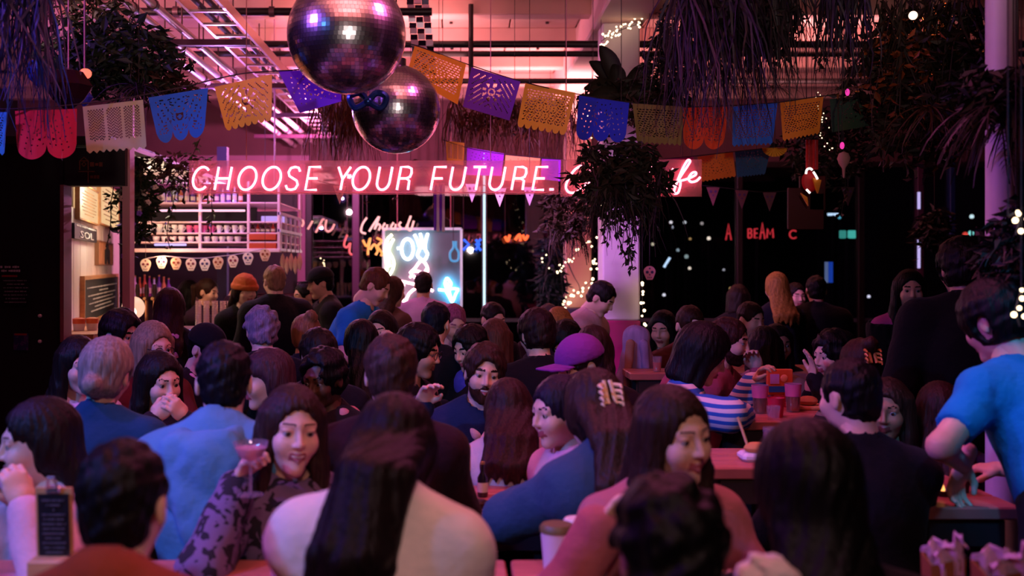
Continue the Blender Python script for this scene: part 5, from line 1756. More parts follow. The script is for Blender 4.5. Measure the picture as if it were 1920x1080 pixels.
plant('ivy with small white blossoms climbing beside the bar', [('cloud', '#232e14', (255, 370, 7.6), (36, 90), .12, 620, .075), ('cloud', DR, (320, 325, 7.8), (80, 40), .2, 420, .06), ('vine', '#2c3416', [(230, 300, 170, 7.5), (262, 300, 190, 7.5), (285, 320, 120, 7.6), (345, 330, 150, 7.9), (400, 330, 120, 8.0), (375, 260, 70, 7.9)], .05, 1.8),
    ('flower', '#f0dcc8', [(228, 332, 7.45), (240, 345, 7.45), (272, 362, 7.5), (230, 372, 7.45), (262, 392, 7.5), (292, 352, 7.6), (236, 312, 7.5), (300, 372, 7.6), (278, 380, 7.5)], .022), ('flower', '#8a5ad0', [(238, 428, 7.4), (250, 420, 7.4), (233, 480, 7.4), (262, 400, 7.4)], .02)], 'climbing_ivy')
plant('dry brown grass bundle hanging left of the smaller mirror ball', [('hang', '#5a3018', (590, 195, 690, 8.3), (60, 130), 260, .012), ('hang', '#6a3c20', (600, 210, 680, 8.2), (50, 100), 120, .010)], 'dried_grass')
plant('dry brown grass bundle hanging right of the smaller mirror ball', [('hang', '#5a3018', (840, 200, 1090, 8.3), (50, 115), 420, .012), ('cloud', '#4a2818', (960, 225, 8.4), (110, 30), .2, 380, .06), ('tuft', '#6a3a20', (985, 250, 8.2), 55, 60, .008, .3), ('tuft', '#6a3a20', (905, 240, 8.2), 55, 50, .008, .2)], 'dried_grass')
plant('sparse dried twigs hanging under the neon letters', [('vine', '#5a3428', [(770, 300, 90, 8.6), (790, 310, 80, 8.6), (650, 320, 60, 8.6), (690, 310, 70, 8.6)], .04, 1.6)], 'dried_grass')
plant('large trailing plant hanging in front of the white column', [('cloud', '#241c14', (1165, 335, 6.15), (85, 75), .30, 1700, .07), ('fern', '#2a1f18', (1150, 350, 6.0), 110, 26, -.1), ('hang', '#3a2030', (1110, 330, 1245, 6.1), (70, 150), 130, .010),
    ('vine', '#2c2620', [(1160, 400, 90, 6.1), (1185, 400, 110, 6.1), (1140, 390, 70, 6.1), (1205, 390, 60, 6.1), (1225, 380, 60, 6.1), (1175, 420, 80, 6.05)], .045, 2.2)])
plant('brown green fern hanging left of the white column', [('cloud', '#3a2a1c', (1060, 400, 7.7), (45, 50), .2, 620, .065), ('fern', '#3c2c1e', (1070, 420, 7.7), 80, 18, -.2), ('hang', '#3a2a1c', (1030, 420, 1110, 7.7), (30, 80), 60, .010)], 'hanging_fern')
plant('broad leaved plant above the deep blue flag', [('big', '#241e14', [(1165, 175, 1125, 85, 6.6, .055), (1165, 175, 1105, 115, 6.7, .05), (1165, 175, 1230, 120, 6.6, .05), (1165, 175, 1095, 165, 6.5, .05), (1165, 178, 1220, 165, 6.5, .05), (1165, 175, 1150, 120, 6.6, .05), (1165, 178, 1100, 188, 6.4, .045), (1165, 178, 1250, 185, 6.4, .045)]), ('cloud', '#201a12', (1175, 175, 6.6), (90, 26), .25, 420, .08)], 'broadleaf_plant')
plant('conical dark evergreen hanging at the upper right of the column', [('cloud', '#1a2014', (1252, 140, 6.3), (50, 85), .25, 900, .05), ('cloud', '#1a2014', (1247, 60, 6.3), (16, 45), .1, 200, .04), ('cloud', DB, (1230, 215, 6.3), (60, 40), .25, 420, .06)])
plant('long violet brown strands hanging over the right flags', [('hang', '#2a1a30', (1265, -30, 1400, 5.2), (180, 330), 230, .013), ('hang', '#241a24', (1280, -30, 1390, 5.3), (150, 260), 160, .02), ('cloud', '#201a1c', (1340, 40, 5.3), (60, 70), .25, 420, .07)])
plant('strands hanging right of the long violet ones', [('hang', '#2a2028', (1400, -30, 1500, 5.4), (120, 240), 190, .014), ('cloud', '#241e1c', (1440, 50, 5.5), (55, 70), .25, 420, .06)])
plant('single clump of hanging moss before the bright ceiling ribs', [('hang', '#2a2030', (1540, -30, 1625, 5.4), (120, 215), 130, .014), ('vine', DB, [(1590, 20, 120, 5.5), (1565, 10, 130, 5.5)], .05, 1.5)])
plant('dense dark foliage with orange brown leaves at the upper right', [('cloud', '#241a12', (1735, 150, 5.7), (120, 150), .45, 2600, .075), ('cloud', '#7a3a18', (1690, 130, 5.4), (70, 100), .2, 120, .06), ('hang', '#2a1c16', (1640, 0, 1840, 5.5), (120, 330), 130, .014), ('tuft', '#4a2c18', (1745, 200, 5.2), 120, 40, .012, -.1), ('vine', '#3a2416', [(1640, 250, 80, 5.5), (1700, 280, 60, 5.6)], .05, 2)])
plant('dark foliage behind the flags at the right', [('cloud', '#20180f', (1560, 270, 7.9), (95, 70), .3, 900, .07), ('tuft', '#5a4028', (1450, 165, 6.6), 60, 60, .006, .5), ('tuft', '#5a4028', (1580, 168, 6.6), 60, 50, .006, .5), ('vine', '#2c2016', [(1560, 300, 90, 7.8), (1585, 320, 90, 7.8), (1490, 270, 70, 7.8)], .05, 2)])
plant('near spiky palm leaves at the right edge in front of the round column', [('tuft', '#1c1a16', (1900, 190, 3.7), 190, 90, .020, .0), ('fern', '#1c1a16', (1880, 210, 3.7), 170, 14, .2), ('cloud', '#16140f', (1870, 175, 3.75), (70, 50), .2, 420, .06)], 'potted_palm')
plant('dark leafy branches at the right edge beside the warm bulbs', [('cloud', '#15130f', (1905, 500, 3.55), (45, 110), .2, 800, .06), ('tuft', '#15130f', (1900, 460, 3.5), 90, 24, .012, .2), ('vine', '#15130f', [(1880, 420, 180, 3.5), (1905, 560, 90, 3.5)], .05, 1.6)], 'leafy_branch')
plant('bluish plant tied to the far pink column', [('cloud', '#1f3440', (1032, 540, 11.6), (26, 55), .15, 420, .10), ('cloud', '#1c2c48', (1025, 470, 11.6), (20, 30), .15, 160, .10), ('hang', '#2c3c44', (1015, 500, 1050, 11.6), (50, 100), 60, .02)])
plant('dark potted shrub beside the far doors', [('cloud', '#14120f', (1752, 430, 9.5), (32, 40), .2, 420, .09), ('vine', '#14120f', [(1745, 440, 60, 9.5)], .06, 1)])

# ------------------------------------------------------------------ fairy lights
def fairy(label, pts, n, r, spread, strength=6, col=(1, .72, .42), big=False):
    e = empty('fairy_lights', tuple(P(*pts[0])), label, 'fairy lights')
    cv = crom([P(*p) for p in pts], 8)
    hang(e, cv[0], name='wire_lead')
    m = MB(); m.tube(cv, .003, 5); m.build('wire', mat('fairy_wire', '#2a2420', .7), e)
    mt = emis('fairy_%s' % str(strength), col, strength)
    mm = MB()
    for i in range(n):
        t = (i + R0.random() * .6) / n * (len(cv) - 1.01); k = int(t); q = cv[k].lerp(cv[k + 1], t - k)
        q = q + Vector((R0.gauss(0, spread), R0.gauss(0, spread * .5) - .02, R0.gauss(0, spread)))
        if big: mm = MB()
        mm.sphere(q, r * R0.uniform(.7, 1.25), 8)
        if big: mm.build('bulb', mt, e, True)
    if not big: tag(mm.build('bulbs', mt, e, True), kind='stuff')


fairy('warm fairy lights wound across the top of the white column', [(1127, 78, 8.5), (1145, 65, 8.5), (1175, 52, 8.5), (1200, 40, 8.5), (1206, 0, 8.5)], 46, .008, .022, 5)
fairy('warm fairy lights down the left edge of the white column', [(1112, 140, 8.4), (1100, 240, 8.4), (1130, 340, 8.4), (1128, 390, 8.4), (1134, 430, 8.4)], 22, .007, .02, 4)
fairy('warm fairy lights down the right edge of the white column', [(1204, 530, 8.55), (1205, 580, 8.55), (1208, 640, 8.55), (1211, 690, 8.55)], 18, .010, .010, 6)
fairy('warm fairy lights wound round the far pink column', [(1112, 480, 12.2), (1112, 520, 12.2), (1085, 545, 12.2), (1062, 560, 12.2), (1058, 580, 12.2)], 34, .013, .025, 5)
fairy('warm fairy lights in the fern left of the white column', [(1110, 440, 9.5), (1085, 470, 9.8), (1062, 490, 10), (1050, 510, 10), (1012, 490, 10)], 26, .009, .03, 4.5)
fairy('large blurred warm bulbs at the right edge', [(1890, 405, 3.0), (1912, 400, 3.0), (1905, 440, 3.0)], 5, .007, .012, 6, (1, .8, .5), True)
fairy('lower blurred warm bulbs at the right edge', [(1915, 545, 3.0), (1905, 580, 3.0), (1912, 612, 3.0)], 6, .007, .010, 5, (1, .8, .5), True)
fairy('tiny fairy lights on the dark twigs behind the bar queue', [(606, 490, 11), (618, 510, 11), (622, 540, 11)], 16, .008, .03, 2.5)
fairy('fairy lights among the right hand flags', [(1530, 175, 6.4), (1545, 215, 6.4), (1540, 250, 6.4), (1560, 280, 6.5)], 22, .004, .015, 3)
ORDW = ('first', 'second', 'third', 'fourth', 'fifth', 'sixth', 'seventh', 'eighth', 'ninth', 'tenth', 'eleventh', 'twelfth', 'thirteenth', 'fourteenth', 'fifteenth', 'sixteenth', 'seventeenth')
# ------------------------------------------------------------------ the bar
BD = 9.5
rackm = mat('rack_white', '#e8c8d0', .45)
rack = empty('bar_rack', tuple(P(383, 470, BD)), 'white metal shelf rack full of cups hanging over the bar', 'shelf rack')
def rb(name, x0, y0, x1, y1, d0, d1, mt=None, par=None):
    a, b = P(x0, y0, BD), P(x1, y1, BD)
    m = MB(); m.box(((a.x + b.x) / 2, (d0 + d1) / 2, (a.z + b.z) / 2), (abs(b.x - a.x), d1 - d0, abs(a.z - b.z)), bev=.004)
    return m.build(name, mt or rackm, par or rack)
for x in (238, 372, 463, 520):
    rb('upright', x, 340, x + 5, 472, BD, BD + .04)
for x in (238, 520):
    rb('upright', x, 345, x + 4, 470, BD + 1.26, BD + 1.30)
for y in (379, 415, 436, 453):
    rb('shelf', 240, y, 523, y + 3, BD, BD + 1.3)
rb('bottom_rail', 240, 466, 525, 473, BD - .02, BD + .04)
rb('bottom_rail', 240, 466, 525, 470, BD + 1.26, BD + 1.3)
rb('light_rail', 275, 393, 460, 397, BD - .03, BD, emis('rack_led_pink', (1, .45, .60), 1.6))
rb('light_rail', 290, 457, 350, 461, BD - .02, BD, emis('rack_led_lilac', (.55, .45, 1), 1.3))
rb('backing', 245, 383, 460, 412, BD + .55, BD + .57, mat('rack_back', '#2a1830', .6))
rb('light_rail', 470, 400, 516, 414, BD + .5, BD + .52, emis('rack_led_violet', (.6, .35, 1), .9))
for y in (439, 456):
    rb('drawer', 467, y, 518, y + 11, BD - .01, BD + .3, mat('rack_orange', '#b8401c', .5))
for y in (400, 432, 468):
    a = P(523, y, BD)
    m = MB(); m.box((a.x, BD + .65, a.z), (.03, 1.3, .025)); m.build('side_rail', mat('rack_side', '#d8c8f0', .45), rack)
for j in range(5):
    a, b = P(523, 400, BD), P(523, 468, BD)
    m = MB(); m.box((a.x, BD + .1 + .28 * j, (a.z + b.z) / 2), (.02, .02, a.z - b.z)); m.build('side_bar', mat('rack_side'), rack)
for x in (250, 515):
    m = MB(); q = P(x, 345, BD); m.tube([q, (q.x, BD, CEILZ)], .008, 6); m.build('hanger_rod', mat('rack_rod', '#b890a0', .4, .5), rack)
Z = lambda y: P(0, y, BD).z
bt = None
def cup(x, y, h, w, col, label, group, name='cup', D=BD + .07, handle=True):
    q = P(x, y, D); z = Z(y); hh, rr_ = h / 2000 * BD, w / 2000 * BD / 2
    e = empty(name, (q.x, D, z), label, 'cup', group)
    m = MB(); m.lathe([(rr_ * .72, 0), (rr_ * .95, hh * .6), (rr_, hh), (rr_ * .9, hh), (rr_ * .8, hh * .3), (1e-4, hh * .2)], (q.x, D, z), 14); m.build('body', mat('cup_' + col, col, .35), e, True)
    if handle:
        m = MB(); m.tube(crom([(q.x + rr_ * .85, D, z + hh * .8), (q.x + rr_ * 1.6, D, z + hh * .65), (q.x + rr_ * .8, D, z + hh * .25)], 3), rr_ * .14, 6); m.build('handle', mat('cup_' + col), e, True)
cx_ = [(278, '#efe6f0', 22, 19), (299, '#f2f0f6', 17, 13), (312, '#eef0f4', 15, 11), (327, '#f2f0f6', 15, 11), (340, '#f0ecf6', 15, 11), (355, '#e06aa0', 14, 11), (369, '#d86098', 14, 11), (384, '#e0609a', 14, 11), (397, '#d85a98', 14, 11), (411, '#f4eef6', 14, 10), (425, '#f2eef6', 14, 10), (440, '#f4f0f6', 14, 10), (453, '#f0eaf4', 14, 9)]
for i, (x, c, h, w) in enumerate(cx_):
    cup(x, 436, h, w, c, 'small %s cup on the upper cup shelf of the bar rack, %s from the left' % ('pink' if c[1] in 'de' and c[3] in '56' else 'white', ORDW[i]), 'cups on the upper rack shelf')
for i, x in enumerate((293, 309, 325, 341, 358, 373, 388, 403, 417, 431, 446)):
    cup(x, 453, 10, 13, '#e8dcee', 'pale bowl on the lower shelf of the bar rack, %s from the left' % ORDW[i], 'bowls on the lower rack shelf', 'bowl', handle=False)
def bottle(x, yb, h, w, col, D, z=None, label='', group=None, par=None):
    q = P(x, yb, D); z = q.z if z is None else z; s_ = D / 2000; r, H_ = w * s_ / 2, h * s_
    e = empty('bottle', (q.x, D, z), label, 'bottle', group)
    m = MB(); m.lathe([(r * .9, 0), (r, H_ * .04), (r, H_ * .55), (r * .4, H_ * .72), (r * .36, H_ * .95)], (q.x, D, z), 12); m.build('body', mat('bottle_' + col, col, .15, spec=.8), e, True)
    m = MB(); m.lathe([(r * .42, H_ * .93), (r * .42, H_)], (q.x, D, z), 10); m.build('cap', mat('bottle_cap', '#c8a060', .4, .5), e, True)
    m = MB(); m.lathe([(r * 1.02, H_ * .15), (r * 1.02, H_ * .42)], (q.x, D, z), 12, cap=False); m.build('paper_label', mat('bottle_label', '#e0d0c0', .7), e, True)
bc = ['#a8481c', '#c88a5a', '#8a3a80', '#d8c0e0', '#7a4ab0', '#c0d0f0', '#b05a30', '#d0a0c0', '#5a3a9a', '#c86a4a']
for i in range(17):
    x = 272 + i * 11.2
    bottle(x, 379, 25 + (i * 7) % 9, 8, bc[i % 10], BD + .08, Z(379), 'small bottle on the top shelf of the bar rack, %s from the left' % ORDW[i], 'bottles on the rack top shelf')
for i in range(5):
    bottle(474 + i * 9.5, 433, 17, 8, ('#3a1410', '#a82818', '#2a1418')[i % 3], BD + .08, Z(436), 'dark bottle in the right bay of the bar rack, %s from the left' % ORDW[i], 'bottles in the right rack bay')
for i in range(6):
    a = P(524, 432, BD); z = Z(432 if i % 2 else 453); y = BD + .15 + .19 * i
    e = empty('wine_glass', (a.x - .04, y, z), 'upturned glass at the right end of the bar rack, %s from the front' % ORDW[i], 'glass', 'glasses at the rack end')
    m = MB(); m.lathe([(.03, 0), (.035, .05), (.02, .085), (.006, .09)], (a.x - .04, y, z), 12); m.build('bowl', glass_mat('glass_clear', (.9, .9, 1), .25, .03, (.8, .75, 1), .3), e, True)
    m = MB(); m.lathe([(.005, .09), (.005, .14), (.026, .145)], (a.x - .04, y, z), 10); m.build('stem', glass_mat('glass_clear'), e, True)
for i in range(5):
    q = P(530 + i * 8, 492 + (i % 2) * 6, BD + .3); e = empty('pennant_flag', tuple(q), 'pale paper drop under the right end of the bar rack, %s from the left' % ORDW[i], 'ornament', 'drops under the rack')
    m = MB(); m.lathe([(1e-3, .09), (.018, .05), (.026, 0), (.016, -.05), (1e-3, -.08)], tuple(q), 10); m.build('drop', paper('#d8b0a8'), e, True)
    m = MB(); m.tube([q + Vector((0, 0, .08)), q + Vector((0, 0, .16))], .003, 5); m.build('cord', mat('bunting_cord'), e)
# lamps of the bar
lamp('bar_lamp_violet', 'POINT', (-2.0, 8.9, 2.75), 42, (.62, .25, 1), size=.02)
lamp('bar_lamp_warm', 'POINT', (-2.55, 9.2, 1.65), 9, (1, .5, .25), size=.06)
lamp('bar_lamp_pink', 'POINT', (-1.6, 11.6, 2.9), 150, (1, .28, .62), size=.02)
lamp('rack_lamp', 'POINT', (-2.2, 10.1, 2.2), 12, (.55, .4, 1), size=.02)

# counter
cz_ = 1.07
cnt = empty('bar_counter', (-2.1, 8.8, 0), 'long bar counter with a dark front and pale worktop', 'bar counter')
m = MB(); m.box((-1.85, 8.9, cz_ / 2 - .02), (2.0, .55, cz_ - .04)); m.build('front', mat('bar_front', '#2a1820', .6), cnt)
m = MB(); m.box((-1.85, 8.88, cz_ - .02), (2.06, .62, .04), bev=.008); m.build('worktop', mat('bar_top', '#8a6a78', .3), cnt)
m = MB(); m.box((-2.02, 8.57, cz_ - .012), (.42, .02, .03)); m.build('lit_edge', emis('bar_edge_blue', (.12, .25, 1), 1.2), cnt)
# back counter post, shelf and lamp
m = MB(); a = P(418, 470, 10.9); m.box((a.x, 10.9, 1.4), (.10, .10, 2.8)); tag(m.build('post', mat('post_violet', '#3a2468', .5)), 'violet painted post behind the bar', 'post')
q = P(250, 577, 9.0)
e = empty('globe_lamp', (q.x, 9.0, 1.07), 'round glowing table lamp at the left end of the bar', 'lamp')
m = MB(); m.sphere(q, .095, 24); m.build('globe', emis('globe_lit', (1, .50, .34), 1.15), e, True)
m = MB(); m.sphere(q + Vector((0, -.075, -.03)), .05, 16); m.build('bulb_glow', emis('globe_bulb', (1, .80, .62), 3.0), e, True)
m = MB(); m.lathe([(.05, 0), (.05, .02), (.02, .04), (.02, q.z - 1.07 - .09)], (q.x, 9.0, 1.07), 14); m.build('base', mat('lamp_base', '#8a5a48', .4, .6), e, True)
# cup stacks
for i, x in enumerate((372, 387, 403, 418, 431)):
    q = P(x, 616, 8.62); h = 54 / 2000 * 8.62
    prof = []; k = 12
    for j in range(k): prof += [(.026, h * j / k), (.0225, h * (j + .75) / k)]
    prof += [(.028, h)]
    m = MB(); m.lathe(prof, (q.x, 8.62, cz_), 14)
    tag(m.build('cup_stack', glass_mat('plastic_cup', (.95, .85, .85), .18, .1, (.95, .70, .62), .30), smooth=False), 'tall stack of clear plastic cups on the bar, %s from the left' % ('first', 'second', 'third', 'fourth', 'fifth')[i], 'cup stack', 'cup stacks on the bar')
# beer taps
for i, x in enumerate((258, 275, 290)):
    q = P(x, 560, 9.1); e = empty('beer_tap', (q.x, 9.1, cz_), 'dark handled beer tap behind the globe lamp, %s from the left' % ('first', 'second', 'third')[i], 'beer tap', 'beer taps')
    m = MB(); m.tube([(q.x, 9.1, cz_), (q.x, 9.1, cz_ + .22), (q.x, 9.03, cz_ + .24)], .015, 8); m.build('spout', mat('tap_brass', '#c89060', .25, .9), e, True)
    m = MB(); m.lathe([(.012, 0), (.022, .06), (.016, .12)], (q.x, 9.1, cz_ + .24), 10); m.build('handle', mat('tap_dark', '#2a1610', .4), e, True)
# shelf of bottles behind the barkeepers
e = empty('back_shelf', tuple(P(330, 560, 12.6)), 'dark back shelf with an arched warm lit niche behind the bar', 'shelf')
m = MB(); m.box((-3.2, 12.9, 1.2), (3.0, .5, .05)); m.build('board', mat('shelf_dark', '#241418', .6), e)
m = MB(); m.box((-3.2, 12.9, .6), (3.0, .45, 1.2)); m.build('cupboard', mat('shelf_dark'), e)
m = MB(); m.box((-3.3, 13.2, 1.9), (2.6, .06, 1.3)); m.build('dark_panel', mat('panel_dark', '#150d14', .6), e)
for i in range(9):
    bottle(244 + i * 9, 570, 34 + (i * 5) % 8, 9, bc[(i * 3) % 10], 12.75, 1.225, 'bottle on the shelf behind the bar, %s from the left' % ORDW[i], 'bottles on the back shelf')
# ------------------------------------------------------------------ tables and what stands on them
tabm = mat('table_wood', '#b4665c', .38, var=.22, vscale=3, stretch=(1, 7, 1), bump=.08)
def table(x0, x1, y0, y1, z, label, planks=3, col=None):
    e = empty('table', ((x0 + x1) / 2, (y0 + y1) / 2, 0), label, 'table')
    w = (y1 - y0) / planks
    for j in range(planks):
        m = MB(); m.box(((x0 + x1) / 2, y0 + w * (j + .5), z - .02), (x1 - x0, w - .006, .04), bev=.005); m.build('plank', tabm, e)
    for yy in (y0 + .03, y1 - .03):
        m = MB(); m.box(((x0 + x1) / 2, yy, z - .085), (x1 - x0 - .1, .025, .08)); m.build('apron', mat('table_dark', '#2a1416', .6), e)
    for xx in (x0 + .07, x1 - .07):
        for yy in (y0 + .06, y1 - .06):
            m = MB(); m.box((xx, yy, (z - .04) / 2), (.05, .05, z - .04)); m.build('leg', mat('table_leg', '#1c1418', .5), e)
    return e


table(-1.62, .125, 2.28, 2.88, .79, 'near long table at the bottom left of the picture')
table(.14, .375, 2.28, 2.88, .79, 'near table at the bottom centre beside the paper cups')
table(.98, 1.62, 2.12, 2.70, .79, 'near table at the bottom right under the paper bags')
table(-.70, .34, 3.42, 3.86, .79, 'wooden table with the menu card behind the cream jumper')
table(-1.75, -.86, 3.98, 4.32, .79, 'table hidden behind the blue hooded man')
table(1.10, 1.72, 4.55, 5.20, .92, 'high table crowded with cups before the orange menu stand')
table(.84, 1.12, 3.60, 4.0, .90, 'small table with the paper plate behind the pink jacket')
table(1.44, 1.78, 3.36, 3.9, .82, 'table in front of the leaning man in blue')
table(-1.7, -.6, 5.9, 6.4, .79, 'table in the middle of the left crowd')
table(-.5, .75, 6.45, 6.8, .79, 'table in the middle of the central crowd')
table(1.5, 2.5, 6.6, 7.2, .92, 'table under the dim right hand crowd')


def tumbler(px, py, D, h, w, z, col, label, name='cup', lid=None, band=None, group=None, glass=False, fill=None):
    q = P(px, py, D); r = w / 2
    e = empty(name, (q.x, D, z), label, 'cup', group)
    m = MB(); m.lathe([(r * .78, 0), (r, h), (r * .94, h), (r * .72, .01)], (q.x, D, z), 18)
    m.build('body', glass_mat('glass_cup', (.95, .9, .95), .12, .03, (.9, .8, .9), .12) if glass else mat('cup_' + col, col, .5), e, True)
    if lid:
        m = MB(); m.lathe([(r * 1.06, h), (r * 1.06, h + .012), (r * .9, h + .02)], (q.x, D, z), 18); m.build('lid', mat('lid_' + lid, lid, .5), e, True)
    if band:
        m = MB(); m.lathe([(r * (.80 + .2 * .55), h * .55), (r * 1.015, h * .98)], (q.x, D, z), 18, cap=False); m.build('band', mat('band_' + band, band, .5), e, True)
    if fill:
        m = MB(); m.lathe([(r * .74, .008), (r * .74 + r * .2 * .6, h * .62)], (q.x, D, z), 16); m.build('drink', mat('drink_' + fill, fill, .15), e, True)
    return e


# near tables
tumbler(1045, 1000, 2.72, .115, .085, .79, '#d8c0c8', 'pale takeaway cup with an olive lid at the bottom centre', lid='#6a5a30')
tumbler(1082, 1000, 2.78, .115, .07, .79, '#3a2838', 'dark cup with a white lid behind the takeaway cup', lid='#e8dcd0')
tumbler(1110, 1000, 2.60, .105, .085, .79, '#c8b4bc', 'pale cup with a black lid beside the white lidded one', lid='#141216')
tumbler(530, 1030, 2.40, .16, .06, .79, '#ffffff', 'tall clear glass in front of the woman in the spotted blouse', 'drinking_glass', glass=True)
tumbler(15, 1040, 2.6, .03, .10, .79, '#c8708a', 'small pink dish at the bottom left corner', 'dish')
# clipboard menu
q = P(103, 980, 2.5); z0 = .79
e = empty('clipboard_menu', (q.x, 2.5, z0), 'clipboard menu with a black sheet standing on a wooden block at the bottom left', 'menu')
sx, sz = 68 / 2000 * 2.5, 128 / 2000 * 2.5
zc = P(0, 985, 2.5).z
Rt = Matrix.Rotation(.06, 4, 'X')
m = MB(); m.box((0, 0, 0), (sx, .008, sz + .02), M=Matrix.Translation((q.x, 2.5, zc)) @ Rt); m.build('board', woodm, e)
m = MB(); m.box((0, 0, 0), (sx * .86, .004, sz * .95), M=Matrix.Translation((q.x, 2.494, zc)) @ Rt); m.build('sheet', mat('menu_black', '#121018', .5), e)
stroke_text(e, [.8, .5, 0.01, .8, .7, .8, .75, .8, .6, .8, .7, .6], -sx * .38, sx * .38, -sz * .42, sz * .42, -.0095, mat('menu_print', '#5a525c', .7), Matrix.Translation((q.x, 2.5, zc)) @ Rt, 12, .4)
m = MB(); m.box((q.x, 2.49, zc + sz / 2 + .006), (.035, .014, .018), bev=.004); m.tube([(q.x - .012, 2.485, zc + sz / 2 + .01), (q.x - .006, 2.475, zc + sz / 2 + .038), (q.x + .006, 2.475, zc + sz / 2 + .038), (q.x + .012, 2.485, zc + sz / 2 + .01)], .003, 6); m.build('clip', mat('clip_steel', '#d8ccd0', .25, .9), e)
zbk = zc - sz / 2
m = MB(); m.box((q.x, 2.5, (z0 + zbk) / 2 + .004), (.10, .09, max(.03, zbk - z0 + .01)), bev=.006); m.build('stand', woodm, e)
# table talker on the middle table
q = P(868, 930, 3.6)
e = empty('menu_card', (q.x, 3.6, .79), 'upright menu card, orange above and blue below, on the middle table', 'menu')
h = (925 - 822) / 2000 * 3.6; w = .052
for (z0_, z1_, c) in ((.02, h * .54, '#1f78b0'), (h * .54, h, '#e08a4a')):
    m = MB(); m.box((q.x, 3.6, .79 + (z0_ + z1_) / 2), (w, .02, z1_ - z0_)); pn = m.build('printed_panel', mat('card_' + c, c, .5), e)
    stroke_text(e, [.9, .7, .85, .6], q.x - w * .4, q.x + w * .4, .79 + z0_ + .01, .79 + z1_ - .01, 3.588, mat('card_ink_' + c, '#f0d0b0' if c[1] == 'e' else '#9ad0f0', .6), Matrix.Identity(4), 21, .4, 'print')
m = MB(); m.box((q.x, 3.59, .80), (w * 1.6, .07, .02), bev=.004); m.build('foot', mat('card_foot', '#c8a0a8', .5), e)
bottle(905, 930, 66, 20, '#1c0f14', 3.66, .79, 'dark sauce bottle beside the upright menu card')
tumbler(890, 930, 3.5, .02, .09, .79, '#3a2020', 'small dark saucer on the middle table', 'dish')
# high table on the right
zt_ = .92
q = P(1462, 735, 5.0)
e = empty('menu_stand', (q.x, 5.05, zt_), 'orange and blue printed menu stand on the right hand high table', 'menu')
a, b = P(1438, 692, 5.05), P(1485, 740, 5.05)
m = MB(); m.box(((a.x + b.x) / 2, 5.05, (a.z + b.z) / 2), (b.x - a.x, .03, a.z - b.z), bev=.003); m.build('printed_panel', mat('stand_orange', '#d8602a', .5), e)
m = MB(); m.box(((a.x + b.x) / 2, 5.045, b.z + .028), (b.x - a.x - .008, .032, .028)); m.build('blue_band', mat('stand_blue', '#1a66c0', .5), e)
m = MB(); m.box((a.x + .032, 5.033, a.z - .045), (.042, .004, .045)); m.build('picture', mat('stand_lilac', '#c090d8', .5), e)
m = MB(); m.sphere((a.x + .077, 5.034, a.z - .042), .018, 10, sc=(1, .2, 1)); m.build('picture', mat('stand_peach', '#f0a070', .5), e)
m = MB(); m.box(((a.x + b.x) / 2, 5.05, (zt_ + b.z) / 2), (.07, .05, b.z - zt_)); m.build('stem', mat('stand_stem', '#a81838', .5), e)
m = MB(); m.box(((a.x + b.x) / 2, 5.05, zt_ + .01), (.12, .10, .02)); m.build('foot', mat('stand_stem'), e)
for (px, D, lb, fl) in ((1425, 4.8, 'left', '#6a2a10'), (1487, 4.85, 'right', '#8a2c10')):
    tumbler(px, 780, D, .13, .075, zt_, '#ffffff', 'beer glass with a pink rim band on the high table, %s of the menu stand' % lb, 'beer_glass', band='#e060a0', glass=True, fill=fl)
tumbler(1455, 790, 4.68, .085, .075, zt_, '#c81838', 'red cup in front of the menu stand')
tumbler(1450, 800, 4.6, .06, .06, zt_, '#b070d0', 'small lilac glass at the front of the high table', 'drinking_glass', glass=True)
tumbler(1232, 665, 6.0, .085, .055, .99, '#e8a0a0', 'clear cup of pale drink beside the white column', 'drinking_glass', glass=True, fill='#c86a5a')
table(.95, 1.35, 5.9, 6.2, .99, 'small high table beside the hanging coat')
e = empty('food_tray', tuple(P(1390, 740, 4.9)), 'paper tray of food on the high table before the striped jumper', 'food'); q = P(1395, 750, 4.95)
e.location.z = zt_
m = MB(); m.box((q.x, 4.95, zt_ + .01), (.18, .12, .02), bev=.006); m.build('tray', mat('tray_paper', '#d88a5a', .7), e)
for j in range(7):
    m = MB(); p_ = Vector((q.x - .06 + .02 * j, 4.95 + .02 * math.sin(j * 2), zt_ + .03 + .006 * (j % 3))); m.tube([p_, p_ + Vector((.03 * math.cos(j), .02, .012 * math.sin(j * 3)))], .008, 6); m.build('chip', mat('chip_gold', '#d88a3a', .6), e, True)
e = empty('food_tray', tuple(P(1510, 745, 4.95)), 'paper tray of food at the right of the menu stand', 'food'); q = P(1512, 750, 4.95); e.location.z = zt_
m = MB(); m.box((q.x, 4.95, zt_ + .01), (.16, .12, .02), bev=.006); m.build('tray', mat('tray_paper'), e)
m = MB(); m.sphere((q.x, 4.93, zt_ + .04), .04, 10, sc=(1.2, 1, .6)); m.build('wrap', mat('food_tan', '#c07a4a', .7), e, True)
# paper plate with a sausage on the small table
q = P(1422, 845, 3.75); e = empty('paper_plate', (q.x, 3.75, .90), 'white paper plate with food and a wooden fork on the small table', 'plate')
m = MB(); m.box((q.x, 3.75, .915), (.13, .10, .03), bev=.01); m.build('plate', mat('plate_white', '#e0d0dc', .6), e)
m = MB(); m.sphere((q.x - .01, 3.74, .945), .035, 10, sc=(1.3, 1, .6)); m.build('food', mat('food_gold', '#c88a4a', .7), e, True)
m = MB(); m.tube([(q.x - .04, 3.74, .95), (q.x - .07, 3.76, 1.05)], .005, 6); m.build('fork', mat('fork_wood', '#d8a878', .6), e)
tumbler(1446, 800, 3.85, .10, .06, .90, '#a040c0', 'tall violet lit glass on the small table', 'drinking_glass', glass=True, fill='#8a3ab0')
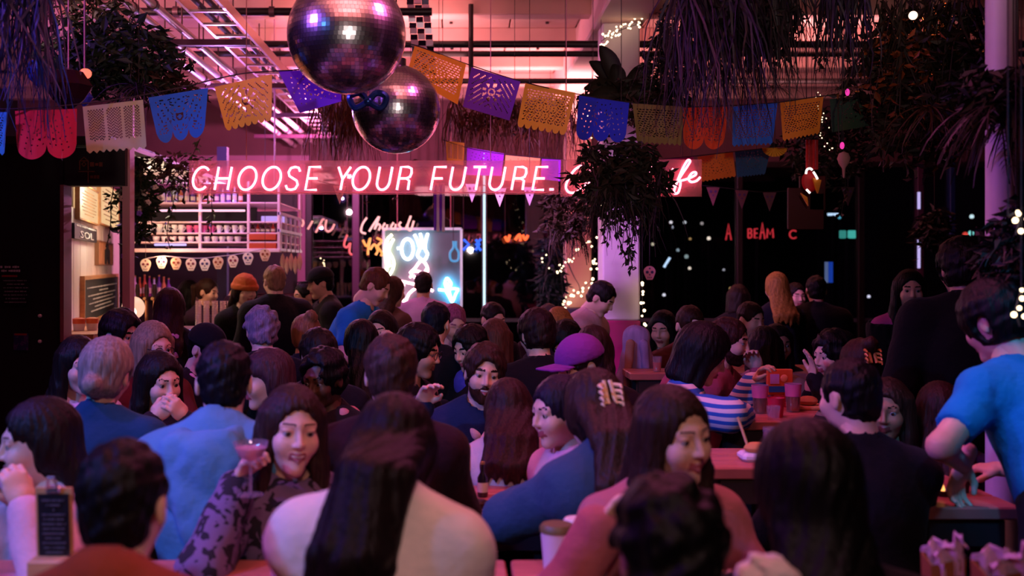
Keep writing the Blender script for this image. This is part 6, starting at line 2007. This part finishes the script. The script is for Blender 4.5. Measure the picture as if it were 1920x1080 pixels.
# table under the leaning man: bowl and candle
q = P(1765, 905, 3.55); e = empty('candle_holder', (q.x, 3.55, .82), 'small glowing orange candle dish on the right table', 'candle')
m = MB(); m.lathe([(.03, 0), (.04, .02), (.036, .02), (.028, .006)], (q.x, 3.55, .82), 14); m.build('dish', mat('dish_dark', '#3a2018', .4), e, True)
m = MB(); m.lathe([(.010, .006), (.012, .02), (.004, .045), (1e-4, .05)], (q.x, 3.55, .82), 10); m.build('flame', emis('flame', (1, .38, .10), 2.2), e, True)
tumbler(1800, 900, 3.6, .09, .07, .82, '#4a2030', 'dark tumbler by the leaning man\'s hand')
# paper bags at the bottom right
def paper_bag(px0, px1, py, D, h, label, tilt):
    a, b = P(px0, py, D), P(px1, py, D); w = b.x - a.x; cx = (a.x + b.x) / 2
    e = empty('paper_bag', (cx, D, .79), label, 'paper bag')
    t = w * .32
    v, f = [], []
    outer = [(-w / 2, -t), (w / 2, -t), (w / 2, t), (-w / 2, t)]
    top_ = [(-w / 2 * 1.05, -t * 1.05), (w / 2 * 1.05, -t), (w / 2, t * 1.1), (-w / 2 * 1.1, t)]
    hs = [h * .92, h * 1.05, h * .96, h * 1.08]
    V = [Vector((cx + x, D + y, .792)) for x, y in outer] + [Vector((cx + x, D + y, .79 + hh)) for (x, y), hh in zip(top_, hs)]
    V += [Vector((cx + x * .93, D + y * .93, .80)) for x, y in outer] + [Vector((cx + x * .93, D + y * .93, .79 + hh)) for (x, y), hh in zip(top_, hs)]
    F = [[3, 2, 1, 0], [8, 9, 10, 11]]
    for i in range(4):
        j = (i + 1) % 4
        F += [[i, j, 4 + j, 4 + i], [8 + j, 8 + i, 12 + i, 12 + j], [4 + i, 4 + j, 12 + j, 12 + i]]
    m = MB(); m.add(V, F); m.build('bag', mat('kraft_paper', '#8a5634', .8, var=.15, vscale=12, bump=.3, bscale=18), e)
    for k, sg in enumerate((-1, 1, -1)):  # tissue sheets folded out over the rim
        v = []; n = 10; ww = (.95, 1.0, .45)[k]; ox = (0, 0, .28 * w)[k]
        for i in range(n + 1):
            for jn in range(5):
                u = i / n - .5; q = jn / 4
                zz = .79 + h * .70 + h * (.62 if k != 2 else .85) * math.sin(q * 2.0) * (1 - 1.1 * u * u) + .004 * math.sin(i * 1.7 + k)
                v.append(Vector((cx + ox + u * w * ww, D + sg * t * (.75 + .45 * q) + .012 * math.sin(i * 1.3 + jn), zz)))
        f = [[i * 5 + jn, i * 5 + jn + 1, i * 5 + jn + 6, i * 5 + jn + 5] for i in range(n) for jn in range(4)]
        m = MB(); m.add(v, f); m.build('tissue_sheet', mat('tissue', '#d8b4d8', .8), e, True)
paper_bag(1738, 1800, 1040, 2.45, .12, 'open kraft paper bag with lilac tissue, left of the pair at the bottom right', 0)
paper_bag(1838, 1930, 1050, 2.35, .125, 'open kraft paper bag with lilac tissue, right one at the corner', 0)
# coat on a stand
q = P(1192, 640, 6.3)
e = empty('coat_stand', (q.x, 6.42, 0), 'slim dark coat stand before the column base', 'coat stand')
m = MB(); m.tube([(q.x, 6.42, .03), (q.x, 6.42, 1.22)], .014, 8); m.build('pole', mat('stand_dark', '#1a1216', .5), e, True)
m = MB(); m.lathe([(.15, 0), (.15, .02), (.03, .035)], (q.x, 6.42, 0), 20); m.build('base', mat('stand_dark'), e, True)
m = MB(); m.tube([(q.x, 6.42, 1.2), (q.x, 6.33, 1.2), (q.x, 6.31, 1.235)], .008, 6); m.build('hook', mat('stand_dark'), e, True)
H_ = Vector((q.x, 6.30, 1.20))
def coat_sdf(p):
    d = None
    for j in range(7):
        t = (j - 3) / 3
        a = A3((H_.x + t * .035, H_.y - .02, H_.z - .02)); b = A3((H_.x + t * .085, H_.y - .03 + .025 * (j % 2), H_.z - .28)); c = A3((H_.x + t * .098 - .01, H_.y - .03 + .03 * ((j + 1) % 2), H_.z - .60 + .03 * math.sin(j)))
        g = smin(rcone(p, a, b, .030, .038), rcone(p, b, c, .038, .030), .02)
        d = g if d is None else smin(d, g, .022)
    d = smin(d, ell(p, (H_.x, H_.y - .02, H_.z - .03), (.075, .05, .06)), .04)
    return d + wob(p, .004, 70)
v, q_ = surf(coat_sdf, A3((H_.x - .2, H_.y - .12, H_.z - .68)), A3((H_.x + .2, H_.y + .10, H_.z + .06)), .010)
e = empty('coat', (H_.x, H_.y, H_.z - .65), 'mauve and brown coat hanging on the stand before the column', 'coat')
obj('coat_body', mesh_np('coat_body', v, q_), mat('coat_cloth', '#a078a4', .9, var=.3, vscale=9, stretch=(3, 3, .6)), e)
v, q_ = surf(lambda p: rcone(p, (H_.x - .045, H_.y - .075, H_.z - .07), (H_.x - .075, H_.y - .095, H_.z - .42), .028, .022) + wob(p, .003, 60), A3((H_.x - .15, H_.y - .15, H_.z - .48)), A3((H_.x + .05, H_.y, H_.z)), .010)
obj('sleeve', mesh_np('sleeve', v, q_), mat('coat_lining', '#a86a5a', .9), e)
v, q_ = surf(lambda p: rcone(p, (H_.x + .035, H_.y - .075, H_.z - .07), (H_.x + .06, H_.y - .09, H_.z - .40), .028, .022) + wob(p, .003, 60), A3((H_.x - .05, H_.y - .15, H_.z - .46)), A3((H_.x + .15, H_.y, H_.z)), .010)
obj('sleeve', mesh_np('sleeve', v, q_), mat('coat_cloth'), e)
# ------------------------------------------------------------------ the crowd
BLK, DBR, BRN, LBR, BLD, GRY = '#0c0808', '#1c110d', '#2e1a12', '#4a2c1c', '#a87a4a', '#8a7c78'
# ---- nearest row
person(232, 948, 2.02, 180, 'person seen from behind with cropped dark hair and a rust top at the bottom left', ('short', '#140b0a'), '#8a3c1c', 'fair', pitch=10, neckp=24, lean=.14, fold=.8)
person(738, 852, 2.30, 176, 'person with long dark hair over a cream jumper seen from behind at the bottom centre', ('long', '#1e1110', {'sway': .05, 'w': .7}), '#e6dcd6', 'fair', fem=True, bulk=.98, roll=-4, side=-.04, lean=.20, pitch=18, neckp=42, blen=.27, baggy=.022)
person(1252, 1040, 1.80, 184, 'person with thick black hair and a grey top at the bottom right centre', ('curly', '#070506', {'th': -.002}), '#7a7a88', 'mid', pitch=8, neckp=24, side=.06, lean=.12)
person(1512, 925, 2.05, 182, 'person in black with very dark long hair seen from behind at the lower right', ('long', '#070506', {'th': .012}), '#0c0a10', 'mid', fem=True, bulk=1.15, blen=.40, pitch=14, lean=.16, baggy=.02, extras=[('fur', '#d8ccd2', (1440, 1092, 1.9))])
# ---- second row
person(72, 832, 3.0, -68, 'person with long dark hair and a pale pink top in profile at the left edge', ('long', DBR), '#d8aab2', 'fair', fem=True, pitch=6, lean=.10, blen=.30, eyes=True,
       arms=(dict(w=(42, 945, 2.72), curl=.8, dir=(-.3, .3, 1), palm=(-.6, .2, 0), fine=True), dict(w=(18, 950, 3.0), curl=.8, dir=(.2, .2, 1), fine=True)))
pg = person(548, 808, 3.02, 16, 'smiling person with long brown hair and a dark spotted blouse raising a glass', ('longfront', '#3a241c'), '#5a4662', 'fair', fem=True, smile=True, pitch=3, hy=6, roll=4, lean=.06, blen=.42,
       topmat=pattern_mat('spotted_blouse', 'blob', '#70587a', '#17101c', 26), baggy=.020,
       arms=(None, dict(w=(446, 906, 2.90), curl=.8, dir=(.30, .35, 1), palm=(.9, .45, 0), pole=(-.30, .05, -1), fine=True)))
person(420, 718, 3.22, 172, 'person with short dark hair in a light blue hooded jacket seen from behind', ('short', '#120c10'), '#4f86a6', 'fair', kind='jacket', extras=[('hoodpiece', '#4f86a6', 1.28)], hy=18, pitch=8, bulk=1.05, lean=.12, side=.04, baggy=.022, neckp=16)
person(732, 703, 3.45, 176, 'person with short brown hair and a dark maroon jumper seen from behind', ('short', '#4a3028', {'th': .006}), '#2a0c12', 'fair', hy=12, pitch=6, bulk=1.05, lean=.12)
person(1264, 818, 2.72, 20, 'person with long brown hair and a pink fleece jacket facing right', ('longfront', '#33201a'), '#a8666e', 'fair', fem=True, pitch=6, hy=10, roll=-4, lean=.08, blen=.30, baggy=.026, kind='jacket', collar=True,
       arms=(None, dict(w=(1130, 985, 2.55), curl=.5)))
person(1112, 772, 3.2, 205, 'person with a hair claw and wavy brown hair in a denim blue jumper', ('long', '#3a241c', {'sway': .05}), '#2c4660', 'fair', fem=True, pitch=10, neckp=34, lean=.16, blen=.20, baggy=.03, side=.04, hy=-6, extras=[('clip', '#e8c89a')],
       arms=(dict(w=(1015, 925, 3.42), curl=.5, pole=(1, -.3, -.3)), None))
person(1048, 772, 3.7, -62, 'person with a dark fringe and a pale pink top behind the denim jumper', ('bun', '#241a2c', {'fringe': .01}), '#dba8b4', 'fair', fem=True, pitch=10, lean=.06, eyes=True, arms=(dict(w=(1010, 960, 3.6)), dict(w=(1030, 960, 3.8))))
person(955, 772, 4.1, 178, 'person with long reddish brown hair and a pale grey knit seen from behind', ('long', '#3c1f1c'), '#b8a4ac', 'fair', fem=True, bulk=1.04, pitch=8, neckp=26, roll=4, lean=.12, blen=.15, baggy=.02)
person(908, 702, 4.6, 6, 'smiling bearded person in a navy jacket with a white hood', ('short', '#3a2216', {'th': .012}), '#18264a', 'fair', smile=True, roll=7, pitch=6, lean=.14, kind='jacket', bulk=1.06, baggy=.02,
       extras=[('beard', '#4a2a1c'), ('hoodpiece', '#d8c0cc')], arms=(None, dict(w=(790, 760, 4.3), curl=.4)))
person(1592, 745, 3.45, 184, 'person with short dark hair and a black top seen from behind at the right', ('short', '#0f0a0c'), '#0e0d16', 'fair', hy=22, pitch=8, bulk=1.1, lean=.14)
person(1664, 770, 4.25, -30, 'person with a dim face and brown hair partly hidden behind the black top', ('longfront', '#3a2418'), '#1a1216', 'tan', fem=True, pitch=6)
person(200, 702, 3.8, 176, 'person with a low grey blond bun and a navy jacket seen from behind', ('bun', '#a8948c', {'at': (0, .105, -.045), 'th': .008}), '#123a5c', 'fair', fem=True, bulk=1.12, pitch=6, roll=-6, lean=.12, baggy=.02)
person(148, 685, 4.7, 42, 'person with long dark hair and a white lilac top at the left', ('longfront', DBR), '#d8c0e4', 'fair', fem=True, pitch=10, lean=.08, blen=.24)
person(300, 716, 4.5, 28, 'person with long dark hair eating with both hands raised to the mouth', ('longfront', DBR), '#241820', 'fair', fem=True, pitch=12, hy=16, lean=.10, blen=.30,
       arms=(dict(w=(345, 782, 4.28), curl=.75, dir=(-.6, .3, .7), palm=(-.4, -.8, .0), fine=True), dict(w=(290, 782, 4.24), curl=.75, dir=(.7, .3, .7), palm=(.4, -.8, 0), fine=True)))
person(500, 712, 4.4, -70, 'person with a pale lit face in profile and long brown hair', ('long', '#4a2c34'), '#2a1830', 'fair', fem=True, pitch=8, lean=.08, eyes=True, extras=[('earring',)], blen=.28)
person(606, 712, 4.6, -18, 'dark skinned person looking down with a pink collar between the long haired women', ('curly', BLK, {'fringe': -.02}), '#1a1016', 'dark', fem=True, pitch=14, hy=-10, lean=.10, extras=[('hoodpiece', '#c88a98')])
# ---- middle rows
person(228, 630, 5.6, 62, 'person with a thick dark crop lit magenta, turned right in front of the kiosk', ('short', DBR, {'th': .018}), '#241420', 'fair', pitch=10)
person(288, 652, 5.2, 38, 'person with a grey blond bob and glasses in a rust red top', ('bob', '#a88468'), '#5a1c18', 'fair', fem=True, pitch=12, hy=10, extras=[('glasses',)])
person(318, 578, 6.6, 184, 'standing person with long brown hair, black waistcoat and pale pink hood and sleeves', ('long', '#3c1c14'), '#100a0e', 'fair', fem=True, stance='stand', pitch=6, hy=10, blen=.16, extras=[('hoodpiece', '#d89ab8'), ('sleeves', '#d89ab8')], kind='waistcoat')
person(388, 655, 5.7, 55, 'person in a black cap and dark jacket bending forward', ('short', BLK), '#120c12', 'fair', pitch=22, hy=8, extras=[('cap', '#08080c'), ('hoodpiece', '#c8a0b8')], kind='jacket')
person(490, 620, 5.9, 200, 'person with curly grey hair lit violet and a black top', ('curly', '#9a88a0'), '#0c0a10', 'fair', pitch=6)
person(575, 630, 6.2, 165, 'person with a fair bun in front of the standing queue', ('bun', '#a06a48', {'at': (-.05, .06, .10)}), '#1a2a5a', 'fair', fem=True, pitch=10)
person(596, 668, 5.2, 190, 'person with dark brown hair in the shade left of the maroon jumper', ('short', DBR, {'th': .012}), '#120c12', 'mid', pitch=8, hy=10)
person(705, 537, 7.2, 70, 'barman in a bright blue T-shirt bending over a table', ('short', '#6a3c24'), '#1f78c8', 'fair', stance='stand', sleeve=.5, pitch=34, hy=6, lean=.34, kind='t_shirt', hipz=.90,
       arms=(dict(w=(722, 628, 7.2), curl=.5), dict(w=(705, 640, 7.0), curl=.5)))
person(676, 645, 5.6, 205, 'person with long black hair in front of the blue T-shirt', ('long', '#050405'), '#0c0a0e', 'mid', fem=True, pitch=8, blen=.26)
person(716, 622, 6.4, -20, 'person with a red lit face resting on a hand, lilac top', ('half', '#241210', {'s': -1}), '#9a5ac0', 'fair', fem=True, pitch=10, roll=-8, eyes=True, arms=(dict(w=(742, 650, 6.2), curl=.7, dir=(-.4, .2, 1), palm=(-.8, 0, 0), fine=True), None))
person(738, 548, 8.6, 140, 'standing person with long brown hair lit from the neon picture', ('long', '#4a2c20'), '#5a3c34', 'fair', fem=True, stance='stand', blen=.2)
person(794, 535, 9.6, 178, 'standing person in a lilac shirt before the neon picture', ('short', '#1a1014'), '#b088b8', 'mid', stance='stand', bulk=1.08, kind='shirt')
person(786, 660, 5.1, 72, 'person with black hair and glasses in profile facing right, dark jacket', ('short', '#0a0708', {'th': .012}), '#0c0a12', 'mid', pitch=14, lean=.14, extras=[('glasses',)], eyes=True, kind='jacket')
person(818, 607, 6.2, 160, 'person with a navy cap like crop seen from behind in the centre', ('short', '#0e1020'), '#0c0a10', 'fair', pitch=8)
person(850, 606, 7.0, 20, 'person with short pink lit hair looking down', ('short', '#b0587a'), '#2a1418', 'fair', pitch=26, fem=True)
person(882, 655, 5.9, -50, 'person with dark hair and a magenta lit face behind the bearded person', ('short', BLK, {'th': .012}), '#0e0a10', 'fair', pitch=18, eyes=True)
person(928, 640, 6.0, 172, 'person with shoulder length brown hair and a violet blue top', ('bob', '#5a3426'), '#4a4ab0', 'fair', fem=True, pitch=8)
person(925, 600, 7.6, 30, 'person with a short dark crop below the cyan mullion', ('short', '#1c0f10'), '#120c10', 'fair', pitch=16)
person(1005, 628, 5.6, 200, 'person with dark red brown hair and a black jacket seen from behind', ('short', '#241012', {'th': .016}), '#0a0910', 'fair', bulk=1.1, pitch=10, lean=.12, kind='jacket')
person(1048, 612, 7.0, 165, 'person with golden blond hair in front of the pink column', ('bob', '#c07a3a'), '#2a1820', 'fair', fem=True, pitch=8)
person(1030, 600, 8.4, 20, 'person with a dim orange face at the foot of the pink column', ('short', '#1c0e0c'), '#241014', 'fair', pitch=14)
person(1062, 645, 6.3, -25, 'person with black hair bending the head deeply down', ('short', '#050405', {'th': .016}), '#120a10', 'fair', pitch=42, fem=True)
person(1128, 560, 7.6, 60, 'person in a pale pink shirt leaning over behind the column', ('short', '#1c1012'), '#d0a0a4', 'fair', stance='stand', pitch=36, lean=.30, hipz=.86, kind='shirt', baggy=.03)
person(1112, 662, 5.0, 178, 'person with long dark brown hair before the magenta column base', ('long', '#2c1712'), '#1a0e14', 'fair', fem=True, blen=.30, pitch=8)
person(1086, 688, 4.5, -62, 'person in a purple cap and dark red jumper facing left', ('short', '#2a1214'), '#5a1220', 'fair', pitch=16, extras=[('cap', '#7a2a8a')], eyes=True)
# ---- right hand tables
person(1318, 668, 4.75, 76, 'person with dark wavy hair and a white jumper with blue stripes reaching over the table', ('bob', '#130b0c', {'th': .02}), '#d8d0dc', 'mid', fem=True, pitch=24, lean=.26, baggy=.026,
       topmat=pattern_mat('striped_knit', 'stripe', '#d8ccd4', '#1e5cb4', 9.5), arms=(dict(w=(1415, 715, 4.9), curl=.6, fine=True), dict(w=(1392, 778, 4.62), curl=.6, fine=True, pole=(-.9, .5, .1))))
person(1368, 640, 5.6, 62, 'bearded person with a red lit face and pink top facing right', ('short', '#4a2420'), '#a84a60', 'fair', pitch=12, lean=.22, extras=[('beard', '#3a1a14')], eyes=True, arms=(dict(w=(1420, 690, 5.6), curl=.6), dict(w=(1270, 690, 5.7), curl=.5)))
person(1294, 612, 6.5, 12, 'person with an orange lit face and short hair looking down', ('short', '#3a1c12'), '#5a2a28', 'fair', pitch=20, extras=[('beard', '#5a2a18')])
person(1243, 618, 7.2, -30, 'person in dark clothes just right of the fairy lit column', ('bob', '#0c0707'), '#120a0c', 'mid', fem=True, pitch=14)
person(1432, 655, 5.95, 176, 'person with dark hair and a mauve grey jumper seen from behind at the high table', ('bob', '#120a0a'), '#a87a84', 'mid', fem=True, bulk=1.08, pitch=10, baggy=.02)
person(1458, 646, 6.7, 8, 'person with dim dark face behind the mauve grey jumper', ('longfront', '#1a0f0c'), '#1c1210', 'tan', fem=True, pitch=8)
person(1408, 600, 7.4, 30, 'person with a dim red face far behind the high table', ('short', '#2a1412'), '#24121a', 'fair', pitch=14)
person(1562, 668, 5.4, -72, 'person with dark hair lit magenta gesturing with an open hand', ('curly', '#150d10'), '#120c14', 'fair', fem=True, pitch=8, lean=.10, eyes=True, arms=(dict(w=(1527, 708, 5.2), curl=.12, dir=(.1, .25, 1), palm=(-.3, 1, 0), fine=True), dict(w=(1520, 735, 5.3), curl=.6)))
person(1612, 690, 4.6, 186, 'person with pinned up brown hair and a dark striped jumper', ('bun', '#3a1f16', {'at': (0, .09, .085)}), '#15101a', 'fair', fem=True, pitch=8, extras=[('clip', '#c87a3a')], topmat=pattern_mat('dark_stripe', 'stripe', '#100c10', '#6a5a50', 12))
person(1760, 775, 4.3, 172, 'person with long auburn hair seen from behind near the leaning man', ('long', '#3a1a14'), '#3a1a4a', 'fair', fem=True, blen=.32, pitch=6)
person(1706, 545, 6.5, -12, 'standing person with long dark hair and a pink top under a dark jacket', ('longfront', '#0c0808'), '#c04a8c', 'fair', fem=True, stance='stand', pitch=6, blen=.26, extras=[('openjacket', '#0e0a0e')], kind='top')
person(1800, 505, 5.0, 176, 'tall person in black seen from behind beside the round column', ('short', '#080608', {'th': .02}), '#040406', 'mid', stance='stand', bulk=1.15, lean=.06, s=1.05, kind='coat', baggy=.03)
person(1864, 606, 3.5, -156, 'barman in a bright blue T-shirt leaning over the right hand table', ('short', '#0c0808', {'th': .02}), '#1083c4', 'fair', stance='stand', sleeve=.5, pitch=24, hy=6, lean=.30, side=-.03, hipz=.88, bulk=.98, kind='t_shirt', s=1.0,
       arms=(dict(w=(1806, 872, 3.38), curl=.5, dir=(0, .4, -1), fine=True, pole=(1, -.3, -.2)), dict(w=(1880, 880, 3.65), curl=.5, fine=True)))
# ---- background queue
person(390, 548, 9.8, 70, 'barmaid with tied back brown hair reaching out an arm behind the bar', ('pony', '#3a2018'), '#2a1420', 'fair', fem=True, stance='stand', pitch=12, eyes=True, arms=(None, dict(w=(430, 560, 9.7), curl=.4)))
person(357, 550, 10.4, 90, 'person in the shade behind the bar beside the barmaid', ('bob', '#1c1010'), '#1c1016', 'fair', fem=True, stance='stand', pitch=8)
person(460, 545, 8.5, 40, 'person in an orange brown beanie waiting at the bar', ('half', '#2a1410', {'s': 1}), '#140c10', 'fair', fem=True, stance='stand', pitch=8, extras=[('beanie', '#b0582a')], blen=.2)
person(514, 528, 8.1, -150, 'grey haired person in a black coat waiting at the bar', ('short', '#a87a5c'), '#0c090e', 'fair', stance='stand', bulk=1.12, pitch=4, extras=[('glasses',)], kind='coat', baggy=.03)
person(572, 556, 8.9, -60, 'person with a lit cheek in a dark coat beside the grey haired one', ('short', BLK), '#0e0a10', 'mid', stance='stand', pitch=10, kind='coat', baggy=.025)
person(600, 532, 8.6, -70, 'tall person in a dark cap looking left at the end of the queue', ('short', BLK), '#140e12', 'mid', stance='stand', pitch=12, extras=[('cap', '#0a080a')], kind='coat', baggy=.025)
person(1455, 540, 8.6, 190, 'standing person with long blond hair in the dark at the right', ('long', '#b8823c'), '#10101c', 'fair', fem=True, stance='stand', blen=.16)
person(1530, 545, 8.8, 170, 'standing person in dark clothes right of the blond one', ('short', '#0c0808'), '#0a0a10', 'mid', stance='stand', bulk=1.1, kind='coat', baggy=.025)
person(1492, 556, 9.6, 10, 'standing person with a dim face between the two dark figures', ('short', '#120a0a'), '#140c12', 'fair', stance='stand')
person(1385, 560, 9.4, 150, 'standing person with brown hair in the dark left of the blond one', ('bob', '#24140f'), '#120c12', 'fair', fem=True, stance='stand')

# glass held by the smiling woman
gq = P(470, 852, 2.80); e = empty('coupe_glass', (gq.x, gq.y, gq.z - .10), 'stemmed glass of pale pink drink raised in a hand', 'glass')
m = MB(); m.lathe([(.006, -.03), (.030, -.012), (.044, .022), (.046, .034), (.044, .034), (.040, .016), (.006, -.02)], tuple(gq), 24); m.build('bowl', glass_mat('glass_held', (.97, .93, .96), .16, .02, (.9, .8, .95), .10), e, True)
m = MB(); m.lathe([(.004, -.03), (.004, -.098), (.034, -.104), (.034, -.107)], tuple(gq), 20); m.build('stem', glass_mat('glass_held'), e, True)
m = MB(); m.lathe([(.004, -.018), (.028, -.006), (.040, .016), (.0401, .018)], tuple(gq), 24); m.build('drink', mat('drink_pink', '#e0a0b0', .1, trans=.3), e, True)
# wrap held by the woman at the left edge
bq = P(30, 905, 2.78); m = MB(); m.sphere(bq, .034, 12, sc=(1.3, .9, .9)); tag(m.build('sandwich', mat('wrap_pale', '#e0a8b8', .7, bump=.4, bscale=40), smooth=True), 'pale wrapped snack held up at the left edge', 'food')

# stools under the seated people
st0 = None
for (x, y, z, ya) in STOOLS:
    e = empty('stool', (float(x), float(y), 0), 'wooden stool hidden under a seated person of the crowd', 'stool', 'stools under the crowd', rz=float(ya))
    if st0 is None:
        ms = MB(); ms.box((0, 0, 0), (.34, .30, .035), bev=.01); so = ms.build('seat', mat('stool_wood', '#4a2c22', .6)); sm = so.data
        ml = MB(); ml.tube([(0, 0, 0), (0, 0, 1)], .018, 6); lo_ = ml.build('leg', mat('stool_leg', '#20161a', .5)); lm_ = lo_.data
        bpy.data.objects.remove(so); bpy.data.objects.remove(lo_); st0 = 1
    o = bpy.data.objects.new('seat', sm); COL.objects.link(o); o.parent = e; o.location = (0, 0, float(z) - .018)
    for sx in (-1, 1):
        for sy in (-1, 1):
            o = bpy.data.objects.new('leg', lm_); COL.objects.link(o); o.parent = e; o.location = (sx * .13, sy * .11, 0); o.scale = (1, 1, float(z) - .03)
